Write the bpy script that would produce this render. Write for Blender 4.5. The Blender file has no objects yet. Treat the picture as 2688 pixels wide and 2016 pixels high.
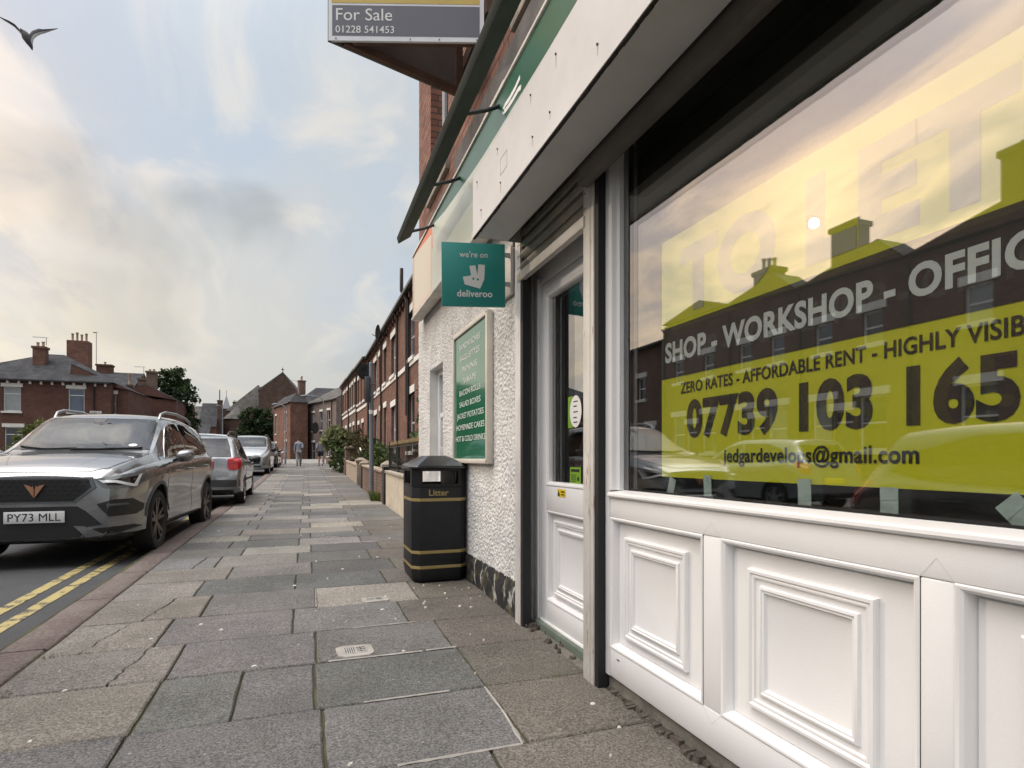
import bpy, bmesh, math, random
from mathutils import Vector, Matrix, noise as mnoise
from mathutils.bvhtree import BVHTree
R = math.radians
SC = bpy.context.scene
COL = SC.collection
# ------------------------------------------------------------------ camera
PSI = math.atan(539/1515)
cam_d = bpy.data.cameras.new('camera'); cam = bpy.data.objects.new('camera', cam_d); COL.objects.link(cam)
cam.location = (0, 0, 1.0); cam.rotation_euler = (R(90), 0, -PSI)
cam_d.sensor_width = 36; cam_d.lens = 36*1515/2688; cam_d.shift_y = 196/2688
cam_d.clip_start = .05; cam_d.clip_end = 3000
SC.camera = cam
# ------------------------------------------------------------------ sky and sun
SUN = Vector((-.690, .639, .340)).normalized()
ELEV = math.asin(SUN.z); AZ = math.atan2(SUN.x, SUN.y)
w = bpy.data.worlds.new('World'); SC.world = w; w.use_nodes = True
nt = w.node_tree; nt.nodes.clear()
class NB:
    "tiny node builder"
    def __init__(s, tree): s.t = tree
    def n(s, kind, **kw):
        nd = s.t.nodes.new(kind); ins = kw.pop('ins', {})
        for k, v in kw.items(): setattr(nd, k, v)
        for k, v in ins.items():
            if hasattr(v, 'is_output') or isinstance(v, bpy.types.NodeSocket): s.t.links.new(v, nd.inputs[k])
            else:
                if isinstance(v, tuple) and len(v) == 4 and nd.inputs[k].type == 'VECTOR': v = v[:3]
                nd.inputs[k].default_value = v
        return nd
    def math(s, op, a, b=None, c=None, clamp=False):
        ins = {0: a}
        if b is not None: ins[1] = b
        if c is not None: ins[2] = c
        return s.n('ShaderNodeMath', operation=op, use_clamp=clamp, ins=ins).outputs[0]
    def vmath(s, op, a, b=None, out=0):
        ins = {0: a}
        if b is not None: ins[1] = b
        return s.n('ShaderNodeVectorMath', operation=op, ins=ins).outputs[out]
    def mix(s, f, a, b, mode='MIX'):
        return s.n('ShaderNodeMix', data_type='RGBA', blend_type=mode, ins={0: f, 6: a, 7: b}).outputs[2]
    def ramp(s, f, lo, hi, a=0., b=1.):
        return s.n('ShaderNodeMapRange', interpolation_type='SMOOTHSTEP', ins={0: f, 1: lo, 2: hi, 3: a, 4: b}).outputs[0]
    def noise(s, vec, scale, detail=3, rough=.5, dist=0., out=0):
        return s.n('ShaderNodeTexNoise', ins={'Vector': vec, 'Scale': scale, 'Detail': detail, 'Roughness': rough, 'Distortion': dist}).outputs[out]
def c4(c): return (c[0], c[1], c[2], 1.)
B = NB(nt)
gen = B.n('ShaderNodeTexCoord').outputs['Generated']
sky = B.n('ShaderNodeTexSky', sky_type='NISHITA', sun_disc=False, sun_elevation=ELEV, sun_rotation=AZ, dust_density=3., air_density=1.2).outputs[0]
sep = B.n('ShaderNodeSeparateXYZ', ins={0: gen})
zz = B.math('MAXIMUM', sep.outputs[2], 0.)
den = B.math('ADD', zz, .22)
px = B.math('DIVIDE', sep.outputs[0], den); py = B.math('DIVIDE', sep.outputs[1], den)
plane = B.n('ShaderNodeCombineXYZ', ins={0: px, 1: py}).outputs[0]
SKYOFF = (-18.98, 1.656, 0.)
streak = B.n('ShaderNodeMapping', ins={0: plane, 2: (0, 0, R(-28)), 3: (1., .50, 1.)}).outputs[0]
warp = B.noise(plane, .9, 2, .5, 0., 1)
streak = B.vmath('ADD', streak, B.n('ShaderNodeMapping', ins={0: warp, 1: SKYOFF, 3: (.5, .5, .5)}).outputs[0])
n1 = B.noise(streak, 1.3, 4, .5, .2)
n2 = B.noise(streak, 3.7, 7, .55, .5)
n3 = B.noise(B.n('ShaderNodeMapping', ins={0: streak, 1: (3.3, 1.7, 0)}).outputs[0], 1.25, 4, .5, .3)
sdot = B.math('MAXIMUM', B.vmath('DOT_PRODUCT', gen, tuple(SUN), out=1), 0.)
sdot2 = B.math('MAXIMUM', B.vmath('DOT_PRODUCT', gen, (-.37, -.04, .928), out=1), 0.)
g_side = B.math('POWER', sdot2, 8.); g_mid = B.math('POWER', sdot, 14.); g_tight = B.math('POWER', sdot, 200.)
base = B.mix(B.ramp(n1, .40, .60), c4((.43, .50, .575)), c4((.49, .51, .525)))
base = B.mix(B.math('MULTIPLY', B.ramp(n2, .47, .65), .9), base, c4((.62, .60, .565)))
base = B.mix(B.math('MULTIPLY', B.ramp(n3, .50, .64), .80), base, c4((.275, .31, .33)))
hor = B.ramp(sep.outputs[2], .0, .34, 1., 0.)
base = B.mix(B.math('MULTIPLY', hor, .80), base, c4((.455, .452, .442)))
lowleft = B.math('MULTIPLY', B.ramp(sep.outputs[2], .05, .42, 1., 0.), B.math('MULTIPLY', B.math('POWER', sdot, 5.), B.ramp(sep.outputs[2], .02, .19, .25, 1.)))
base = B.mix(B.math('MULTIPLY', lowleft, .95, clamp=True), base, c4((.74, .66, .48)))
n4 = B.noise(B.n('ShaderNodeMapping', ins={0: plane, 1: (1.3, 4.1, 0), 2: (0, 0, R(38)), 3: (2.6, .95, 1.)}).outputs[0], 1.25, 6, .58, .6)
sunset = B.mix(B.ramp(n4, .41, .56), c4((.50, .44, .50)), c4((1.50, 1.10, .76)))
base = B.mix(B.math('MULTIPLY', B.math('POWER', B.math('MAXIMUM', B.vmath('DOT_PRODUCT', gen, (-.748, .524, .407), out=1), 0.), 11.), .95), base, sunset)
zen = B.ramp(sep.outputs[2], .50, .95, 1., 1.7)
base = B.mix(1., base, B.n('ShaderNodeCombineXYZ', ins={0: zen, 1: zen, 2: zen}).outputs[0], 'MULTIPLY')
lum = B.mix(B.ramp(n2, .38, .58), c4((.45, .42, .48)), c4((1.08, 1., .92)))
lum = B.mix(B.ramp(n3, .54, .68), lum, c4((.38, .36, .44)))
glow = B.mix(1., B.mix(1., B.mix(g_side, c4((0, 0, 0)), c4((6.3, 6.3, 6.25))), B.mix(g_mid, c4((0, 0, 0)), c4((.22, .13, .07))), 'ADD'), lum, 'MULTIPLY')
base = B.mix(1., base, glow, 'ADD')
base = B.mix(1., base, B.mix(g_tight, c4((0, 0, 0)), c4((.7, .45, .2))), 'ADD')
ground_c = B.ramp(sep.outputs[2], -.02, .0)
base = B.mix(ground_c, c4((.16, .15, .14)), base)
bg_cloud = B.n('ShaderNodeBackground', ins={0: base, 1: 1.0}).outputs[0]
bg_sky = B.n('ShaderNodeBackground', ins={0: sky, 1: .05}).outputs[0]
addn = B.n('ShaderNodeMixShader', ins={0: .88, 1: bg_sky, 2: bg_cloud}).outputs[0]
B.n('ShaderNodeOutputWorld', ins={0: addn})
sun_d = bpy.data.lights.new('sun', 'SUN'); sun = bpy.data.objects.new('sun', sun_d); COL.objects.link(sun)
sun_d.energy = 0.5; sun_d.angle = R(.65); sun_d.color = (1., .84, .64)
sun.location = SUN*60; sun.rotation_euler = SUN.to_track_quat('Z', 'Y').to_euler()
SC.view_settings.view_transform = 'Standard'; SC.view_settings.look = 'None'
SC.view_settings.exposure = 0.45; SC.view_settings.gamma = 1
SC.render.engine = 'CYCLES'
SC.cycles.use_denoising = True
SC.cycles.caustics_reflective = False; SC.cycles.caustics_refractive = False
SC.cycles.max_bounces = 8; SC.cycles.transparent_max_bounces = 12
SC.cycles.sample_clamp_indirect = 6.
# ------------------------------------------------------------------ helpers
S = .87                      # one metre in scene units (camera stands 1 unit high)
def G(Y):
    Y = max(Y, -30.)
    return .016*(min(Y, 16)-2.3)+.025*(min(max(Y, 16), 31)-16)
ORI = {}
def tag(o, label=None, cat=None, group=None, kind=None):
    if label: o['label'] = label
    if cat: o['category'] = cat
    if group: o['group'] = group
    if kind: o['kind'] = kind
    return o
def thing(name, label, cat, loc=(0, 0, 0), rz=0., group=None):
    o = bpy.data.objects.new(name, None); COL.objects.link(o)
    o.location = loc; o.rotation_euler = (0, 0, rz); o.empty_display_size = .2
    ORI[o] = Vector(loc)
    return tag(o, label, cat, group)
def link_mesh(name, me, mats, parent=None, smooth=None):
    o = bpy.data.objects.new(name, me); COL.objects.link(o)
    for m in (mats if isinstance(mats, (list, tuple)) else [mats]): me.materials.append(m)
    if parent is not None: o.parent = parent
    if smooth is not None:
        for p in me.polygons: p.use_smooth = True
        try: me.set_sharp_from_angle(angle=R(smooth))
        except Exception: pass
    return o
class MB:
    def __init__(s): s.v = []; s.f = []; s.m = []; s.mi = 0
    def add(s, vs, fs):
        b = len(s.v); s.v += [tuple(v) for v in vs]
        for f in fs: s.f.append([b+i for i in f]); s.m.append(s.mi)
        return s
    def box(s, x0, x1, y0, y1, z0, z1):
        if x0 > x1: x0, x1 = x1, x0
        if y0 > y1: y0, y1 = y1, y0
        if z0 > z1: z0, z1 = z1, z0
        return s.add([(x0,y0,z0),(x1,y0,z0),(x1,y1,z0),(x0,y1,z0),(x0,y0,z1),(x1,y0,z1),(x1,y1,z1),(x0,y1,z1)],
            [(0,3,2,1),(4,5,6,7),(0,1,5,4),(1,2,6,5),(2,3,7,6),(3,0,4,7)])
    def quad(s, a, b, c, d): return s.add([a, b, c, d], [(0, 1, 2, 3)])
    def poly(s, pts): return s.add(pts, [tuple(range(len(pts)))])
    def prism(s, pts, off):
        "closed prism: 3-D polygon pts swept by vector off"
        n = len(pts); off = Vector(off)
        vs = [Vector(p) for p in pts]; vs += [v+off for v in vs]
        fs = [tuple(range(n))[::-1], tuple(range(n, 2*n))]+[(i, (i+1) % n, n+(i+1) % n, n+i) for i in range(n)]
        return s.add(vs, fs)
    def hexa(s, b4, t4):
        return s.add(list(b4)+list(t4), [(0,3,2,1),(4,5,6,7),(0,1,5,4),(1,2,6,5),(2,3,7,6),(3,0,4,7)])
    def tube(s, path, r, n=8, cap=True):
        path = [Vector(p) for p in path]; k = len(path)
        rs = r if isinstance(r, (list, tuple)) else [r]*k
        vs = []; prev = None
        for i, p in enumerate(path):
            d = (path[min(i+1, k-1)]-path[max(i-1, 0)]).normalized()
            if prev is None:
                a = d.orthogonal().normalized()
            else:
                a = (prev-d*prev.dot(d)).normalized()
            prev = a; b = d.cross(a)
            for j in range(n):
                t = 2*math.pi*j/n
                vs.append(p+(a*math.cos(t)+b*math.sin(t))*rs[i])
        fs = [(i*n+j, i*n+(j+1) % n, (i+1)*n+(j+1) % n, (i+1)*n+j) for i in range(k-1) for j in range(n)]
        if cap: fs += [tuple(range(n))[::-1], tuple(range((k-1)*n, k*n))]
        return s.add(vs, fs)
    def lathe(s, prof, c=(0, 0, 0), axis='z', n=24, closed=False, caps=(1, 1)):
        vs = []; k = len(prof)
        for r, h in prof:
            for j in range(n):
                t = 2*math.pi*j/n; a, b = r*math.cos(t), r*math.sin(t)
                p = (a, b, h) if axis == 'z' else ((a, h, b) if axis == 'y' else (h, a, b))
                vs.append((p[0]+c[0], p[1]+c[1], p[2]+c[2]))
        rng = range(k) if closed else range(k-1)
        fs = [(i*n+j, i*n+(j+1) % n, ((i+1) % k)*n+(j+1) % n, ((i+1) % k)*n+j) for i in rng for j in range(n)]
        if not closed:
            if caps[0]: fs.append(tuple(range(n))[::-1])
            if caps[1]: fs.append(tuple(range((k-1)*n, k*n)))
        return s.add(vs, fs)
    def rings(s, rings, close_last=True, close_first=False):
        n = len(rings[0]); vs = [p for r in rings for p in r]
        fs = [(i*n+j, i*n+(j+1) % n, (i+1)*n+(j+1) % n, (i+1)*n+j) for i in range(len(rings)-1) for j in range(n)]
        if close_last: fs.append(tuple(range((len(rings)-1)*n, len(rings)*n)))
        if close_first: fs.append(tuple(range(n))[::-1])
        return s.add(vs, fs)
    def build(s, name, mats, parent=None, top=None, smooth=None, bevel=0., fix=True, merge=False):
        "top = thing whose origin the (world) coordinates are relative to"
        me = bpy.data.meshes.new(name)
        o0 = ORI[top] if top is not None else Vector((0, 0, 0))
        me.from_pydata([(v[0]-o0.x, v[1]-o0.y, v[2]-o0.z) for v in s.v], [], s.f)
        for p, mi in zip(me.polygons, s.m): p.material_index = mi
        if fix or bevel:
            bm = bmesh.new(); bm.from_mesh(me)
            if merge: bmesh.ops.remove_doubles(bm, verts=bm.verts, dist=1e-5)
            if fix: bmesh.ops.recalc_face_normals(bm, faces=bm.faces)
            if bevel:
                es = [e for e in bm.edges if len(e.link_faces) == 2 and e.calc_face_angle(0) > R(30)]
                bmesh.ops.bevel(bm, geom=es, offset=bevel, segments=2, profile=.5, affect='EDGES', clamp_overlap=True)
            bm.to_mesh(me); bm.free()
        me.update()
        return link_mesh(name, me, mats, parent, smooth if smooth is not None else (40 if bevel else None))
_txt = {}
def text2d(s, bold=0.):
    key = (s, bold)
    if key in _txt: return _txt[key]
    cu = bpy.data.curves.new('t', 'FONT'); cu.body = s; cu.size = 1.; cu.offset = bold; cu.resolution_u = 4
    cu.space_character = 1+bold*1.2
    ob = bpy.data.objects.new('t', cu); COL.objects.link(ob)
    dg = bpy.context.evaluated_depsgraph_get(); me = bpy.data.meshes.new_from_object(ob.evaluated_get(dg))
    vs = [(v.co.x, v.co.y) for v in me.vertices]; fs = [tuple(p.vertices) for p in me.polygons]
    bpy.data.objects.remove(ob); bpy.data.curves.remove(cu); bpy.data.meshes.remove(me)
    x0 = min(v[0] for v in vs); x1 = max(v[0] for v in vs)
    vs = [((x-x0)/(x1-x0), y) for x, y in vs]
    _txt[key] = (vs, fs, x1-x0); return _txt[key]
def put_text(mb, s, origin, u, v, width, cap, bold=0.):
    "letters of cap height cap stretched to width, drawn on the plane origin + a*u + b*v"
    vs, fs, w0 = text2d(s, bold); o = Vector(origin); u = Vector(u); v = Vector(v)
    k = cap/.70
    return mb.add([o+u*(x*width)+v*(y*k) for x, y in vs], fs)
# ------------------------------------------------------------------ materials
MATS = {}
def M(name, col, rough=.6, metal=0., var=.12, vs=5., bump=0., bs=80., spec=.5, coat=0., col2=None, attr=None, grain=0.):
    if name in MATS: return MATS[name]
    m = bpy.data.materials.new(name); m.use_nodes = True; t = m.node_tree; t.nodes.clear(); b = NB(t)
    oc = b.n('ShaderNodeTexCoord').outputs['Object']
    if attr: basec = b.n('ShaderNodeAttribute', attribute_name=attr).outputs[0]
    else: basec = c4(col)
    if var or col2:
        nz = b.noise(oc, vs, 5, .6)
        if col2: cc = b.mix(b.ramp(nz, .35, .65), basec, c4(col2))
        else:
            k = b.ramp(nz, .25, .75, 1-var, 1+var)
            cc = b.vmath('SCALE', basec, None)
            t.links.new(k, cc.node.inputs['Scale'])
    else: cc = basec
    if grain:
        gz = b.noise(oc, bs*1.6, 2, .6); k = b.ramp(gz, .3, .7, 1-grain, 1+grain)
        c2 = b.vmath('SCALE', cc, None); t.links.new(k, c2.node.inputs['Scale']); cc = c2
    p = b.n('ShaderNodeBsdfPrincipled', ins={'Base Color': cc, 'Roughness': rough, 'Metallic': metal, 'Specular IOR Level': spec, 'Coat Weight': coat, 'Coat Roughness': .04})
    if bump:
        bn = b.noise(oc, bs, 4, .6)
        bp = b.n('ShaderNodeBump', ins={'Strength': min(1., bump), 'Distance': .01*max(1., bump), 'Height': bn}).outputs[0]
        t.links.new(bp, p.inputs['Normal'])
    b.n('ShaderNodeOutputMaterial', ins={0: p.outputs[0]})
    MATS[name] = m; return m
def brickmat(name, c1, c2, mortar, bw=.195, rh=.065, ms=.008, zs=1., tint=.25, rough=.85, bump=.5, spec=.25):
    if name in MATS: return MATS[name]
    m = bpy.data.materials.new(name); m.use_nodes = True; t = m.node_tree; t.nodes.clear(); b = NB(t)
    tc = b.n('ShaderNodeTexCoord'); s = b.n('ShaderNodeSeparateXYZ', ins={0: tc.outputs['Object']}); nn = b.n('ShaderNodeSeparateXYZ', ins={0: tc.outputs['Normal']})
    side = b.math('GREATER_THAN', b.math('ABSOLUTE', nn.outputs[0]), b.math('ABSOLUTE', nn.outputs[1]))
    u = b.math('ADD', b.math('MULTIPLY', s.outputs[1], side), b.math('MULTIPLY', s.outputs[0], b.math('SUBTRACT', 1., side)))
    vec = b.n('ShaderNodeCombineXYZ', ins={0: u, 1: b.math('MULTIPLY', s.outputs[2], zs)}).outputs[0]
    br = b.n('ShaderNodeTexBrick', ins={'Vector': vec, 'Color1': c4(c1), 'Color2': c4(c2), 'Mortar': c4(mortar), 'Scale': 1., 'Mortar Size': ms, 'Mortar Smooth': .2, 'Bias': 0., 'Brick Width': bw, 'Row Height': rh})
    nz = b.noise(tc.outputs['Object'], 1.3, 6, .65)
    k = b.ramp(nz, .25, .75, 1-tint, 1+tint)
    cc = b.vmath('SCALE', br.outputs[0], None); t.links.new(k, cc.node.inputs['Scale'])
    p = b.n('ShaderNodeBsdfPrincipled', ins={'Base Color': cc, 'Roughness': rough, 'Specular IOR Level': spec})
    bp = b.n('ShaderNodeBump', invert=True, ins={'Strength': bump, 'Distance': .01, 'Height': br.outputs[1]}).outputs[0]
    t.links.new(bp, p.inputs['Normal']); b.n('ShaderNodeOutputMaterial', ins={0: p.outputs[0]})
    MATS[name] = m; return m
def glassmat(name, ior, tint=(.9, .93, .92), pw=4.):
    if name in MATS: return MATS[name]
    m = bpy.data.materials.new(name); m.use_nodes = True; t = m.node_tree; t.nodes.clear(); b = NB(t)
    g_ = b.n('ShaderNodeNewGeometry'); cs = b.math('ABSOLUTE', b.vmath('DOT_PRODUCT', g_.outputs['Normal'], g_.outputs['Incoming'], out=1))
    f0 = ((ior-1)/(ior+1))**2; fr = b.math('ADD', f0, b.math('MULTIPLY', 1-f0, b.math('POWER', b.math('SUBTRACT', 1., cs, clamp=True), pw)), clamp=True)
    tr = b.n('ShaderNodeBsdfTransparent', ins={0: c4(tint)}).outputs[0]
    gl = b.n('ShaderNodeBsdfGlossy', ins={0: c4((1, 1, 1)), 'Roughness': 0.}).outputs[0]
    mx = b.n('ShaderNodeMixShader', ins={0: fr, 1: tr, 2: gl}).outputs[0]
    b.n('ShaderNodeOutputMaterial', ins={0: mx}); MATS[name] = m; return m
def leafmat(name, c1, c2, rough=.55):
    if name in MATS: return MATS[name]
    m = bpy.data.materials.new(name); m.use_nodes = True; t = m.node_tree; t.nodes.clear(); b = NB(t)
    rnd = b.n('ShaderNodeNewGeometry').outputs['Random Per Island']
    nz = b.noise(b.n('ShaderNodeTexCoord').outputs['Object'], 1.7, 3, .6)
    f = b.math('ADD', b.math('MULTIPLY', rnd, .6), b.math('SUBTRACT', b.math('MULTIPLY', nz, 1.2), .4), clamp=True)
    cc = b.mix(f, c4(c1), c4(c2))
    p = b.n('ShaderNodeBsdfPrincipled', ins={'Base Color': cc, 'Roughness': rough, 'Specular IOR Level': .25}).outputs[0]
    tl = b.n('ShaderNodeBsdfTranslucent', ins={0: cc}).outputs[0]
    mx = b.n('ShaderNodeMixShader', ins={0: .25, 1: p, 2: tl}).outputs[0]
    b.n('ShaderNodeOutputMaterial', ins={0: mx}); MATS[name] = m; return m

brick_red = brickmat('red_brick', (.225, .102, .068), (.128, .058, .043), (.165, .125, .10))
brick_shop = brickmat('shop_brick', (.31, .15, .105), (.185, .078, .053), (.085, .068, .06))
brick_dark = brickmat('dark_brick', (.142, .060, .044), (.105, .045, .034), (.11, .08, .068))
brick_old = brickmat('weathered_brick', (.185, .10, .07), (.13, .082, .063), (.18, .16, .14))
brick_church = brickmat('church_stone', (.115, .07, .056), (.085, .054, .044), (.095, .072, .06), .45, .16)
slate = brickmat('slate_roof', (.075, .075, .08), (.055, .055, .058), (.04, .04, .042), .22, .17, .006, 1.5, .3, .85, .4, .06)
slate_pale = brickmat('pale_slate_roof', (.13, .122, .114), (.10, .095, .09), (.06, .06, .06), .22, .17, .006, 1.5, .3, .85, .4, .06)
render_brown = M('brown_render', (.165, .125, .108), .9, var=.2, vs=2, bump=.3, bs=60)
white_paint = M('white_painted_stone', (.74, .72, .68), .7, var=.1, vs=3)
upvc = M('white_upvc', (.80, .795, .79), .32, var=.035, vs=2.2, bump=.06, bs=140, spec=.5)
white_metal = M('white_coated_metal', (.63, .617, .605), .42, var=.10, vs=1.8, bump=.08, bs=90)
black_gap = M('black_rubber_gasket', (.012, .012, .013), .7, var=0)
soffit_dark = M('dark_soffit', (.035, .03, .027), .8, var=.2)
pipe_black = M('black_iron', (.02, .02, .022), .45, var=.2)
pane_dark = M('dark_window_glass', (.02, .024, .028), .04, var=0, spec=.9)
pane_pale = M('curtained_window_glass', (.30, .33, .33), .08, var=.15, vs=1.5, spec=.8)
pane_blue = M('blue_blind_glass', (.10, .13, .19), .06, var=.1, spec=.8)
stone_coping = M('stone_coping', (.34, .30, .25), .85, var=.2, bump=.4, bs=50)
chim_clay = M('clay_chimney_pot', (.36, .27, .19), .85, var=.2)
# ------------------------------------------------------------------ ground, road, kerb, pavement
YS = [-60, -30, -10, -4] + [y*2. for y in range(-1, 8)] + [16] + [18+y*2. for y in range(0, 7)] + [31, 34, 40, 60, 90, 140, 220, 400, 700]
def sheet(name, x0, x1, off, mat, ys=YS, kind='structure', seg=1):
    mb = MB(); n = seg+1
    for y in ys:
        for i in range(n): mb.v.append((x0+(x1-x0)*i/seg, y, G(y)+off))
    for j in range(len(ys)-1):
        for i in range(seg):
            a = j*n+i; mb.f.append([a, a+1, a+n+1, a+n]); mb.m.append(0)
    return tag(mb.build(name, mat, fix=False), kind=kind)
asphalt = M('asphalt', (.058, .060, .063), .8, var=.22, vs=1.1, bump=.7, bs=130, grain=.35)
earth = M('earth', (.10, .095, .08), .95, var=.3, bump=.4, bs=20)
sheet('ground', -500, 500, -.17, earth)
sheet('road', -7.1, -1.46, -.065, asphalt, seg=2)
far_pave = M('far_pavement', (.20, .19, .175), .85, var=.2, bump=.3)
sheet('far_pavement', -9.0, -7.1, -.012, far_pave)
ym = bpy.data.materials.new('worn_yellow_paint'); ym.use_nodes = True; t_ = ym.node_tree; t_.nodes.clear(); b_ = NB(t_)
oc_ = b_.n('ShaderNodeTexCoord').outputs['Object']
wear = b_.ramp(b_.noise(oc_, 9., 6, .7), .50, .60)
yc = b_.mix(wear, b_.mix(b_.noise(oc_, 40, 3), c4((.34, .275, .105)), c4((.43, .36, .16))), c4((.075, .072, .062)))
b_.n('ShaderNodeOutputMaterial', ins={0: b_.n('ShaderNodeBsdfPrincipled', ins={'Base Color': yc, 'Roughness': .75}).outputs[0]})
yl = [y*1. for y in range(-6, 13)]
for x in (-1.79, -1.975): sheet('road_marking', x, x+.085, -.061, ym, yl)
kerb_m = M('sandstone_kerb', (.125, .094, .086), .85, var=.25, vs=3.5, bump=.7, bs=35, col2=(.155, .128, .115), grain=.25)
rk = random.Random(4)
mb = MB(); y = -4.
while y < 58:
    l = rk.uniform(.85, 1.25); y1 = y+l-.012
    xi, xo = -1.262+rk.uniform(-.006, .006), -1.49+rk.uniform(-.008, .008)
    n = 5
    secs = []
    for i in range(n+1):
        yy = y+(y1-y)*i/n; z = G(yy); j = rk.uniform(-.005, .005)
        secs.append([(xi, yy, z-.14), (xi, yy, z-.012), (xi-.012, yy, z+.001), (xo+.045+j, yy, z-.001), (xo+.012+j, yy, z-.016), (xo+j, yy, z-.045), (xo-.004+j, yy, z-.16)])
    mb.rings(secs, True, True); y += l
tag(mb.build('kerb', kerb_m, smooth=50), kind='structure')
# flagstones ------------------------------------------------------
joint_m = M('mossy_joint', (.045, .038, .028), .95, var=.3, vs=3., col2=(.075, .08, .03), bump=.6, bs=60)
bed_ = sheet('joint_filling', -1.5, 1.5, -.014, joint_m)
slab_m = bpy.data.materials.new('flagstone'); slab_m.use_nodes = True; t_ = slab_m.node_tree; t_.nodes.clear(); b_ = NB(t_)
oc_ = b_.n('ShaderNodeTexCoord').outputs['Object']; tone_ = b_.n('ShaderNodeAttribute', attribute_name='tone').outputs[0]
def scaled(b, col, k):
    o = b.vmath('SCALE', col, None); b.t.links.new(k, o.node.inputs['Scale']); return o
k1 = b_.ramp(b_.noise(oc_, 1.7, 6, .65), .28, .72, .80, 1.18); k2 = b_.ramp(b_.noise(oc_, 110, 3, .75), .32, .68, .45, 1.6); k3 = b_.ramp(b_.noise(oc_, 34, 4, .7), .3, .7, .86, 1.14)
cc_ = scaled(b_, scaled(b_, scaled(b_, tone_, k1), k2), k3)
stain = b_.math('MULTIPLY', b_.ramp(b_.noise(oc_, 3.1, 5, .7, .6), .56, .70), .45)
cc_ = b_.mix(stain, cc_, c4((.105, .095, .08)))
moss_ = b_.math('MULTIPLY', b_.ramp(b_.noise(oc_, 2.3, 6, .7), .60, .74), .35); cc_ = b_.mix(moss_, cc_, c4((.14, .145, .085)))
vo = b_.n('ShaderNodeTexVoronoi', ins={'Vector': oc_, 'Scale': 9.}); gum = b_.math('MULTIPLY', b_.ramp(vo.outputs[0], .035, .075, 1., 0.), .45)
cc_ = b_.mix(gum, cc_, c4((.42, .40, .37)))
vp = b_.n('ShaderNodeTexVoronoi', ins={'Vector': oc_, 'Scale': 70.}); chip = b_.math('MULTIPLY', b_.ramp(vp.outputs[0], .06, .16, 1., 0.), b_.ramp(b_.noise(oc_, 40, 2), .58, .66)); cc_ = b_.mix(chip, cc_, c4((.55, .53, .50)))
pp_ = b_.n('ShaderNodeBsdfPrincipled', ins={'Base Color': cc_, 'Roughness': .8, 'Specular IOR Level': .35})
hh_ = b_.math('ADD', b_.noise(oc_, 110, 4, .7), b_.math('MULTIPLY', b_.noise(oc_, 9, 4, .6), 1.6))
t_.links.new(b_.n('ShaderNodeBump', ins={'Strength': .55, 'Distance': .010, 'Height': hh_}).outputs[0], pp_.inputs['Normal'])
b_.n('ShaderNodeOutputMaterial', ins={0: pp_.outputs[0]})
rows = [-1.72, -1.2, -.68, -.16, .36, .88, 1.39, 1.91, 2.43, 2.955, 3.46, 3.99, 4.55, 5.08, 5.60, 6.14, 6.62, 7.12, 7.56]
while rows[-1] < 58: rows.append(rows[-1]+.5)
rs = random.Random(11)
mb = MB(); tones = []
def slab(poly, tone, near):
    "poly: outline (x, y) anticlockwise; bevelled flag standing a little proud"
    base = len(mb.v); n = len(poly)
    cx = sum(p[0] for p in poly)/n; cy = sum(p[1] for p in poly)/n
    dz = rs.uniform(-.003, .003); tx, ty = rs.uniform(-.004, .004), rs.uniform(-.004, .004)
    def zof(x, y): return G(y)+dz+(x-cx)*tx+(y-cy)*ty
    lay = []
    for ins, d in ((0, -.05), (0, -.007), (.006, 0.)):
        r = []
        for x, y in poly:
            dx, dy = cx-x, cy-y; L = math.hypot(dx, dy)
            r.append((x+dx/L*ins*1.3, y+dy/L*ins*1.3, zof(x, y)+d))
        lay.append(r)
    mb.rings(lay, True)
    tones.extend([tone]*(len(mb.v)-base))
def wob(a, b, near, k=6):
    if not near: return [a]
    out = [a]
    for i in range(1, k):
        t = i/k; out.append((a[0]+(b[0]-a[0])*t+rs.uniform(-.003, .003), a[1]+(b[1]-a[1])*t+rs.uniform(-.003, .003)))
    return out
CR = {10: (-.80, -.79, 3), 11: (-1.09, -1.0, 4), 12: (-.93, -.85, 3), 13: (-1.0, -.93, 3), 14: (-.95, -.90, 2), 16: (-.98, -.9, 3)}
CR = {9: (-.82, -.76), 10: (-1.08, -.98), 11: (-.93, -.84), 14: (-.93, -.88), 17: (-1.0, -.95)}
pal = {k: (v[0]*.585, v[1]*.585, v[2]*.585) for k, v in {'beige': (.30, .282, .252), 'grey': (.226, .222, .214), 'dark': (.168, .168, .164), 'mauve': (.228, .220, .212), 'brown': (.215, .195, .168), 'pale': (.43, .405, .345), 'light': (.33, .313, .285)}.items()}
near_tone = {7: ['grey', 'mauve', 'mauve', 'brown'], 8: ['beige', 'grey', 'dark', 'brown'], 6: ['beige', 'mauve', 'grey', 'brown'], 9: ['beige', 'mauve', 'grey', 'brown'],
    10: ['beige', 'mauve', 'mauve', 'brown'], 11: ['beige', 'mauve', 'pale', 'brown'], 12: ['beige', 'dark', 'dark', 'brown'], 13: ['beige', 'mauve', 'dark', 'brown'],
    14: ['grey', 'light', 'dark', 'brown'], 15: ['grey', 'light', 'dark', 'brown'], 16: ['dark', 'dark', 'light', 'mauve'], 17: ['beige', 'dark', 'grey', 'brown'], 18: ['grey', 'beige', 'light', 'brown']}
near_tone[8] = ['beige', 'grey', 'dark', 'brown']
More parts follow.
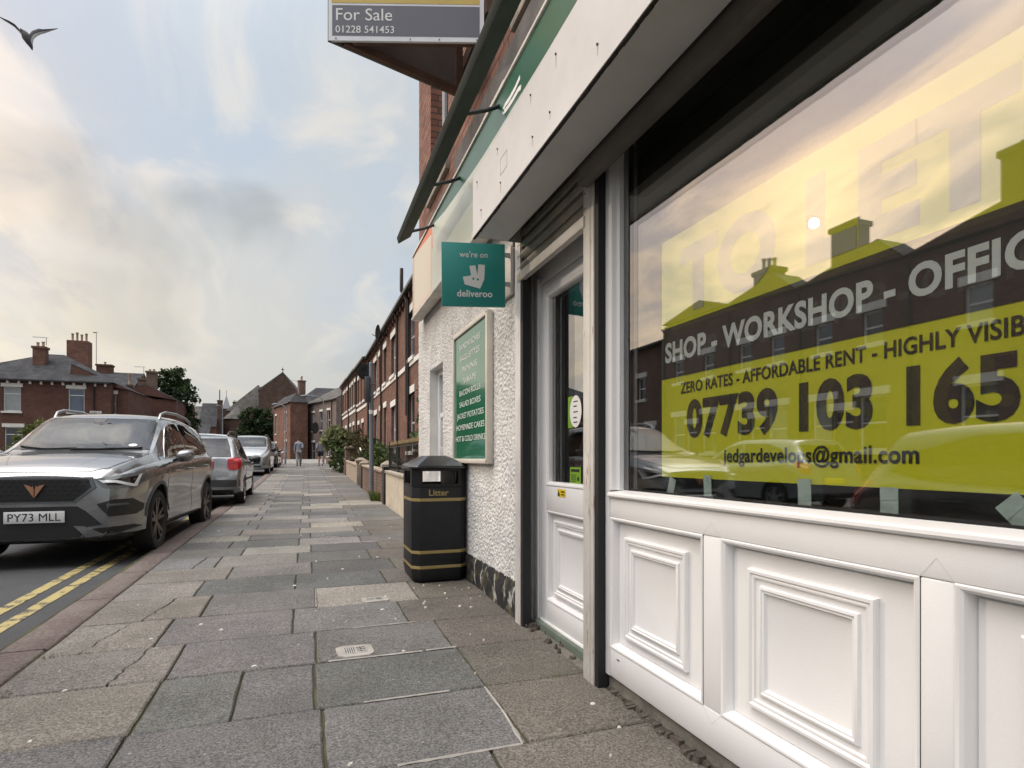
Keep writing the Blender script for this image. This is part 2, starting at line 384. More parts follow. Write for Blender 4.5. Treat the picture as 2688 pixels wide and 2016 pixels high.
for ri in range(len(rows)-1):
    y0, y1 = rows[ri], rows[ri+1]; near = y0 < 9
    xr = 1.24 if y1 < 6.7 else 1.40
    js = [-.61, .05, .735] if ri % 2 else [-.76, -.08, .59]
    if ri == 8: js = [-.60, -.27, .04, .74]; 
    js = [j+(rs.uniform(-.012, .012) if near else rs.uniform(-.03, .03)) for j in js]
    xs = [-1.252]+js+[xr]
    for k in range(len(xs)-1):
        xa, xb = xs[k]+.005, xs[k+1]-.005
        names = near_tone.get(ri)
        if names: nm = names[min(k, 3) if len(xs) < 6 else (k if k < 2 else k-1)]
        else:
            nm = rs.choice((['beige', 'grey', 'beige', 'light'], ['mauve', 'grey', 'dark', 'grey', 'light'], ['grey', 'dark', 'mauve', 'light'], ['brown', 'grey', 'mauve'])[min(k, 3)])
            if rs.random() < .07: nm = 'pale'
        t = pal[nm]; q = rs.uniform(.90, 1.10); t = (t[0]*q*rs.uniform(.97, 1.03), t[1]*q, t[2]*q*rs.uniform(.96, 1.04), 1.)
        ya, yb = y0+.0045, y1-.0045
        if k == 0 and ri in CR:
            c0, c1 = CR[ri]; m = 16
            line = [(c0+(c1-c0)*i/m+(rs.uniform(-.010, .010) if 0 < i < m else 0), ya+(yb-ya)*i/m) for i in range(m+1)]
            left = wob((xa, yb), (xa, ya), near)+[(xa, ya)]+[(x-.0035, y) for x, y in line]
            slab(left, t, near)
            t2 = (t[0]*1.05, t[1]*1.04, t[2]*1.02, 1.)
            slab([(x+.0035, y) for x, y in line[::-1]]+[(xb, ya)]+wob((xb, ya), (xb, yb), near)[1:]+[(xb, yb)], t2, near)
        else:
            slab(wob((xa, ya), (xb, ya), near)+wob((xb, ya), (xb, yb), near)+wob((xb, yb), (xa, yb), near)+wob((xa, yb), (xa, ya), near), t, near)
me = bpy.data.meshes.new('pavement'); me.from_pydata(mb.v, [], mb.f)
at = me.color_attributes.new('tone', 'FLOAT_COLOR', 'POINT')
for i, t in enumerate(tones): at.data[i].color = t
pave = tag(link_mesh('pavement', me, slab_m, smooth=30), kind='structure')
bed_.parent = pave
del bed_['kind']
# pale mortar in some joints
mortar = M('pale_mortar', (.34, .32, .29), .9, var=.2, bump=.6, bs=60)
mb = MB()
def mstrip(pts, w):
    for (xa, ya), (xb, yb) in zip(pts, pts[1:]):
        n = max(2, int(math.hypot(xb-xa, yb-ya)/.03)); d = Vector((xb-xa, yb-ya)).normalized(); nx, ny = -d.y, d.x
        vs = []
        for i in range(n+1):
            t = i/n; x = xa+(xb-xa)*t; y = ya+(yb-ya)*t; ww = w*rs.uniform(.45, 1.2)
            vs += [(x+nx*ww, y+ny*ww, G(y)-.0005), (x, y, G(y)+.0035), (x-nx*ww, y-ny*ww, G(y)-.0005)]
        mb.add(vs, [(i*3+k, i*3+k+1, i*3+k+4, i*3+k+3) for i in range(n) for k in (0, 1)])
mstrip([(.28, 1.912), (.72, 1.910)], .009); mstrip([(.72, 1.91), (.735, 2.16), (.735, 2.42)], .008)
mstrip([(.22, 2.432), (.58, 2.431)], .006); mstrip([(.10, 2.958), (.56, 2.955)], .009); mstrip([(.58, 2.96), (.74, 2.965)], .012)
mstrip([(.25, 3.462), (.62, 3.468)], .005); mstrip([(.06, 4.0), (.06, 4.53)], .005); mstrip([(.3, 6.64), (.75, 6.65)], .012); mstrip([(.1, 7.13), (.7, 7.14)], .006)
mb.build('mortar_joint', mortar, pave)
# small water covers let into the flags
cover_m = M('galvanised_cover', (.40, .385, .36), .5, .3, var=.2, vs=20, bump=.4); cover_d = M('cover_slot', (.03, .028, .025), .9)
def cover(x, y, sx, sy, lab, rz):
    t = thing('water_cover', lab, 'utility cover', (x, y, G(y)), rz, 'small water covers in the pavement')
    mb = MB(); n = 14
    ring = [(math.copysign(abs(math.cos(a))**.35, math.cos(a))*(sx+.035)*rs.uniform(.9, 1.15), math.copysign(abs(math.sin(a))**.35, math.sin(a))*(sy+.03)*rs.uniform(.9, 1.2)) for a in [2*math.pi*i/n for i in range(n)]]
    mb.rings([[(p[0], p[1], -.01) for p in ring], [(p[0]*.96, p[1]*.96, .0055) for p in ring]])
    mb.build('mortar_surround', mortar, t)
    mb = MB().box(-sx, sx, -sy, sy, -.005, .0085); pl = mb.build('cover_plate', cover_m, t, bevel=.002)
    mb = MB()
    for i in range(5): mb.box(-sx*.9+i*sx*.19, -sx*.9+i*sx*.19+sx*.07, -sy*.82, sy*.82, .0075, .0092)
    for yy in (-.55, 0, .55): mb.box(sx*.1, sx*.9, sy*yy-.004, sy*yy+.004, .0075, .0092)
    mb.box(sx*.45, sx*.5, -sy*.8, sy*.8, .0075, .0093)
    mb.build('slot', cover_d, pl)
cover(.235, 3.06, .056, .052, 'slotted metal cover set in rough pale mortar on a dark flagstone', .05)
cover(.44, 4.06, .055, .035, 'small metal cover at the edge of the pale slab beside the litter bin', .02)
# scraps and chewing gum
mb = MB(); rg = random.Random(9)
for i in range(85):
    x = rg.uniform(-1.1, 1.15); y = rg.choice([rg.uniform(1.3, 5.), rg.uniform(3.2, 9)]); r = rg.choice([.004, .005, .006, .009, .014]); n = 6
    if i < 14: x = rg.uniform(.7, 1.2); y = rg.uniform(3.6, 4.4); r = rg.uniform(.006, .012)
    z = G(y)+.0045; h = .006 if r < .012 else .001
    mb.rings([[(x+math.cos(k*1.047)*r*rg.uniform(.6, 1.3), y+math.sin(k*1.047)*r*rg.uniform(.6, 1.2), z-.006) for k in range(n)], [(x+math.cos(k*1.047)*r*.7, y+math.sin(k*1.047)*r*.7, z+h*rg.uniform(-.2, 1)) for k in range(n)]])
tag(mb.build('grit', M('pale_scraps', (.60, .57, .52), .9, var=.2)), 'tiny pale scraps and chewing gum spots scattered over the flagstones', 'litter', kind='stuff')
# weeds
weed = leafmat('weed_leaf', (.06, .10, .02), (.16, .20, .06))
def tuft(x, y, h, r, n, lab, name='weed'):
    mb = MB(); rr = random.Random(int(x*977+y*131))
    for i in range(n):
        a = rr.uniform(0, 6.28); d = r*rr.random()**.5; bx, by = x+math.cos(a)*d, y+math.sin(a)*d
        hh = h*rr.uniform(.5, 1.); l = rr.uniform(.2, .9)*hh; b2 = rr.uniform(0, 6.28); wd = h*.05
        z = G(y)-.004; tx, ty = math.cos(a)*l+math.cos(b2)*l*.4, math.sin(a)*l+math.sin(b2)*l*.4
        px_, py_ = -math.sin(b2)*wd, math.cos(b2)*wd
        mb.add([(bx-px_, by-py_, z), (bx+px_, by+py_, z), (bx+px_*.8+tx*.45, by+py_*.8+ty*.45, z+hh*.65), (bx-px_*.8+tx*.45, by-py_*.8+ty*.45, z+hh*.65), (bx+tx, by+ty, z+hh)], [(0, 1, 2, 3), (3, 2, 4)])
    return tag(mb.build(name, weed, fix=False), lab, 'weed', 'weeds growing at the pavement edges')
tuft(1.38, 11.85, .26, .16, 90, 'bright green tuft of weeds at the foot of the grey sign pole')
tuft(-1.20, 3.47, .018, .05, 60, 'low moss tuft in the kerb joint, the one nearer the parked grey car')
tuft(-1.21, 2.97, .02, .05, 60, 'low moss tuft in the kerb joint, the one farther from the parked grey car')
tuft(1.07, 2.42, .022, .03, 30, 'small green tuft in a joint close to the white shutter post')
# the far side of the street: kerb
mb = MB(); 
for y in range(-30, 60): mb.box(-7.12, -6.9, y+.005, y+.995, G(y)-.2, G(y+.5)-.008)
tag(mb.build('far_kerb', kerb_m), kind='structure')
# ------------------------------------------------------------------ the shop
XW = 1.22
shop = thing('shop_building', 'brick and pebbledashed shop with white panelled shopfront, large window and glazed door', 'shop', (1.3, 3.2, 0))
def wall_x(mb, X, ya, yb, za, zb, holes, depth):
    "wall in the plane x = X facing -x, with openings (y0, y1, z0, z1) and reveals"
    ys = sorted({ya, yb, *[h[0] for h in holes], *[h[1] for h in holes]}); zs = sorted({za, zb, *[h[2] for h in holes], *[h[3] for h in holes]})
    for y0, y1 in zip(ys, ys[1:]):
        for z0, z1 in zip(zs, zs[1:]):
            if any(h[0] <= y0 and y1 <= h[1] and h[2] <= z0 and z1 <= h[3] for h in holes): continue
            mb.quad((X, y1, z0), (X, y0, z0), (X, y0, z1), (X, y1, z1))
    for y0, y1, z0, z1 in holes:
        mb.quad((X, y0, z0), (X+depth, y0, z0), (X+depth, y0, z1), (X, y0, z1)); mb.quad((X+depth, y1, z0), (X, y1, z0), (X, y1, z1), (X+depth, y1, z1))
        mb.quad((X, y1, z1), (X, y0, z1), (X+depth, y0, z1), (X+depth, y1, z1)); mb.quad((X, y0, z0), (X, y1, z0), (X+depth, y1, z0), (X+depth, y0, z0))
# upper brick wall, gable end and body
UW = (5.18, 5.96, 3.72, 5.25); YE = 6.62
mb = MB(); wall_x(mb, XW, -4, YE, 2.4, 6.3, [UW, (2.4, 3.3, 3.72, 5.25), (-.5, .4, 3.72, 5.25)], .16)
mb.quad((XW, YE, 2.4), (8, YE, 2.4), (8, YE, 6.3), (XW, YE, 6.3)); mb.quad((8, -4, 0), (XW, -4, 0), (XW, -4, 6.3), (8, -4, 6.3))
mb.build('wall', brick_shop, shop, shop, fix=False)
mb = MB(); mb.prism([(XW-.15, -4.1, 6.28), (4.6, -4.1, 8.2), (8.1, -4.1, 6.28)], (0, YE+4.2, 0)); mb.build('roof', slate, shop, shop)
mb = MB(); mb.box(XW-.18, XW-.02, -4.1, YE+.05, 6.14, 6.27); mb.build('gutter', pipe_black, shop, shop)
for (y0, y1, z0, z1), nm in ((UW, 'upper'), ((2.4, 3.3, 3.72, 5.25), 'b'), ((-.5, .4, 3.72, 5.25), 'c')):
    mb = MB(); x0, x1 = XW+.12, XW+.17; f = .055
    mb.box(x0, x1, y0, y0+f, z0, z1); mb.box(x0, x1, y1-f, y1, z0, z1); mb.box(x0, x1, y0+f, y1-f, z0, z0+f); mb.box(x0, x1, y0+f, y1-f, z1-f, z1)
    zm = (z0+z1)/2; mb.box(x0+.01, x1, y0+f, y1-f, zm-.02, zm+.02)
    fr = mb.build('upper_window', upvc, shop, shop, bevel=.006)
    MB().box(x0+.02, x0+.03, y0+f, y1-f, z0+f, z1-f).build('pane', pane_dark, fr, shop)
    MB().box(XW-.04, XW+.12, y0-.06, y1+.06, z0-.09, z0).build('window_sill', stone_coping, shop, shop, bevel=.008)
# pebbledash ground floor wall, real relief
peb = M('pebbledash', (.73, .715, .69), .88, var=.12, vs=3.5, bump=.8, bs=70, grain=.10)
def pebble(name, y0, y1, z0, z1, hole, step):
    ny = int((y1-y0)/step); nz = int((z1-z0)/step); mb = MB(); idx = {}
    for j in range(nz+1):
        for i in range(ny+1):
            y = y0+(y1-y0)*i/ny; z = z0+(z1-z0)*j/nz
            p = Vector((0, y, z))
            h = mnoise.noise(p*46)*.6+mnoise.noise(p*92)*.75+mnoise.noise(p*150)*.3+mnoise.noise(p*9)*.25
            h = max(-.75, min(.8, h*1.7))
            idx[i, j] = len(mb.v); mb.v.append((XW-.004-h*.0062, y, z))
    for j in range(nz):
        for i in range(ny):
            yc = y0+(y1-y0)*(i+.5)/ny; zc = z0+(z1-z0)*(j+.5)/nz
            if hole and hole[0] < yc < hole[1] and hole[2] < zc < hole[3]: continue
            mb.f.append([idx[i+1, j], idx[i, j], idx[i, j+1], idx[i+1, j+1]]); mb.m.append(0)
    return mb.build(name, peb, shop, shop, smooth=180, fix=False)
GW = (5.37, 5.98, .76, 1.92)
pebble('pebbledash_wall', 3.29, YE, .24, 2.56, GW, .0068)
mb = MB(); mb.quad((XW, YE-.002, .0), (8, YE-.002, 0), (8, YE-.002, 2.45), (XW, YE-.002, 2.45)); mb.build('end_wall', peb, shop, shop, fix=False)
mb = MB(); y0, y1, z0, z1 = GW; d = .13
for a in (y0-.002, y1+.002): mb.quad((XW-.005, a, z0), (XW+d, a, z0), (XW+d, a, z1), (XW-.005, a, z1))
mb.quad((XW-.005, y0, z1), (XW+d, y0, z1), (XW+d, y1, z1), (XW-.005, y1, z1)); mb.quad((XW-.03, y0, z0), (XW+d, y0, z0), (XW+d, y1, z0), (XW-.03, y1, z0))
mb.build('window_reveal', M('smooth_white_render', (.70, .685, .66), .8, var=.08), shop, shop, fix=False)
mb = MB(); f = .06; xa, xb = XW+.075, XW+.135
mb.box(xa, xb, y0, y0+f, z0, z1); mb.box(xa, xb, y1-f, y1, z0, z1); mb.box(xa, xb, y0+f, y1-f, z0, z0+f); mb.box(xa, xb, y0+f, y1-f, z1-f, z1)
xa += .012; mb.box(xa, xb, y0+f, y1-f, 1.42, 1.47); mb.box(xa, xb, 5.655, 5.695, z0+f, 1.42); mb.box(xa, xb, 5.655, 5.695, 1.47, z1-f)
for a, b in ((y0+f, 5.655), (5.695, y1-f)):
    zf = .03
    mb.box(xa-.008, xb, a, a+zf, z0+f, 1.42); mb.box(xa-.008, xb, b-zf, b, z0+f, 1.42)
side_w = mb.build('side_window', upvc, shop, shop, bevel=.005)
MB().box(XW+.10, XW+.11, y0+f, y1-f, z0+f, z1-f).build('pane', pane_pale, side_w, shop)
MB().box(XW+.045, XW+.075, 5.71, 5.73, 1.02, 1.12).build('handle', white_metal, side_w, shop, bevel=.004)
# tarred plinth with peeling white paint
pl = bpy.data.materials.new('peeling_tar_plinth'); pl.use_nodes = True; t_ = pl.node_tree; t_.nodes.clear(); b_ = NB(t_)
oc_ = b_.n('ShaderNodeTexCoord').outputs['Object']
st = b_.n('ShaderNodeMapping', ins={0: oc_, 3: (1, 1.6, .75)}).outputs[0]
pk = b_.ramp(b_.noise(st, 7.5, 5, .62), .555, .61)
mo = b_.ramp(b_.noise(oc_, 11., 4, .6), .50, .62)
cc_ = b_.mix(pk, c4((.022, .023, .024)), c4((.50, .49, .46))); cc_ = b_.mix(b_.math('MULTIPLY', mo, .6), cc_, c4((.12, .11, .045)))
pp_ = b_.n('ShaderNodeBsdfPrincipled', ins={'Base Color': cc_, 'Roughness': .7})
t_.links.new(b_.n('ShaderNodeBump', ins={'Strength': .8, 'Distance': .012, 'Height': b_.noise(oc_, 28, 5, .65)}).outputs[0], pp_.inputs['Normal'])
b_.n('ShaderNodeOutputMaterial', ins={0: pp_.outputs[0]})
ny = 160; mb = MB(); prof = [(.0, -.05), (.004, .04), (.0, .10), (-.004, .16), (.0, .2), (.012, .245)]
for i in range(ny+1):
    y = 3.29+(YE-3.29)*i/ny
    for dx, z in prof: 
        mb.v.append((XW-.016+dx+mnoise.noise(Vector((0, y*9, z*12)))*.010, y, G(y)*0+z+mnoise.noise(Vector((y*6, 3, z)))*.012))
k = len(prof)
for i in range(ny):
    for j in range(k-1): mb.f.append([(i+1)*k+j, i*k+j, i*k+j+1, (i+1)*k+j+1]); mb.m.append(0)
mb.build('plinth', pl, shop, shop, smooth=60, fix=False)
# ------------------------------------------------------------------ shopfront joinery
XF, XP = 1.236, 1.266       # frame face and sunken panel face
def rect_rings(mb, y0, y1, z0, z1, prof, last=True):
    rr = []
    for ins, h in prof:
        x = XP-h
        rr.append([(x, y1-ins, z0+ins), (x, y0+ins, z0+ins), (x, y0+ins, z1-ins), (x, y1-ins, z1-ins)])
    mb.rings(rr, last)
BEAD = [(0, .03), (.004, .0325), (.010, .031), (.016, .026), (.019, .018), (.021, .008), (.0235, .0), (.024, -.004), (.0265, -.004), (.027, 0.)]
MOULD = [(0, 0), (.0006, .013), (.004, .018), (.012, .018), (.018, .0125), (.021, .0135), (.026, .0125), (.029, .007), (.046, .006), (.048, .0135), (.055, .0155), (.059, .012), (.064, .012), (.069, .004), (.073, .0025)]
cells = [(1.590, 2.208, .185, .748), (.872, 1.500, .185, .748), (.10, .80, .185, .748), (-.65, .03, .185, .748), (-1.4, -.72, .185, .748)]
fronts = thing_dummy = None
mb = MB()
mb.box(XF, XF+.06, -1.7, 2.208, .062, .185); mb.box(XF, XF+.06, -1.7, 2.208, .748, .835)
ST = [(1.50, 1.590), (.80, .872), (.03, .10), (-.72, -.65), (-1.7, -1.4)]
for a, b in ST: mb.box(XF+.0012, XF+.06, a, b, .185, .748)
mb.box(XF-.004, XF+.07, 2.208, 2.292, .062, 2.40)
frame = mb.build('shopfront_frame', upvc, shop, shop, bevel=.0045)
mb = MB()   # rounded sill bead under the glass, jamb bead
pts = [(XF-.012, .835), (XF-.016, .842), (XF-.015, .850), (XF-.008, .856), (XF+.01, .860), (XF+.05, .868), (XF+.05, .835)]
mb.prism([(x, -1.7, z) for x, z in pts], (0, 3.908, 0))
pts = [(XF-.006, 2.215), (XF-.008, 2.200), (XF-.002, 2.190), (XF+.015, 2.180), (XF+.022, 2.166), (XF+.05, 2.160), (XF+.05, 2.215)]
mb.prism([(x, y, .866) for x, y in pts], (0, 0, 1.53))
mb.box(XF+.001, XF+.0025, -1.7, 2.29, .118, .1195)
mb.build('glazing_bead', upvc, frame, shop)
for y0, y1, z0, z1 in cells:
    mb = MB(); rect_rings(mb, y0-.001, y1+.001, z0-.001, z1+.001, BEAD)
    pn = mb.build('shopfront_panel', upvc, shop, shop, smooth=25, fix=False)
    mb = MB(); w = y1-y0
    if w > .62 and y0 > .85: rect_rings(mb, .985, 1.402, .258, .672, MOULD)
    elif y0 > 1.5: rect_rings(mb, 1.700, 2.118, .250, .672, MOULD)
    else: rect_rings(mb, y0+.09, y1-.105, .255, .672, MOULD)
    mb.build('raised_moulding', upvc, pn, shop, smooth=25, fix=False)
for y in (1.590, 1.500, .872, .80, 2.208):
    for z, dz in ((.185, -.045), (.748, .045)):
        s_ = 1 if y in (1.590, .872) else -1
        if y == 2.208: s_ = 1
        ya, yb = y, y-s_*(.045 if y in (1.590, 1.500) else .036) if y != 2.208 else y+.03
        mb = MB(); mb.quad((XF-.0006, ya-.0007, z), (XF-.0006, ya+.0007, z), (XF-.0006, yb+.0007, z+dz), (XF-.0006, yb-.0007, z+dz)); mb.build('mitre_joint', M('joint_line', (.60, .59, .58), .8, var=0), frame, shop, fix=False)
MB().box(XF-.001, XF+.002, 2.13, 2.15, .148, .153).build('drain_slot', black_gap, frame, shop)
# base course under the joinery
mb = MB()
for a, b in ((-1.7, -.45), (-.445, .62), (.625, 1.44), (1.445, 2.3)): mb.box(1.252, 1.4, a, b, -.06, .061)
mb.build('base_course', M('grimy_concrete', (.17, .155, .13), .9, var=.35, vs=6, bump=.8, bs=40), shop, shop, bevel=.006)
mb = MB(); rr = random.Random(5)
y = -.3
while y < 2.28:
    l = rr.uniform(.008, .05); x0 = 1.222+rr.uniform(-.022, .014); h = rr.uniform(-.006, .012); k = rr.uniform(.1, .4)
    mb.rings([[(x0, y-.004, -.03), (x0+rr.uniform(-.01, .01), y+l, -.03), (1.30, y+l, -.03), (1.30, y-.004, -.03)], [(x0+.008, y+l*k*.3, h), (x0+.012, y+l*(1-k*.4), h+rr.uniform(-.004, .004)), (1.30, y+l, .010), (1.30, y, .010)]]); y += l*.85
mb.build('crumbling_joint', M('dark_rubble', (.055, .045, .036), .95, var=.5, vs=14, bump=1., bs=60, col2=(.12, .10, .085)), shop, shop, fix=True)
# glass of the big window: double glazed unit
glz = glassmat('shop_glass', 2.68, (.95, .97, .965))
glz2 = glassmat('inner_glass', 1.6)
mb = MB(); mb.quad((1.275, 2.2, .85), (1.275, -1.7, .85), (1.275, -1.7, 2.42), (1.275, 2.2, 2.42)); wp = mb.build('window_pane', glz, shop, shop, fix=False)
mb = MB(); mb.quad((1.2965, 2.2, .85), (1.2965, -1.7, .85), (1.2965, -1.7, 2.42), (1.2965, 2.2, 2.42)); mb.build('inner_pane', glz, wp, shop, fix=False)
mb = MB(); mb.box(1.276, 1.29, 2.150, 2.2, .85, 2.42); mb.box(1.276, 1.29, -1.7, 2.150, .85, .872); mb.build('pane_spacer', black_gap, wp, shop)
# dim room behind
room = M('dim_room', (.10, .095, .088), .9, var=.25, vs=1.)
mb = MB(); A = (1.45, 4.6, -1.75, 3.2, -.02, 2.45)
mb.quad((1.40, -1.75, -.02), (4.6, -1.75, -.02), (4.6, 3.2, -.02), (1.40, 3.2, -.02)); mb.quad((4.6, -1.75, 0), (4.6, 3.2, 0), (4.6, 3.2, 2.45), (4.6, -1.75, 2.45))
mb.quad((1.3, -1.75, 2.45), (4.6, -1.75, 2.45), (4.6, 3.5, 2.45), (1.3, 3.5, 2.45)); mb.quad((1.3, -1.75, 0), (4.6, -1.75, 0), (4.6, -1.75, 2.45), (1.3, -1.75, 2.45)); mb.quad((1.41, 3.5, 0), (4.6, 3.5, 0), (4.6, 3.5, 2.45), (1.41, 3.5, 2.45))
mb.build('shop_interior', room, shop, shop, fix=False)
mb = MB(); mb.box(2.9, 3.4, .3, 2.6, 0, .9); mb.box(3.0, 3.3, 1.0, 1.4, .9, 1.25); mb.build('counter', M('counter_wood', (.12, .09, .065), .6), shop, shop)
# ------------------------------------------------------------------ door in its recess
XD = 1.33
dj = MB(); dj.box(XD-.015, XD+.06, 3.195, 3.44, .0, 2.2); dj.box(XD-.015, XD+.06, 2.29, 2.36, 0, 2.2); dj.box(XD-.015, XD+.06, 2.36, 3.195, 2.035, 2.2)
dj.box(XD-.028, XD-.015, 3.20, 3.235, .02, 2.08); dj.box(XD-.028, XD-.015, 3.30, 3.33, 0., 2.2)
dj.box(XD-.02, XD+.05, 2.36, 3.195, .0, .055)
dj.build('door_frame', upvc, shop, shop, bevel=.005)
mb = MB(); mb.quad((XW-.005, 3.44, -.05), (XD, 3.44, -.05), (XD, 3.44, 2.3), (XW-.005, 3.44, 2.3)); mb.build('recess_side', M('smooth_white_render', (.7, .685, .66)), shop, shop, fix=False)
dy0, dy1 = 2.365, 3.190
mb = MB(); x0, x1 = XD-.012, XD+.045
mb.box(x0, x1, dy0, dy0+.085, .058, 2.03); mb.box(x0, x1, dy1-.085, dy1, .058, 2.03)
mb.box(x0, x1, dy0+.085, dy1-.085, .058, .175); mb.box(x0, x1, dy0+.085, dy1-.085, .70, .845); mb.box(x0, x1, dy0+.085, dy1-.085, 1.955, 2.03)
door = mb.build('shop_door', upvc, shop, shop, bevel=.005)
old = XP; XP = XD+.018
mb = MB(); rect_rings(mb, dy0+.084, dy1-.084, .174, .701, [(a, h) for a, h in BEAD]); pn = mb.build('door_panel', upvc, door, shop, smooth=25, fix=False)
mb = MB(); rect_rings(mb, dy0+.15, dy1-.155, .222, .648, MOULD); mb.build('raised_moulding', upvc, door, shop, smooth=25, fix=False)
mb = MB(); rect_rings(mb, dy0+.084, dy1-.084, .844, 1.956, [(0, .03), (.004, .033), (.012, .031), (.020, .022), (.024, .008), (.024, -.004)], False); mb.build('glazing_bead', upvc, door, shop, smooth=25, fix=False)
XP = old
mb = MB(); xg = XD+.014; mb.quad((xg, dy1-.085, .845), (xg, dy0+.085, .845), (xg, dy0+.085, 1.955), (xg, dy1-.085, 1.955)); mb.build('door_pane', glz, door, shop, fix=False)
mb = MB(); x2 = xg+.02; mb.quad((x2, dy1-.085, .845), (x2, dy0+.085, .845), (x2, dy0+.085, 1.955), (x2, dy1-.085, 1.955)); mb.build('inner_pane', glz, door, shop, fix=False)
mb = MB(); mb.box(xg+.004, xg+.02, dy1-.135, dy1-.085, .85, 1.95); mb.build('pane_spacer', black_gap, door, shop)
MB().box(XD-.03, XD+.0, 2.38, 2.41, .95, 1.15).build('door_handle', white_metal, door, shop, bevel=.006)
MB().box(XW+.005, XD-.03, 2.30, 3.43, -.05, .004).add([], []).build('threshold', M('grimy_concrete', (.17, .155, .13)), shop, shop)
MB().box(XD-.05, XD-.02, 2.30, 3.2, -.02, .045).build('door_sill', M('mossy_green_sill', (.12, .15, .115), .8, var=.3), shop, shop, bevel=.004)
mb = MB(); rr = random.Random(8)
for i in range(26):
    x = rr.uniform(XW-.01, XD-.04); y = rr.choice([rr.uniform(2.4, 3.35), rr.uniform(3.1, 3.4)]); r = rr.uniform(.012, .04)
    mb.rings([[(x+math.cos(k)*r*rr.uniform(.6, 1.2), y+math.sin(k)*r*rr.uniform(.7, 1.4), -.01) for k in (0, 1.05, 2.1, 3.14, 4.2, 5.2)], [(x+math.cos(k)*r*.5, y+math.sin(k)*r*.6, .012+rr.random()*.02) for k in (0, 1.05, 2.1, 3.14, 4.2, 5.2)]])
tag(mb.build('rubble', M('dark_rubble', (.055, .045, .036)), shop, shop), kind='stuff')
# stickers on the door
def sticker(name, lab, cat, y0, y1, z0, z1, m, x=None, oval=False):
    x = xg-.0015 if x is None else x; mb = MB()
    if oval:
        cy, cz, ry, rz = (y0+y1)/2, (z0+z1)/2, (y1-y0)/2, (z1-z0)/2
        pts = [(x, cy+math.cos(a)*ry, cz+math.sin(a)*rz) for a in [i*math.pi/12 for i in range(24)]]
    else: pts = [(x, y1, z0), (x, y0, z0), (x, y0, z1), (x, y1, z1)]
    mb.prism(pts, (-.0008, 0, 0)); o = mb.build(name, m); return tag(o, lab, cat) if lab else o
lime = M('lime_green_vinyl', (.19, .36, .025), .45, var=.05); black_ink = M('black_ink', (.012, .012, .013), .5, var=0); white_ink = M('white_ink', (.82, .82, .80), .5, var=.02)
s1 = sticker('door_sticker', 'rounded lime green and white sticker halfway up the shop door glass', 'sticker', 2.80, 2.86, 1.165, 1.335, lime)
q = sticker('white_oval', None, None, 2.695, 2.835, 1.165, 1.335, white_ink, xg-.0026, True); q.parent = s1
q = MB(); 
for i, z in enumerate((1.30, 1.275, 1.245, 1.215, 1.19)): q.box(xg-.0042, xg-.0036, 2.74+.01*(i % 2), 2.79, z, z+.006)
q = q.build('fine_print', black_ink, s1)
s2 = sticker('door_sticker', 'square lime green sticker with dark print low on the glass of the shop door', 'sticker', 2.705, 2.835, .868, .955, lime)
q = MB().box(xg-.0033, xg-.0027, 2.72, 2.82, .93, .944)
for i in range(4): q.box(xg-.0033, xg-.0027, 2.76, 2.82, .878+i*.011, .882+i*.011)
q.lathe([(.012, -.0003), (.012, .0003)], (xg-.003, 2.735, .893), 'x', 16); q.build('print', black_ink, s2)
s3 = sticker('warning_sticker', 'small yellow warning sticker with black triangle on the white mid rail of the shop door', 'sticker', 2.84, 2.945, .79, .832, M('yellow_vinyl', (.75, .55, .03), .45, var=.04), x0-.001)
q = MB().prism([(x0-.0026, 2.94, .795), (x0-.0026, 2.91, .795), (x0-.0026, 2.925, .826)], (-.0004, 0, 0)).box(x0-.003, x0-.0026, 2.85, 2.895, .815, .822).box(x0-.003, x0-.0026, 2.85, 2.895, .80, .806); q.build('print', black_ink, s3)
# ------------------------------------------------------------------ shutters
rusty = bpy.data.materials.new('rust_streaked_paint'); rusty.use_nodes = True; t_ = rusty.node_tree; t_.nodes.clear(); b_ = NB(t_)
oc_ = b_.n('ShaderNodeTexCoord').outputs['Object']; stz = b_.n('ShaderNodeMapping', ins={0: oc_, 3: (1, 1, .16)}).outputs[0]
rf_ = b_.math('MULTIPLY', b_.ramp(b_.noise(stz, 60, 4, .6), .57, .68), b_.ramp(b_.noise(oc_, 3., 3), .42, .60))
rc_ = b_.mix(rf_, b_.mix(b_.ramp(b_.noise(oc_, 9, 4), .3, .7), c4((.70, .675, .63)), c4((.60, .565, .50))), c4((.27, .14, .07)))
b_.n('ShaderNodeOutputMaterial', ins={0: b_.n('ShaderNodeBsdfPrincipled', ins={'Base Color': rc_, 'Roughness': .5}).outputs[0]})
steel_w = M('painted_guide_rail', (.74, .715, .68), .45, var=.15, vs=6, bump=.12, bs=60)
slat_m = M('shutter_slat', (.26, .235, .20), .5, .35, var=.3, vs=7, bump=.15, col2=(.34, .30, .24))
shut = thing('roller_shutter', 'white roller shutter housing with rusty screw streaks above the shop window and door', 'shutter', (1.0, 1.0, 2.27))
bx = MB(); ZB, ZT, XB = 2.275, 2.617, .90
bx.quad((XB, 3.20, ZB), (XB, -4, ZB), (XB, -4, ZT), (XB, 3.20, ZT)); bx.quad((XB, 3.20, ZT), (XB, -4, ZT), (XW, -4, ZT), (XW, 3.20, ZT)); bx.quad((XW, 3.2, ZB), (XB, 3.20, ZB), (XB, 3.20, ZT), (XW, 3.20, ZT))
bx.quad((XB+.012, 3.20, ZB+.002), (1.115, 3.20, ZB+.002), (1.115, -4, ZB+.002), (XB+.012, -4, ZB+.002))
bx.box(XB-.004, XB+.012, -4, 3.203, ZB-.012, ZB+.02)
box = bx.build('housing', white_metal, shut, shut, fix=True)
mb = MB(); rr = random.Random(3); yy = 3.2
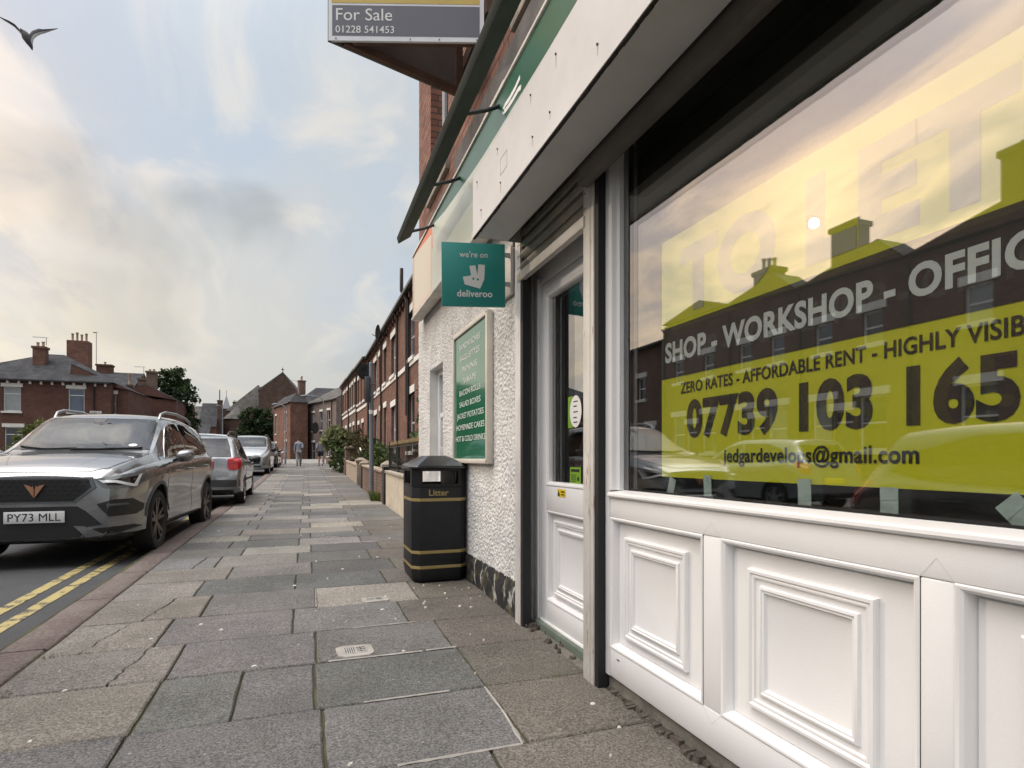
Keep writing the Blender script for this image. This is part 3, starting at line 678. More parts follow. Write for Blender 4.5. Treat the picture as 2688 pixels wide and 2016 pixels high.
while yy > -1:
    l = rr.uniform(.02, .07); mb.box(XB+.0, XB+.014, yy-l, yy, ZB-.0125-rr.random()*.004, ZB-.0115); yy -= l
mb.build('perished_seal', M('perished_seal', (.035, .028, .024), .9, var=.4), box, shut)
mb = MB(); mb.box(1.115, XW+.02, -4, 3.2, ZB+.09, ZB+.12); mb.box(1.115, 1.12, -4, 3.2, ZB, ZB+.1); mb.build('slot_lining', soffit_dark, box, shut)
mb = MB(); mb.box(XW+.02, 1.29, -4, 2.30, 2.42, 2.44); mb.box(1.279, 1.30, -1.7, 2.2, 2.40, 2.42); mb.build('soffit', soffit_dark, box, shut)
# screws with rust streaks
rr = random.Random(6)
for y in (3.08, 2.72, 2.30, 2.05, 1.66, 1.42, 1.1):
    for z in (2.55, 2.36):
        if rr.random() < .25: continue
        y_ = y+rr.uniform(-.05, .05); mb = MB(); mk = MB(); mb.lathe([(.0045, -.003), (.004, .002)], (XB-.001, y_, z), 'x', 8)
        l = rr.uniform(.015, .06); mk.prism([(XB-.0006, y_-.0025, z), (XB-.0006, y_+.0025, z), (XB-.0006, y_+.001, z-l), (XB-.0006, y_-.001, z-l)], (-.0004, 0, 0))
        mb.build('screw', M('rust', (.09, .045, .025), .85), box, shut); mk.build('rust_streak', M('rust_stain', (.52, .42, .33), .8, var=.2), box, shut)
y0, y1, z0, z1 = 2.60, 2.70, 2.395, 2.475
mb = MB()
for a in ((y0, y1, z0, z0+.003), (y0, y1, z1-.003, z1), (y0, y0+.003, z0, z1), (y1-.003, y1, z0, z1)): mb.box(XB-.001, XB+.001, a[0], a[1], a[2], a[3])
mb.build('label_outline', M('grime_line', (.50, .475, .45), .9, var=.3), box, shut)
# door curtain
mb = MB(); z = 2.105; XC = 1.205
while z < 2.5:
    pr_ = [(XC, z), (XC-.010, z+.012), (XC-.016, z+.03), (XC-.010, z+.052), (XC, z+.063), (XC+.004, z+.066)]
    for (xa, za), (xb, zb) in zip(pr_, pr_[1:]): mb.quad((xa, 3.25, za), (xa, 2.35, za), (xb, 2.35, zb), (xb, 3.25, zb))
    z += .067
mb.build('door_curtain', slat_m, shut, shut, smooth=25, fix=False)
MB().box(XC-.022, XC+.012, 2.36, 3.245, 2.052, 2.105).build('bottom_rail', rusty, shut, shut, bevel=.003)
MB().box(XC-.0235, XC-.022, 3.18, 3.235, 2.06, 2.092).build('worn_label', M('yellowed_label', (.50, .46, .28), .7, var=.25, vs=30), shut, shut)
MB().box(1.125, 1.175, -1.7, 2.30, 2.20, 2.30).build('window_bottom_rail', M('dark_bottom_rail', (.13, .115, .10), .6, var=.2), shut, shut, bevel=.004)
for (ya, yb, m_) in ((2.275, 2.375, rusty), (3.205, 3.29, steel_w)):
    mb = MB(); xa = 1.19
    mb.box(xa, xa+.05, ya+.035, yb, -.01, 2.33); mb.box(xa+.004, xa+.008, ya+.030, ya+.036, -.01, 2.33); mb.box(xa, xa+.05, ya, ya+.030, 0, 2.33)
    g = mb.build('guide_rail', m_, shut, shut, bevel=.003)
    MB().box(xa+.006, xa+.055, ya-.034, ya-.001, -.01, 2.30).build('rail_channel', black_gap, g, shut)
for y in (2.33, 3.24): MB().tube([(1.20, y-.04, 2.33), (1.19, y, 2.36), (1.19, y+.06, 2.345), (1.20, y+.09, 2.30)], .012, 8).build('curtain_guide', M('grey_guide_horn', (.17, .15, .145), .7), shut, shut, smooth=40)
# ------------------------------------------------------------------ fascia sign, trough light, boards
green = M('gloss_green_board', (.008, .105, .062), .28, var=.14, vs=4, spec=.45, grain=.05)
pale_g = M('faded_pale_green', (.60, .66, .55), .30, var=.12, vs=5, col2=(.66, .66, .56))
peach = M('faded_peach', (.70, .58, .47), .35, var=.10, vs=4, col2=(.66, .60, .47))
orange = M('orange_vinyl', (.75, .17, .06), .4, var=.08)
orange_l = M('faint_orange_line', (.80, .42, .27), .4, var=.1)
sg = thing('fascia_sign', 'long gloss green fascia board with a pale wave and peach end panel above the pebbledash', 'shop sign', (1.15, 1.2, 2.53))
XS = 1.10
MB().box(XS, XS+.08, -4, 6.31, 2.535, 3.20).build('backing_board', green, sg, sg)
mb = MB(); pts = [(5.30, 3.165), (4.78, 3.09), (4.38, 3.055), (4.17, 3.04), (3.97, 3.02), (3.65, 3.0), (3.24, 2.99), (2.6, 2.975), (1.8, 2.95), (.8, 2.88), (0, 2.8), (-1, 2.75), (-4, 2.70)]
mb.prism([(XS-.0004, y, z) for y, z in pts]+[(XS-.0004, -4, 2.545), (XS-.0004, 5.30, 2.545)], (-.001, 0, 0)); mb.build('wave_panel', pale_g, sg, sg)
MB().prism([(XS-.0004, 5.302, 2.545), (XS-.0004, 6.30, 2.545), (XS-.0004, 6.30, 3.19), (XS-.0004, 5.302, 3.17)], (-.0012, 0, 0)).build('end_panel', peach, sg, sg)
MB().prism([(XS-.0012, 5.30, 3.185), (XS-.0012, 5.28, 2.95), (XS-.0012, 5.315, 2.95), (XS-.0012, 5.33, 3.10), (XS-.0012, 5.95, 3.17), (XS-.0012, 6.2, 3.19)], (-.001, 0, 0)).build('orange_flash', orange, sg, sg)
mb = MB()
for a in ((5.335, 5.343, 2.58, 3.05), (5.335, 6.24, 2.57, 2.578), (6.235, 6.243, 2.57, 3.15)): mb.box(XS-.0026, XS-.0015, *a)
mb.build('orange_outline', orange_l, sg, sg)
def ribbon(mb, pts, wd, X):
    for (ya, za), (yb, zb) in zip(pts, pts[1:]):
        d = Vector((yb-ya, zb-za)).normalized()*wd; mb.prism([(X, ya-d.y, za+d.x), (X, ya+d.y, za-d.x), (X, yb+d.y, zb-d.x), (X, yb-d.y, zb+d.x)], (-.001, 0, 0))
mb = MB(); ribbon(mb, [(2.955, 3.085), (3.03, 3.072), (3.12, 3.068), (3.20, 3.075), (3.245, 3.068), (3.235, 3.045), (3.15, 3.035), (3.07, 3.03), (2.98, 3.032), (2.94, 3.02)], .013, XS-.0016)
mb.build('white_script', white_ink, sg, sg)
mb = MB(); mb.box(XS-.02, XS+.09, -4, 6.33, 2.512, 2.534); mb.box(XS-.006, XS+.09, 6.31, 6.328, 2.534, 3.20); mb.box(XS-.012, XS+.10, -4, 6.33, 3.201, 3.222)
mb.build('trim', M('weathered_white_trim', (.62, .59, .54), .6, var=.2, vs=6), sg, sg, bevel=.003)
# ledge of old timber and flashing above the sign
mb = MB(); rr = random.Random(2); y = 6.3
while y > -3.5:
    l = rr.uniform(.2, .5); z = 3.232+rr.uniform(0, .02)
    mb.hexa([(XS-.01, y-l, 3.222), (XW, y-l, 3.222), (XW, y, 3.222), (XS-.01, y, 3.222)], [(XS+.0, y-l, z), (XW, y-l, z+.05), (XW, y, z+.04), (XS+.0, y, z-.003)]); y -= l
mb.build('lead_flashing', M('peeling_flashing', (.50, .46, .41), .75, var=.35, vs=9, bump=.5), sg, sg)
mb = MB(); mb.box(XW-.045, XW-.002, -4, 4.75, 3.30, 3.55); mb.box(XW-.06, XW-.002, 4.85, 5.9, 3.31, 3.40)
mb.build('old_board', M('weathered_grey_timber', (.11, .10, .095), .85, var=.3, vs=6, bump=.4), shop, shop)
MB().tube([(XW-.05, 3.0, 3.30), (XW-.045, 3.6, 3.275), (XW-.05, 4.3, 3.30), (XW-.045, 5.0, 3.27), (XW-.05, 6.2, 3.30)], .008, 6).build('cable', pipe_black, shop, shop)
tl = thing('trough_light', 'long dark green trough light on thin arms above the green fascia board', 'sign light', (.85, 2.0, 3.0))
tm = M('dark_green_trough', (.032, .040, .034), .8, var=.15, vs=4, spec=.15)
sec = [(.79, 2.965), (.905, 3.045), (.885, 3.085), (.83, 3.085), (.775, 3.02)]
MB().prism([(x, 5.33, z) for x, z in sec], (0, -9.3, 0)).build('trough', tm, tl, tl, bevel=.006)
for y in (5.22, 4.28, 3.33, 2.3, 1.2):
    mb = MB().tube([(.88, y, 3.05), (1.02, y, 3.10), (1.16, y, 3.17), (XW, y, 3.17)], .013, 8); mb.box(1.15, 1.2, y-.03, y+.03, 3.10, 3.24); mb.build('arm', pipe_black, tl, tl, smooth=40)
# V-shaped sale board ---------------------------------------------------------
fsb = thing('sale_board', 'V shaped sale board, white framed with grey and yellow bands, high on the brick wall', 'sale board', (.7, 4.1, 3.88))
white_f = M('white_board_frame', (.78, .80, .84), .5, var=.05)
grey_b = M('slate_grey_print', (.125, .135, .165), .5, var=.04); gold_b = M('mustard_print', (.60, .45, .10), .5, var=.05)
inner = M('brown_board_back', (.16, .14, .13), .85, var=.12)
def vpanel(pa, pb, za, zb, th):
    a = Vector((pa[0], pa[1], 0)); b = Vector((pb[0], pb[1], 0)); d = (b-a).normalized(); n = Vector((d.y, -d.x, 0)); return a, b, d, n
TIP, W1, W2 = (.142, 4.165), (1.155, 3.825), (1.155, 4.47)
za, zb = 3.879, 4.86
a, b, d, n = vpanel(TIP, W1, za, zb, .02); L = (b-a).length; up = Vector((0, 0, 1))
def pp(o, u, z, off=0.): return o+d*u+n*off+up*z
mb = MB(); mb.prism([pp(a, 0, za), pp(a, L, za), pp(a, L, zb), pp(a, 0, zb)], -n*.018); mb.build('front_panel', white_f, fsb, fsb)
def strip(name, u0, u1, z0, z1, off, m): return MB().prism([pp(a, u0, z0, off), pp(a, u1, z0, off), pp(a, u1, z1, off), pp(a, u0, z1, off)], n*.001).build(name, m, fsb, fsb)
strip('grey_band', .025, L-.03, 3.913, 4.122, .0005, grey_b); strip('yellow_field', .02, L-.03, 4.138, zb-.03, .0005, gold_b)
mb = MB(); put_text(mb, 'For Sale', pp(a, .052, 4.018, .003), d, up, .385, .083, .004); mb.build('lettering', white_ink, fsb, fsb, fix=False); mb = MB(); put_text(mb, '01228 541453', pp(a, .048, 3.932, .003), d, up, .402, .049, .004); mb.build('lettering', white_ink, fsb, fsb, fix=False)
mb = MB()
for u in (.05, .56, .76, 1.02): mb.lathe([(.005, -.003), (.004, .002)], tuple(pp(a, u, 3.893, .001)), 'y', 8)
mb.build('screw', M('dull_screw', (.2, .2, .21), .5), fsb, fsb)
a2, b2, d2, n2 = vpanel(TIP, W2, za, zb, .02); L2 = (b2-a2).length
q = lambda u, z, off: a2+d2*u+n2*off+up*z
MB().prism([q(0, za, .0), q(L2, za, .0), q(L2, zb, .0), q(0, zb, .0)], -n2*.018).build('rear_panel', inner, fsb, fsb)
mb = MB(); mb.prism([q(.10, za, .002), q(L2, za, .002), q(L2, za+.05, .002), q(.10, za+.05, .002)], n2*.035); mb.prism([q(L2-.06, za+.05, .002), q(L2, za+.05, .002), q(L2, zb, .002), q(L2-.06, zb, .002)], n2*.035)
mb.prism([pp(a, .16, za+.001, -.053), pp(a, L, za+.001, -.053), pp(a, L, za+.04, -.053), pp(a, .16, za+.04, -.053)], n*.035)
mb.build('timber_frame', M('damp_timber', (.12, .07, .05), .85, var=.25, bump=.3), fsb, fsb)
MB().box(1.165, XW-.001, 3.80, 4.5, za+.2, za+.3).build('wall_batten', M('damp_timber', (.12, .07, .05)), fsb, fsb)
# square projecting sign -----------------------------------------------------
ps = thing('projecting_sign', 'square teal sign with pale logo sticking out beside the end of the shutter housing', 'projecting sign', (.96, 3.40, 1.92))
teal = M('teal_sign', (.012, .215, .19), .42, var=.05, vs=3)
P0 = Vector((.768, 3.415, 1.922)); PU = Vector((.385, -.055, .012)); PV = Vector((-.004, 0, .385)); PN = PU.cross(PV).normalized()
mb = MB(); mb.prism([P0, P0+PU, P0+PU+PV, P0+PV], -PN*.022); mb.build('panel', teal, ps, ps, bevel=.002)
lg = M('pale_grey_print', (.60, .60, .58), .5, var=.04)
px2 = lambda x, y, o=.0015: P0+PU*((x-437)/662)+PV*((985-y)/692)+PN*o
mb = MB(); mb.prism([px2(*p) for p in ((722, 548), (783, 538), (806, 640), (816, 526), (885, 531), (876, 690), (832, 793), (672, 750), (652, 668), (740, 650))], PN*.0008); mb.build('logo', lg, ps, ps)
mb = MB()
for cx, cy in ((762, 686), (809, 693)): mb.poly([px2(cx+math.cos(t)*12, cy+math.sin(t)*12, .0028) for t in [i*math.pi/8 for i in range(16)]])
mb.build('logo_eye', teal, ps, ps, fix=False)
mb = MB(); ul = PU.normalized(); vl = PV.normalized()
put_text(mb, "we're on", px2(620, 452), ul, vl, 295/662*.39, .036, .012); mb.build('lettering', lg, ps, ps, fix=False); mb = MB(); put_text(mb, 'deliveroo', px2(592, 882), ul, vl, 368/662*.39, .040, .022); mb.build('lettering', lg, ps, ps, fix=False)
MB().box(XW-.034, XW-.012, 3.36, 3.56, 2.02, 2.32).build('wall_plate', M('grey_wall_plate', (.50, .48, .46), .5, .2, var=.08), ps, ps, bevel=.003)
mb = MB()
for z in (2.08, 2.26): mb.box(1.13, XW-.03, 3.372, 3.39, z-.012, z+.012)
mb.build('bracket', M('grey_wall_plate', (.5, .48, .46)), ps, ps)
# menu board --------------------------------------------------------------
mbd = thing('menu_board', 'tall framed green menu board with white list of snacks on the pebbledash wall', 'menu board', (1.19, 4.29, .965))
y0, y1, z0, z1 = 3.795, 4.785, .965, 2.03; xb = 1.165
fr_m = M('cream_board_frame', (.66, .61, .53), .5, var=.1)
mb = MB(); f = .034
mb.box(xb, XW-.008, y0, y0+f, z0, z1); mb.box(xb, XW-.008, y1-f, y1, z0, z1); mb.box(xb, XW-.008, y0+f, y1-f, z0, z0+f); mb.box(xb, XW-.008, y0+f, y1-f, z1-f, z1); mb.build('frame', fr_m, mbd, mbd, bevel=.003)
MB().box(xb+.014, xb+.02, y0+f, y1-f, z0+f, z1-f).build('green_panel', M('menu_green', (.008, .165, .085), .10, var=.06, spec=.6, coat=.6), mbd, mbd)
mb = MB(); u = Vector((0, -1, 0))
items = [('SANDWICHES', .60), ('BAGUETTES', .56), ('PANINIS', .42), ('WRAPS', .36), ('BACON ROLLS', .60), ('SALAD BOXES', .60), ('JACKET POTATOES', .76), ('HOMEMADE CAKES', .80), ('HOT & COLD DRINKS', .84)]
for i, (s_, wd) in enumerate(items):
    mb = MB(); put_text(mb, s_, (xb+.0125, 4.29+wd/2, 1.875-i*.092), u, up, wd, .043, .004)
    mb.build('lettering', M('menu_white', (.78, .80, .76), .4, var=.1, vs=12), mbd, mbd, fix=False)
mb = MB()
for y in (y0+.015, y1-.015):
    for z in (z0+.015, z1-.015): mb.lathe([(.007, -.002), (.006, .001)], (xb-.0005, y, z), 'x', 8)
mb.build('screw', pipe_black, mbd, mbd)
# ------------------------------------------------------------------ litter bin
bin_m = M('black_bin_plastic', (.009, .0095, .011), .45, var=.25, vs=6, bump=.25, bs=120, spec=.38)
gold_m = M('gold_band', (.30, .225, .085), .5, var=.12, vs=8)
BX0, BX1, BY0, BY1 = .768, 1.202, 4.43, 4.94; gz = G(4.6)
lb = thing('litter_bin', 'black chamfered litter bin with gold bands and hooded openings standing against the pebbledash wall', 'litter bin', ((BX0+BX1)/2, (BY0+BY1)/2, gz))
def octa(e, z, ch=.055): return [(BX0-e+ch, BY0-e, z), (BX1+e-ch, BY0-e, z), (BX1+e, BY0-e+ch, z), (BX1+e, BY1+e-ch, z), (BX1+e-ch, BY1+e, z), (BX0-e+ch, BY1+e, z), (BX0-e, BY1+e-ch, z), (BX0-e, BY0-e+ch, z)]
mb = MB(); mb.rings([octa(-.012, gz+.012), octa(-.004, gz+.05), octa(0, gz+.09), octa(0, .775), octa(-.012, .782)], True, True); body = mb.build('body', bin_m, lb, lb, bevel=.004, smooth=22)
mb = MB()
for x in (BX0+.07, BX1-.07):
    for y in (BY0+.07, BY1-.07): mb.lathe([(.02, -.03), (.02, .02)], (x, y, gz+.02), 'z', 12)
mb.build('foot', black_gap, lb, lb)
mb = MB(); ch = .055; t = .02
for sx, sy in ((0, 0), (1, 0), (1, 1), (0, 1)):
    X0 = BX1 if sx else BX0; Y0 = BY1 if sy else BY0; ax = -1 if sx else 1; ay = -1 if sy else 1
    pts = [(X0+ax*ch, Y0), (X0, Y0+ay*ch), (X0, Y0+ay*.115), (X0+ax*t, Y0+ay*.115), (X0+ax*t, Y0+ay*ch*1.15), (X0+ax*ch*1.15, Y0+ay*t), (X0+ax*.075, Y0+ay*t), (X0+ax*.075, Y0)]
    mb.prism([(p[0], p[1], .778) for p in pts], (0, 0, .15))
for z0, z1 in ((.778, .802), (.903, .928)):
    mb.box(BX0+.075, BX1-.075, BY0, BY0+t, z0, z1); mb.box(BX0+.075, BX1-.075, BY1-t, BY1, z0, z1); mb.box(BX0, BX0+t, BY0+.115, BY1-.115, z0, z1); mb.box(BX1-t, BX1, BY0+.115, BY1-.115, z0, z1)
mb.build('hood', bin_m, lb, lb)
for a, b, c, e in ((BX0+.075, BX1-.075, BY0, 0), (BX0+.075, BX1-.075, BY1, 0)):
    s_ = -1 if c == BY0 else 1; mb = MB()
    mb.box(a-.008, b+.008, c, c+s_*.006, .796, .802); mb.box(a-.008, b+.008, c, c+s_*.006, .903, .909); mb.box(a-.008, a, c, c+s_*.006, .802, .903); mb.box(b, b+.008, c, c+s_*.006, .802, .903)
    mb.build('aperture_lip', bin_m, lb, lb)
MB().box(BX1-.11, BX1-.10, BY0+.02, BY1-.02, .785, .91).build('inner_baffle', bin_m, lb, lb)
mb = MB(); mb.rings([octa(.014, .922), octa(.022, .932), octa(.018, .946), octa(-.13, 1.022, .02), octa(-.14, 1.024, .02)], True, True); mb.build('lid', M('bin_lid', (.02, .022, .025), .16, var=.15, vs=5, bump=.08, bs=120, spec=.8), lb, lb, bevel=.003, smooth=14)
mb = MB()
for z in (.668, .262, .145):
    mb = MB(); mb.rings([octa(.0012, z), octa(.0018, z+.003), octa(.0018, z+.021), octa(.0012, z+.024)], False)
    mb.build('gold_band', gold_m, lb, lb, fix=True)
mb = MB(); put_text(mb, 'Litter', (BX0+.125, BY0-.0022, .713), (1, 0, 0), up, .155, .046, .02); mb.build('lettering', gold_m, lb, lb, fix=False)
mb = MB(); mb.box(BX0+.058, BX0+.0595, BY0-.001, BY0+.002, gz+.05, .90); mb.box(BX0+.056, BX0+.062, BY0-.004, BY0+.002, .80, .87); mb.build('door_gap', black_gap, lb, lb)
# ------------------------------------------------------------------ poster inside the window
po = thing('window_poster', 'yellow and black letting poster with phone number hung inside the shop window', 'poster', (1.30, 1.26, .93))
py_m = M('acid_yellow_print', (.76, .74, .018), .6, var=.04, vs=3); pk_m = M('poster_black', (.016, .015, .015), .6, var=0); pw_m = M('poster_grey_white', (.78, .82, .79), .6, var=.03)
PX = 1.302; PL, PR = 1.92, .61
MB().box(PX, PX+.004, PR, PL, .93, 1.835).build('sheet', py_m, po, po)
MB().box(PX-.0016, PX, PR, PL, 1.305, 1.498).build('black_band', pk_m, po, po)
def ptxt(nm, s_, ya, yb, zbase, cap, m, bold, off): 
    mb = MB(); put_text(mb, s_, (PX-off, ya, zbase), (0, -1, 0), up, ya-yb, cap, bold); return mb.build(nm, m, po, po, fix=False)
ptxt('headline', 'SHOP - WORKSHOP - OFFICE', 1.893, .635, 1.368, .070, pw_m, .036, .003)
ptxt('small_line', 'ZERO RATES - AFFORDABLE RENT - HIGHLY VISIBLE', 1.80, .665, 1.240, .0385, pk_m, .022, .0015)
ptxt('phone_number', '07739 103 165', 1.762, .722, 1.084, .122, pk_m, .048, .0015)
ptxt('email_line', 'jedgardevelops@gmail.com', 1.568, .918, .990, .042, pk_m, .026, .0015)
ptxt('big_letters', 'TO LET', 1.80, .72, 1.545, .215, M('glare_paled_letter', (.44, .43, .26), .6, var=0), .05, .0015)  # black letters given a paler colour to imitate sky glare on the glass
tape_m = M('masking_tape', (.50, .60, .55), .7, var=.12, vs=30, bump=.2)
rr = random.Random(12)
tp = [(1.855, .872, .040, .072, -.35, 'slanting strip of pale tape under the poster end nearest the door'), (1.645, .880, .040, .085, .03, 'upright strip of pale tape under the poster, next to the slanting one'), (1.235, .885, .045, .078, .02, 'middle one of the five pale tape strips under the yellow poster'),
      (.988, .862, .045, .10, 0, 'longest upright strip of pale tape under the yellow poster'), (.712, .862, .05, .10, .75, 'crooked torn strip of pale tape, farthest from the door under the poster')]
for y, z, w_, h, rot, lab in tp:
    mb = MB(); c_, s_ = math.cos(rot), math.sin(rot); n = 7
    zt = z+h*.9
    low = [(-w_/2+w_*i/n, -h/2+rr.uniform(-.004, .004)) for i in range(n+1)]; pts = low+[(w_/2, h/2), (-w_/2, h/2)]
    mb.prism([(PX-.002-.0004, y-(a*c_-b*s_), z+.02+(a*s_+b*c_)) for a, b in pts], (-.0006, 0, 0))
    mb.prism([(PX-.0034, y-(a*c_-b*s_), z+.02+(a*s_+b*c_)) for a, b in ((-w_/2, h*.18), (w_/2, h*.22), (w_/2, h*.5), (-w_/2, h*.5))], (-.0006, 0, 0))
    tag(mb.build('tape_strip', tape_m), lab, 'tape', 'tape strips along the bottom of the poster')
# ------------------------------------------------------------------ houses
def face_wall(mb, x0, x1, z0, z1, holes, depth, y=0.):
    xs = sorted({x0, x1, *[h[0] for h in holes], *[h[1] for h in holes]}); zs = sorted({z0, z1, *[h[2] for h in holes], *[h[3] for h in holes]})
    for a, b in zip(xs, xs[1:]):
        for c, d in zip(zs, zs[1:]):
            if any(h[0] <= a and b <= h[1] and h[2] <= c and d <= h[3] for h in holes): continue
            mb.quad((a, y, c), (b, y, c), (b, y, d), (a, y, d))
    for a, b, c, d in holes:
        mb.quad((a, y, c), (a, y, d), (a, y+depth, d), (a, y+depth, c)); mb.quad((b, y, c), (b, y+depth, c), (b, y+depth, d), (b, y, d))
        mb.quad((a, y, d), (b, y, d), (b, y+depth, d), (a, y+depth, d)); mb.quad((a, y, c), (a, y+depth, c), (b, y+depth, c), (b, y, c))
red_door = M('dark_red_door', (.10, .025, .02), .4, var=.1); blue_door = M('dark_blue_door', (.02, .03, .06), .4, var=.1)
def chimney(parent, x, y, w, d, z0, z1, pots, ph, mat, pr=.085, capx=.05):
    mb = MB(); mb.box(x-w/2, x+w/2, y-d/2, y+d/2, z0, z1-.12); mb.box(x-w/2-capx, x+w/2+capx, y-d/2-capx, y+d/2+capx, z1-.12, z1)
    c = mb.build('chimney', mat, parent)
    for i in range(pots):
        px_ = x+(i-(pots-1)/2)*(w*.86/max(pots, 1)) if pots > 1 else x
        h = ph*(.85+.3*((i*37+int(z1*10)) % 5)/4)
        MB().lathe([(pr*.95, 0), (pr, .03), (pr*.8, .07), (pr*.75, h*.8), (pr*1.0, h*.86), (pr*.95, h)], (px_, y, z1-.01), 'z', 12).build('chimney_pot', chim_clay, c, smooth=40)
    return c
def window_at(root, h, wmat=upvc, pmat=pane_dark, lintel=True, sill=True, depth=.09, bars='sash', lmat=white_paint, arch=False, y=0.):
    a, b, c, d = h; f = .05; mb = MB(); y0, y1 = y+depth, y+depth+.05
    mb.box(a, a+f, y0, y1, c, d); mb.box(b-f, b, y0, y1, c, d); mb.box(a+f, b-f, y0, y1, c, c+f); mb.box(a+f, b-f, y0, y1, d-f, d)
    if bars == 'sash': z = (c+d)/2
    else: z = c+(d-c)*.72
    mb.box(a+f, b-f, y0+.008, y1, z-.022, z+.022)
    fr = mb.build('window', wmat, root)
    MB().box(a+f, b-f, y0+.025, y0+.035, c+f, d-f).build('pane', pmat, fr)
    if lintel: MB().box(a-.09, b+.09, y-.025, y+.04, d, d+.19).build('lintel', lmat, root)
    if sill: MB().box(a-.07, b+.07, y-.07, y+depth, c-.10, c).build('sill', lmat, root)
    return fr
def house(name, lab, group, loc, rz, W, D, H, ridge, wins, doors, bm_, rm, string=None, corbel=False, gutter=True, pipes=(), chims=(), roof='gable', cat='house', hipL=0., hipR=0., over=.12, endw=True, lmat=white_paint, gables=None, gdepth=None):
    t = thing(name, lab, cat, loc, rz, group)
    holes = [w[:4] for w in wins]+[d[:4] for d in doors]
    mb = MB(); face_wall(mb, 0, W, -.3, H, holes, .16)
    mb.quad((0, D, -.3), (0, 0, -.3), (0, 0, H), (0, D, H)); mb.quad((W, 0, -.3), (W, D, -.3), (W, D, H), (W, 0, H)); mb.quad((W, D, -.3), (0, D, -.3), (0, D, H), (W, D, H))
    if roof == 'gable' and endw:
        mb.poly([(0, 0, H), (0, D/2, ridge-.03), (0, D, H)]); mb.poly([(W, D, H), (W, D/2, ridge-.03), (W, 0, H)])
    mb.build('wall', bm_, t, fix=False)
    th = .07; o = over; rf = MB()
    if roof == 'gable':
        sl = (ridge-H)/(D/2)
        for s_ in (0, 1):
            e = (-o if s_ == 0 else D+o); zl = H-o*sl
            P = [(0, e, zl), (W, e, zl), (W, D/2, ridge), (0, D/2, ridge)]
            if s_: P = P[::-1]
            rf.prism(P, (0, 0, th))
    elif roof == 'hip':
        yl = D/2; A, Bq, Cq, Dq = (-o, -o, H), (W+o, -o, H), (W+o, D+o, H), (-o, D+o, H); E, F_ = (hipL, yl, ridge), (W-hipR, yl, ridge)
        rf.add([A, Bq, Cq, Dq, E, F_], [(0, 1, 5, 4), (1, 2, 5), (2, 3, 4, 5), (3, 0, 4), (0, 3, 2, 1)])
    elif roof == 'frontgables':
        for (xa, za), (xt, zt), (xb, zb) in gables:
            rf.prism([(xa, -.10, za), (xb, -.10, zb), (xt, -.10, zt)], (0, gdepth or D*.8, 0))
        if gdepth: rf.prism([(0, gdepth-.3, H-.3), (0, gdepth-.1, H-.02), (0, D/2, H+.12), (0, D, H-.05), (0, D, H-.3)], (W, 0, 0))
    if roof: rfo = rf.build('roof', rm, t)
    if roof == 'frontgables':
        mb = MB()
        for (xa, za), (xt, zt), (xb, zb) in gables: mb.poly([(xa+.05, -.115, za), (xb-.05, -.115, zb), (xt, -.115, zt-.06)])
        mb.build('gable_face', bm_, t, fix=False)
    if string: MB().box(0, W, -.035, .0, string, string+.13).build('string_course', lmat, t)
    if corbel:
        n = max(2, int(W/.48))
        for i in range(n): x = (i+.5)*W/n; MB().box(x-.05, x+.05, -.10, .0, H-.24, H-.09).build('corbel', corbel if not isinstance(corbel, bool) else bm_, t)
    if gutter: MB().box(0, W, -o-.09, -o+.01, H-.085, H-.005).build('gutter', pipe_black, t)
    for x in pipes: MB().tube([(x, -.055, -.1), (x, -.055, H-.25), (x, -o-.03, H-.08)], .035, 8).build('downpipe', pipe_black, t, smooth=40)
    for wi, wd in enumerate(wins): window_at(t, wd[:4], pmat=wd[4] if len(wd) > 4 else (pane_dark, pane_dark, pane_pale, pane_dark, pane_blue)[(wi*3+len(name+lab)) % 5], bars=wd[5] if len(wd) > 5 else 'sash', lmat=lmat)
    for d in doors:
        a, b, c, e = d[:4]; dm = d[4]
        dr = MB().box(a+.05, b-.05, .10, .15, c, e-.32).build('door', dm, t)
        mb = MB(); mb.box(a, a+.05, .08, .15, c, e); mb.box(b-.05, b, .08, .15, c, e); mb.box(a+.05, b-.05, .08, .15, e-.05, e); mb.box(a+.05, b-.05, .085, .15, e-.32, e-.27); mb.build('door_frame', upvc, t)
        MB().box(a+.05, b-.05, .11, .12, e-.27, e-.05).build('fanlight', pane_dark, t)
        MB().lathe([(.02, -.02), (.03, 0), (.02, .02)], (b-.13, .08, c+.85), 'y', 10).build('handle', white_metal, dr)
        MB().box(a-.08, b+.08, -.025, .04, e, e+.19).build('lintel', lmat, t)
    for c in chims: chimney(t, *c)
    return t
PI = math.pi
# --- terrace on the right: facade plane x = 2.6, runs away from the shop
XT = 2.6; HA = 5.45
def right_house(y0, y1, lab, wins, doors, H=HA, ridge=7.0, x=XT, grp='terraced houses along the right pavement', bm_=brick_red, zg=None, **kw):
    "openings given with world y measured from the far end y1"
    zg = G(y0) if zg is None else zg
    conv = lambda l: [(y1-b, y1-a, c-zg, d-zg, *r) for a, b, c, d, *r in l]
    return house('terraced_house', lab, grp, (x, y1, zg), -PI/2, y1-y0, 7., H-zg, ridge-zg, conv(wins), conv(doors), bm_, slate, string=kw.pop('string', 3.44)-zg if 'string' in kw or True else None, corbel=True, **kw)
right_house(6.66, 12.2, 'red brick house set back right behind the pebbledashed shop, mostly hidden', [(7.2, 8.1, 3.65, 4.9), (10.2, 11.1, 3.65, 4.9), (10.2, 11.1, 1.3, 2.75)], [(8.6, 9.5, .2, 2.75, red_door)], chims=[(5.4, 3.5, .6, 1.0, 5.8, 7.6, 3, .4, brick_red)])
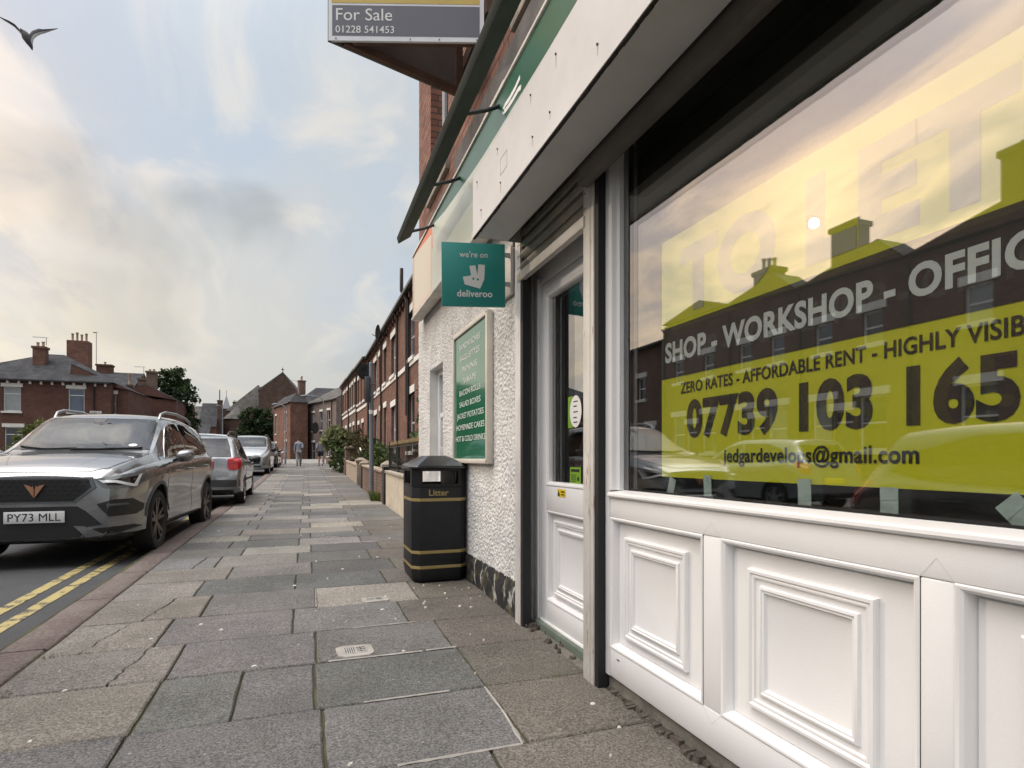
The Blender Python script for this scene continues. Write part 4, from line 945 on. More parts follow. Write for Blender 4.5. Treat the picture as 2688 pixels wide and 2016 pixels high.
right_house(12.2, 17.35, 'first red brick house visible past the shop corner, with black soil pipe on its front', [(14.75, 15.75, 3.65, 4.88), (12.6, 13.4, 3.65, 4.88), (14.75, 15.75, 1.2, 2.72)], [(12.7, 13.5, .25, 2.75, blue_door)], pipes=(1.95,), chims=[(0.2, 3.5, .6, 1.0, 5.8, 7.55, 4, .4, brick_red)])
right_house(17.35, 21.3, 'second red brick house past the shop, with paired narrow doorways near a dormer', [(18.1, 19.05, 3.65, 4.88), (20.2, 20.95, 3.65, 4.88), (18.1, 19.05, 1.2, 2.66)], [(20.25, 20.95, .35, 2.8, red_door)], pipes=(3.88,))
tdorm = right_house(21.3, 26.0, 'third red brick house past the shop, with a slate dormer on its roof', [(21.75, 22.5, 3.65, 4.88), (23.2, 24.15, 3.65, 4.88), (23.1, 24.1, 1.3, 2.75)], [(21.5, 22.2, .4, 2.8, blue_door)], pipes=(4.6, .1), chims=[(.2, 3.5, .6, 1.0, 5.8, 7.6, 4, .4, brick_red)])
# soil pipe rising above the eaves
MB().tube([(1.75, -.06, 2.0), (1.75, -.06, 5.1), (1.75, -.20, 5.35), (1.75, -.20, 5.95)], .05, 8).build('soil_pipe', pipe_black, bpy.data.objects['terraced_house.001'], smooth=40)
mb = MB(); x0, x1 = 2.9, 4.2; zd = HA-G(21.3)
mb.prism([(x0, .55, zd+.2), (x1, .55, zd+.2), (x1, .55, zd+.62), ((x0+x1)/2, .55, zd+.98), (x0, .55, zd+.62)], (0, 2.2, 0)); dm = mb.build('dormer', slate, tdorm)
mb = MB(); xm = (x0+x1)/2
mb.prism([(x0-.12, .42, zd+.56), (xm, .42, zd+1.06), (x1+.12, .42, zd+.56), (x1+.12, .42, zd+.64), (xm, .42, zd+1.14), (x0-.12, .42, zd+.64)], (0, 2.4, 0)); mb.build('dormer_roof', slate, dm)
MB().box(xm-.35, xm+.35, .53, .56, zd+.22, zd+.62).build('dormer_window', pane_dark, dm)
# satellite dishes
dish_m = M('dark_mesh_dish', (.02, .02, .021), .95, var=.1, spec=.05)
def dish(parent, x, y, z, r, m=dish_m):
    mb = MB(); mb.lathe([(.001, .0), (r*.5, -.012), (r, -.06), (r*1.02, -.055), (r*.5, -.0), (.001, .012)], (x, y, z), 'y', 20)
    o = mb.build('satellite_dish', m, parent, smooth=60); MB().tube([(x, y+.22, z-.1), (x, y, z)], .018, 6).tube([(x, y, z-r*.9), (x, y-.3, z-.05)], .01, 5).build('dish_arm', pipe_black, o); return o
def free_dish(lab, loc, rz, r, m=dish_m):
    t = thing('satellite_dish', lab, 'satellite dish', loc, rz, 'satellite dishes on the house fronts')
    mb = MB(); mb.lathe([(.001, .0), (r*.5, -.012), (r, -.06), (r*1.02, -.055), (r*.5, -.0), (.001, .012)], (0, -.3, .1), 'y', 20); mb.build('dish', m, t, smooth=60)
    MB().tube([(0, 0, 0), (0, -.3, .08)], .02, 6).build('arm', pipe_black, t); MB().tube([(0, -.3, -.1), (0, -.55, .02)], .012, 5).build('receiver', pipe_black, t)
free_dish('dark round satellite dish high on the red brick terrace, above the grey sign post', (XT, 26.3, 4.72), -PI/2+.9, .34)
free_dish('dark satellite dish under the eaves of the second red brick house, side on', (XT, 19.9, 5.15), -PI/2+.2, .26)
# --- farther terrace, street bends gently left
for k, (y0, y1, lab) in enumerate([(26.0, 30.0, 'first brick house of the farther terrace, just past the dark dish'), (30.0, 34.0, 'second brick house of the farther terrace, with white lintels close together'), (34.0, 38.2, 'last house of the farther brick terrace before the street bends')]):
    xx = 2.5-.028*(y0-26); zg = G(y0); w_ = y1-y0
    wl = [(.4, .95, 3.2, 4.4), (1.55, 2.1, 3.2, 4.4), (2.8, 3.35, 3.2, 4.4), (.5, 1.15, .8, 2.2)]
    house('terraced_house', lab, 'terraced houses along the right pavement', (xx-.028*w_, y1, zg), -PI/2+.028, w_, 7., 5.48+.012*(y0-26)-zg, 7.0-zg, wl, [(2.1, 2.8, .05, 2.2, (red_door, blue_door)[k % 2])], brick_red if k != 1 else brick_old, slate_pale if k > 1 else slate, string=2.85, corbel=True, pipes=(.15,), chims=[(w_-.3, 3.5, .55, .9, 5.6, 7.0, 3, .35, brick_red)])
# --- brown rendered house and brick corner block where the street turns
ang = math.atan2(55.6-62.6, 2.15+.15)
house('rendered_house', 'brown rendered house with tall narrow windows at the end of the street', None, (-.15, 62.6, .62), ang, math.hypot(2.3, 7.0)+1.2, 6.5, 5.85, 7.75,
    [(.25, .8, 3.1, 4.9), (2.1, 2.85, 3.1, 4.9), (4.3, 5.05, 3.1, 4.9), (6.3, 7.05, 3.1, 4.9), (2.0, 2.9, .3, 2.0), (6.3, 7.05, .6, 2.0)], [(4.4, 5.2, .05, 2.1, red_door)], render_brown, slate_pale, pipes=(1.0, 7.5))
free_dish('dark satellite dish in the middle of the brown rendered house front', (1.05, 58.5, 3.85), ang+.3, .55)
ang2 = math.atan2(59.8-67.0, -1.5+3.35)
e1 = house('corner_block', 'red brick hipped corner block where the street turns, beside the brown rendered house', None, (-3.35, 67.0, .62), ang2, math.hypot(1.85, 7.2), 1.65, 5.88, 6.9,
    [(.9, 1.5, 3.0, 4.9), (5.3, 5.9, 3.1, 4.9), (.9, 1.5, .3, 2.0), (5.2, 6.0, .2, 2.1)], [], brick_red, slate, roof='hip', hipL=.9, hipR=.9, chims=[(6.7, 1.25, .62, .62, 6.2, 8.1, 2, .4, brick_old)])
free_dish('pale satellite dish on the shaded side of the brick corner house', (-.75, 61.2, 3.45), .5, .38, M('grey_dish', (.30, .30, .30), .5, var=.1))
house('slate_roofed_house', 'plain house with a dark hipped slate roof rising behind the corner block', None, (-1.6, 65.5, .62), .0, 7.0, 6., 5.9, 8.35, [], [], brick_old, slate, roof='hip', hipL=2.6, hipR=1.2)
# --- corner house across the side street on the left, facing us
LY = 37.4; LG = .62
H1 = 5.19-LG
corner_w = [(-14.98+15.9, -14.22+15.9, 3.50-LG, 4.78-LG, pane_pale, 'top'), (-12.14+15.9, -11.40+15.9, 3.53-LG, 4.79-LG, pane_blue, 'top'), (-14.93+15.9, -14.15+15.9, 1.3-LG, 2.66-LG, pane_dark, 'top'), (-12.1+15.9, -11.35+15.9, 1.3-LG, 2.66-LG, pane_dark, 'top')]
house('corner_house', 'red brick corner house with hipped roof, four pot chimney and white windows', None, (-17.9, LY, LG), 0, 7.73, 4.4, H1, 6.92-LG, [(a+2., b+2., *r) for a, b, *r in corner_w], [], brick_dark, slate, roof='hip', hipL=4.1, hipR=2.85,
    corbel=white_paint, pipes=(6.95,), chims=[(4.06, 1.35, .56, .5, 5.4, 6.55, 2, .30, brick_red), (5.35, 3.0, 1.05, .7, 5.3, 7.25, 4, .46, brick_red, .075, .0)], over=.16)
house('corner_house_wing', 'narrow brick gable wing with one tall pale window, joined to the corner house', None, (-10.62, 37.9, LG), 0, 1.15, 5.5, 4.9-LG, 4.9-LG, [(.12, .56, 3.5-LG, 4.62-LG, pane_pale)], [], brick_dark, slate, roof='frontgables', gables=[((-1.6, 5.25-LG), (-1.5, 6.2-LG), (1.22, 4.88-LG))], gutter=False)
house('end_gable_house', 'low dark brick gabled house further up the side street, with a chimney against the tree', None, (-11.2, 44, LG), 0, 2.95, 7, 4.95-LG, 4.95-LG, [], [], brick_dark, slate, roof='frontgables', gables=[((-.2, 5.4-LG), (1.2, 5.92-LG), (3.0, 4.92-LG))], gutter=False, pipes=(.85,),
    chims=[(1.33, 1.0, .55, .6, 5.0-LG, 6.9-LG, 2, .15, brick_old), (.8, 1.1, .5, .6, 5.2-LG, 6.4-LG, 0, .1, brick_old), (.05, .9, .26, .3, 5.2-LG, 5.95-LG, 1, .7, brick_old)])
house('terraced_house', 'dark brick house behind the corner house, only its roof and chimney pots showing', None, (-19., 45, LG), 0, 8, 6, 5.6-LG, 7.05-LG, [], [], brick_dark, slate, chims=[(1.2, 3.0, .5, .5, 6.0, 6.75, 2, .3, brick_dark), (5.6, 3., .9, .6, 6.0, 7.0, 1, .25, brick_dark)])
mb = MB(); mb.box(-11.12, -10.58, 37.30, 37.33, 3.47, 3.60); pn = mb.build('street_sign', white_paint); tag(pn, 'small white street name plate high on the corner house wall', 'street sign')
for i, w_ in enumerate((.03, .03, .028, .032, .03, .028, 0, .03, .02)):
    if w_: MB().box(-11.07+i*.05, -11.07+i*.05+w_, 37.296, 37.299, 3.508, 3.562).build('worn_letter', M('worn_letter_grey', (.10, .10, .10), .7), pn)
# roof aerials
def aerial(lab, x, y, z, h, l, rz):
    t = thing('television_aerial', lab, 'aerial', (x, y, z), rz, 'television aerials on the roofs'); m = M('aerial_metal', (.25, .25, .26), .4, .6, var=.1)
    MB().tube([(0, 0, 0), (0, 0, h)], .018, 6).build('mast', m, t); mb = MB(); mb.tube([(-l, 0, h*.97), (0.1, 0, h)], .014, 5)
    for i in range(6): x_ = -l+l*i/6; mb.tube([(x_, -.14, h*.975), (x_, .14, h*.975)], .008, 4)
    mb.build('rods', m, t)
aerial('thin aerial above the two small pots on the corner house roof', -13.6, 38.8, 7.3, .42, .6, 0)
aerial('tall mast aerial beside the four pot chimney of the corner house', -11.72, 40.4, 6.6, 1.9, .15, 0)
aerial('aerial above the low dark gabled house next to the tree', -10.35, 45, 6.4, .8, .55, 0)
aerial('aerial on the roof ridge behind the brown rendered house', 3.2, 72, 8.2, .9, .4, .4)
aerial('thin aerial at the chimney of the brick corner house where the street turns', -.6, 64, 8.6, .5, .9, .3)
# --- terrace opposite, seen mirrored in the shop window
XO = -10.
opp = [(16.23, 6.35, 18.4, 5.95, 14.88, 5.86), (12.91, 6.25, 14.88, 5.86, 12.13, 5.6), (9.77, 6.1, 12.13, 5.6, 9.14, 5.5), (6.6, 6.05, 9.14, 5.5, 3.6, 5.4), (2.5, 6.1, 3.6, 5.4, -.3, 5.35)]
words = ['end brick house of the terrace across the road, nearest the side street', 'brick house across the road with three chimney pots, second from the side street', 'brick house across the road with broad pot topped chimney, middle of the opposite terrace', 'brick house across the road with the tallest chimney, opposite the parked dark car', 'brick house across the road, opposite the camera']
for k, (yt, zt, yf, zf, yn, zn) in enumerate(opp):
    ya, yb = min(yn, yf), max(yn, yf); w_ = yb-ya; zg = .0
    wl = []
    for cy in (ya+.28*w_, ya+.74*w_): wl += [(cy-ya-.27, cy-ya+.27, 3.72, 4.5), (cy-ya-.36, cy-ya+.36, 1.2, 2.5)]
    ch = [[], [(1.43, .35, .72, .5, 5.3, 6.58, 3, .36, brick_dark, .07)], [(1.72, .35, .68, .5, 5.3, 6.88, 5, .12, brick_dark, .05, .05), (1.24, .35, .18, .4, 5.3, 6.02, 1, .06, brick_dark)], [(3.45, .35, .62, .5, 5.2, 6.95, 4, .14, brick_dark, .05, .05)], []][k]
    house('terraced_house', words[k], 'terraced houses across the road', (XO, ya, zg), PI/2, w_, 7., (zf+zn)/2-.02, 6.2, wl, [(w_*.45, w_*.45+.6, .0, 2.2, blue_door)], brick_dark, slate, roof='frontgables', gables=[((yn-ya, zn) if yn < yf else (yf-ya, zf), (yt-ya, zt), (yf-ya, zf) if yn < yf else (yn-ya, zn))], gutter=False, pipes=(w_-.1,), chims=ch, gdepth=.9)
house('far_corner_house', 'dark house past the side street gap, seen low in the window reflection', None, (XO-.3, 18.9, .1), PI/2, 3.2, 6, 5.4, 6.5, [(1.2, 1.8, 3.3, 4.2), (.5, 1.2, 1., 2.2)], [], brick_old, slate)
# --- church
CH = .6
ch = thing('church', 'dark sandstone church with steep gables, cross and big pointed window, rising behind the round tree', 'church', (-5, 95, CH))
mb = MB(); wg = brick_church
P = lambda x, z: (x, 95., z)
gab = [P(-6.85, .3), P(-1.0, .3), P(-1.0, 10.7), P(-3.45, 14.0), P(-6.85, 11.2)]
mb.prism(gab, (1.5, 16, 0)); mb.build('transept', wg, ch, ch)
mb = MB(); mb.prism([P(-6.95, 11.1), P(-3.45, 13.95), P(-.9, 10.55), P(-.9, 10.85), P(-3.45, 14.3), P(-6.95, 11.45)], (1.5, 16, 0)); mb.build('transept_roof', slate_pale, ch, ch)
mb = MB(); mb.add([(-11.6, 97, 8.3), (-5.6, 97, 8.3), (-5.6, 104, 12.9), (-7.3, 104, 12.9), (-11.6, 116, 8.3), (-5.6, 116, 8.3), (-7.2, 99.5, 12.7)], [(0, 1, 6), (0, 6, 3, 4), (1, 2, 3, 6), (4, 3, 2, 5)]); mb.build('nave_roof', slate_pale, ch, ch)
MB().box(-11.4, -5.5, 97.1, 116, .3, 8.35).build('nave_wall', wg, ch, ch)
n = 8; ap = [(-10.1+1.75*math.cos(a), 96.6+1.75*math.sin(a)) for a in [PI/8+i*PI/4 for i in range(n)]]
mb = MB(); mb.rings([[(x, y, .3) for x, y in ap], [(x, y, 7.0) for x, y in ap]]); mb.build('apse', wg, ch, ch)
mb = MB(); mb.rings([[(-10.1+(x+10.1)*1.1, 96.6+(y-96.6)*1.1, 6.95) for x, y in ap], [(-9.9+(x+10.1)*.05, 97.4, 9.2) for x, y in ap]]); mb.build('apse_roof', slate_pale, ch, ch)
# pointed window: stone hood and dark glass
def arch(cx, z0, r, k=1.0, n=10): return [(cx-r, z0)]+[(cx-r+2*r*k*(1-math.cos(t))/1.0*.5*1.0, z0+math.sin(t)*r*1.45) for t in [i*PI/2/n for i in range(1, n+1)]]+[(cx+r-(r*(1-math.cos(t))), z0+math.sin(t)*r*1.45) for t in [PI/2-i*PI/2/n for i in range(1, n)]]+[(cx+r, z0)]
for r, m, yy, nm in ((1.62, M('pale_tracery', (.20, .15, .125), .9), 94.96, 'window_hood'), (1.42, pane_dark, 94.92, 'church_window')):
    a_ = arch(-3.45, 7.6, r); MB().prism([(x, yy, z) for x, z in a_]+[(-3.45+r, yy, 4.5), (-3.45-r, yy, 4.5)], (0, .06, 0)).build(nm, m, ch, ch)
mb = MB()
for dx in (-.75, 0, .75): mb.box(-3.45+dx-.08, -3.45+dx+.08, 94.86, 94.92, 4.5, 8.8)
mb.build('tracery', M('pale_tracery', (.2, .15, .125)), ch, ch)
mb = MB(); mb.box(-3.5, -3.4, 95, 95.12, 14.2, 14.95); mb.box(-3.65, -3.25, 95, 95.12, 14.58, 14.7); mb.build('cross', wg, ch, ch)
st = thing('stone_chimney_tower', 'tall thin dark chimney stack with a mast beside the little spire', 'chimney stack', (-12, 92, CH)); mb = MB(); mb.box(-12.05, -11.45, 92, 92.8, .3, 9.2); mb.box(-12.1, -11.4, 91.95, 92.85, 9.2, 9.4); mb.build('stack', brick_church, st, st); MB().tube([(-11.8, 92.4, 9.4), (-11.8, 92.4, 10.9)], .07, 6).build('mast', pipe_black, st, st)
sp = thing('small_spire', 'small pale spire between the dark chimney stack and the church', 'spire', (-11.6, 99, CH)); MB().box(-12.2, -11.2, 98.5, 99.5, .3, 8.7).build('base', brick_church, sp, sp); MB().rings([[(-12.25, 98.45, 8.7), (-11.15, 98.45, 8.7), (-11.15, 99.55, 8.7), (-12.25, 99.55, 8.7)], [(-11.74, 98.98, 10.7), (-11.66, 98.98, 10.7), (-11.66, 99.02, 10.7), (-11.74, 99.02, 10.7)]]).build('spire_roof', M('pale_lead', (.28, .29, .30), .6), sp, sp)
MB().tube([(-11.7, 99, 10.6), (-11.7, 99, 11.6)], .03, 5).build('finial', pipe_black, sp, sp)
house('vestry', 'low dark building with stubby chimneys hard against the church apse', None, (-11.2, 100, CH), 0, 1.5, 4, 8.3, 8.9, [], [], brick_church, slate, chims=[(.5, 1, .6, .6, 8.4, 9.4, 2, .25, brick_church)], cat='building', gutter=False)
house('far_house', 'distant grey roofed house, second roof from the thin chimney stack', None, (-16.5, 92, CH), 0, 2.2, 6, 5.6, 8.0, [], [], brick_old, slate_pale, gutter=False)
house('far_house', 'distant dark roofed brick house between the skylight house and the thin chimney stack', None, (-14.25, 91, CH), 0, 2.2, 6, 5.0, 8.4, [], [], brick_dark, slate, gutter=False)
house('far_house', 'low far brick gable below the distant skylight house', None, (-14.6, 84, CH), 0, 2.6, 4, 3.4, 4.9, [], [], brick_dark, slate, gutter=False)
tp_ = thing('telegraph_pole', 'thin distant telegraph pole beside the small far tree', 'telegraph pole', (-14.2, 70, CH)); MB().tube([(-14.2, 70, .5), (-14.2, 70, 7.3)], [.13, .09], 8).build('pole', M('pole_wood', (.10, .08, .065), .9), tp_, tp_, smooth=40); MB().box(-14.7, -13.7, 69.95, 70.05, 6.9, 7.0).build('crossarm', M('pole_wood', (.1, .08, .065)), tp_, tp_)
# ------------------------------------------------------------------ garden walls, gate piers, railings
cream = M('cream_render', (.56, .49, .38), .85, var=.15, vs=4, bump=.4, bs=40); buff = M('buff_stone', (.33, .27, .21), .9, var=.25, vs=6, bump=.6, bs=30)
def gwall(lab, y0, y1, h, m, th=.17, cop=None, x=1.38, name='garden_wall', ch=.05):
    t = thing(name, lab, 'garden wall', (x, y0, G(y0)), 0, 'front garden walls')
    n = max(1, int((y1-y0)/1.5)); mb = MB()
    for i in range(n):
        a = y0+(y1-y0)*i/n; b = y0+(y1-y0)*(i+1)/n
        mb.hexa([(x, a, G(a)-.1), (x+th, a, G(a)-.1), (x+th, b, G(b)-.1), (x, b, G(b)-.1)], [(x, a, G(a)+h), (x+th, a, G(a)+h), (x+th, b, G(b)+h), (x, b, G(b)+h)])
    mb.build('wall', m, t, t, merge=True)
    if cop:
        mb = MB(); e = .025
        mb.hexa([(x-e, y0, G(y0)+h), (x+th+e, y0, G(y0)+h), (x+th+e, y1, G(y1)+h), (x-e, y1, G(y1)+h)], [(x-e, y0, G(y0)+h+ch), (x+th+e, y0, G(y0)+h+ch), (x+th+e, y1, G(y1)+h+ch), (x-e, y1, G(y1)+h+ch)]); mb.build('coping', cop, t, t, bevel=.008)
    return t
gwall('cream rendered garden wall with stone coping right behind the litter bin', 6.70, 10.85, .60, cream, cop=stone_coping)
gwall('brown brick garden wall behind the grey sign post', 11.45, 15.6, .58, brick_old, cop=buff)
gwall('pale stone garden wall, third wall along the right pavement', 17.6, 22.2, .52, buff, cop=buff)
gwall('far brick garden wall under the pale flowering shrub', 22.9, 27.5, .55, brick_old, cop=buff)
gwall('farthest brick garden wall beyond the shrubs', 28.0, 38.0, .55, brick_old, cop=buff)
mb = MB()
def pier(lab, y, h, w, m, capm, x=1.36):
    t = thing('gate_pier', lab, 'gate pier', (x+w/2, y, G(y)), 0, 'gate piers along the garden walls'); z = G(y)
    MB().box(x, x+w, y-w/2, y+w/2, z-.1, z+h).build('shaft', m, t, t, bevel=.006); mb = MB(); e = .03; a, b, c, d = x-e, x+w+e, y-w/2-e, y+w/2+e
    mb.rings([[(a, c, z+h), (b, c, z+h), (b, d, z+h), (a, d, z+h)], [(a, c, z+h+.05), (b, c, z+h+.05), (b, d, z+h+.05), (a, d, z+h+.05)], [(x+w*.3, y-w*.2, z+h+.12), (x+w*.7, y-w*.2, z+h+.12), (x+w*.7, y+w*.2, z+h+.12), (x+w*.3, y+w*.2, z+h+.12)]], True, True); mb.build('cap', capm, t, t)
pier('dark narrow gate pier at the end of the cream wall, under the railings', 11.12, .70, .22, M('dark_painted_brick', (.03, .028, .027), .7), stone_coping)
pier('dark gate pier at the far end of the brown brick wall', 15.85, .62, .24, M('dark_painted_brick', (.03, .028, .027)), buff)
pier('stone gate pier at the near end of the pale stone wall', 17.3, .66, .26, buff, buff)
pier('tall square brick pier with flat cap beside the shrubs', 22.5, 1.0, .42, brick_old, buff)
iron = M('black_railings', (.018, .018, .019), .5, var=.1); rust_tip = M('gilded_rust_tip', (.22, .15, .06), .6, var=.3)
rl = thing('railing', 'black iron railings with gilded tips on top of the cream garden wall', 'railing', (1.46, 6.75, G(7)+.6)); X_ = 1.465
mb = MB()
for z in (.69, .76, 1.09): mb.box(X_-.012, X_+.012, 6.72, 10.9, G(8.8)+z, G(8.8)+z+.022)
mb.build('rail', iron, rl, rl)
bars = MB(); tips = MB(); y = 6.8; i = 0
while y < 10.9:
    z = G(8.8); bars.tube([(X_, y, z+.64), (X_, y, z+1.12)], .0062, 6)
    bars.tube([(X_-.0, y, z+.80), (X_, y+.02, z+.86), (X_, y, z+.92), (X_, y-.02, z+.86), (X_, y, z+.80)], .0045, 5)
    tips.lathe([(.008, 0), (.020, .02), (.016, .05), (.004, .085)], (X_, y, z+1.12), 'z', 8); y += .125; i += 1
tag(bars.build('baluster', iron, rl, rl), kind='stuff'); tag(tips.build('spear_tip', rust_tip, rl, rl), kind='stuff')
for y in (9.85, 10.9): MB().box(X_-.022, X_+.022, y-.022, y+.022, G(8.8)+.62, G(8.8)+1.2).build('standard', iron, rl, rl)
lw = thing('low_white_wall', 'low white painted wall at the foot of the rendered house where the street turns', 'low wall', (-.2, 54.6, .6)); mb = MB()
mb.prism([(-2.0, 55.6, .5), (1.6, 53.6, .5), (1.6, 53.8, .5), (-2.0, 55.8, .5)], (0, 0, .45)); mb.build('wall', white_paint, lw, lw)
# ------------------------------------------------------------------ poles and lamps
galv = M('grey_painted_steel', (.175, .20, .225), .45, .1, var=.10, vs=4, bump=.1)
sp_ = thing('sign_post', 'grey steel post carrying a dark sign plate, beside the brown brick garden wall', 'sign post', (1.27, 12.3, G(12.3)))
MB().tube([(1.27, 12.3, .0), (1.27, 12.3, 2.98)], .046, 16).build('post', galv, sp_, sp_, smooth=40)
MB().tube([(1.27, 12.3, 2.98), (1.27, 12.3, 3.0)], [.05, .044], 16).build('post_cap', galv, sp_, sp_, smooth=40)
MB().box(1.135, 1.235, 12.22, 12.27, 2.16, 2.70).add([], []).build('sign_plate', M('dark_sign_back', (.07, .075, .08), .5, .2, var=.1), sp_, sp_, bevel=.006)
mb = MB()
for z in (2.3, 2.55): mb.box(1.20, 1.33, 12.24, 12.36, z, z+.035)
mb.build('clamp', galv, sp_, sp_)
MB().lathe([(.0475, 0), (.0475, .08)], (1.27, 12.3, 1.93), 'z', 16).build('paper_sticker', white_paint, sp_, sp_)
def lamp(lab, x, y, h, dx, dy):
    t = thing('street_lamp', lab, 'street lamp', (x, y, G(y)), 0, 'street lamps far down the street'); z = G(y)
    MB().tube([(x, y, z-.1), (x, y, z+1.2), (x, y, z+1.25), (x, y, z+h-.4), (x+dx*.15, y+dy*.15, z+h-.1), (x+dx*.5, y+dy*.5, z+h), (x+dx, y+dy, z+h+.03)], [.08, .08, .055, .045, .04, .035, .03], 10).build('column', galv, t, t, smooth=40)
    MB().tube([(x+dx*.95, y+dy*.95, z+h+.05), (x+dx*1.2, y+dy*1.2, z+h+.04), (x+dx*1.55, y+dy*1.55, z+h-.01)], [.05, .09, .05], 8).build('lantern', galv, t, t, smooth=60)
lamp('curved street lamp in front of the brown rendered house', 1.25, 48, 5.3, -1.1, 0)
lamp('street lamp with short arm in front of the brick corner house', -1.62, 50, 4.75, -.65, .1)
lamp('thin far lamp post in front of the church apse', -9.9, 80, 7.0, -.5, .1)
# ------------------------------------------------------------------ cars (metres, x forward, y left; the root is scaled to scene units)
def pchip(pts):
    xs = [p[0] for p in pts]; ys = [p[1] for p in pts]; n = len(xs)
    h = [xs[i+1]-xs[i] for i in range(n-1)]; d = [(ys[i+1]-ys[i])/h[i] for i in range(n-1)]; m = [0]*n
    m[0], m[-1] = d[0], d[-1]
    for i in range(1, n-1):
        if d[i-1]*d[i] > 0:
            w1, w2 = 2*h[i]+h[i-1], h[i]+2*h[i-1]; m[i] = (w1+w2)/(w1/d[i-1]+w2/d[i])
    def f(x):
        if x <= xs[0]: return ys[0]
        if x >= xs[-1]: return ys[-1]
        i = 0
        while xs[i+1] < x: i += 1
        t = (x-xs[i])/h[i]; a = 2*t**3-3*t**2+1; b = t**3-2*t**2+t; c = -2*t**3+3*t**2; e = t**3-t**2
        return a*ys[i]+b*h[i]*m[i]+c*ys[i+1]+e*h[i]*m[i+1]
    return f
def smooth01(t): t = max(0., min(1., t)); return t*t*(3-2*t)
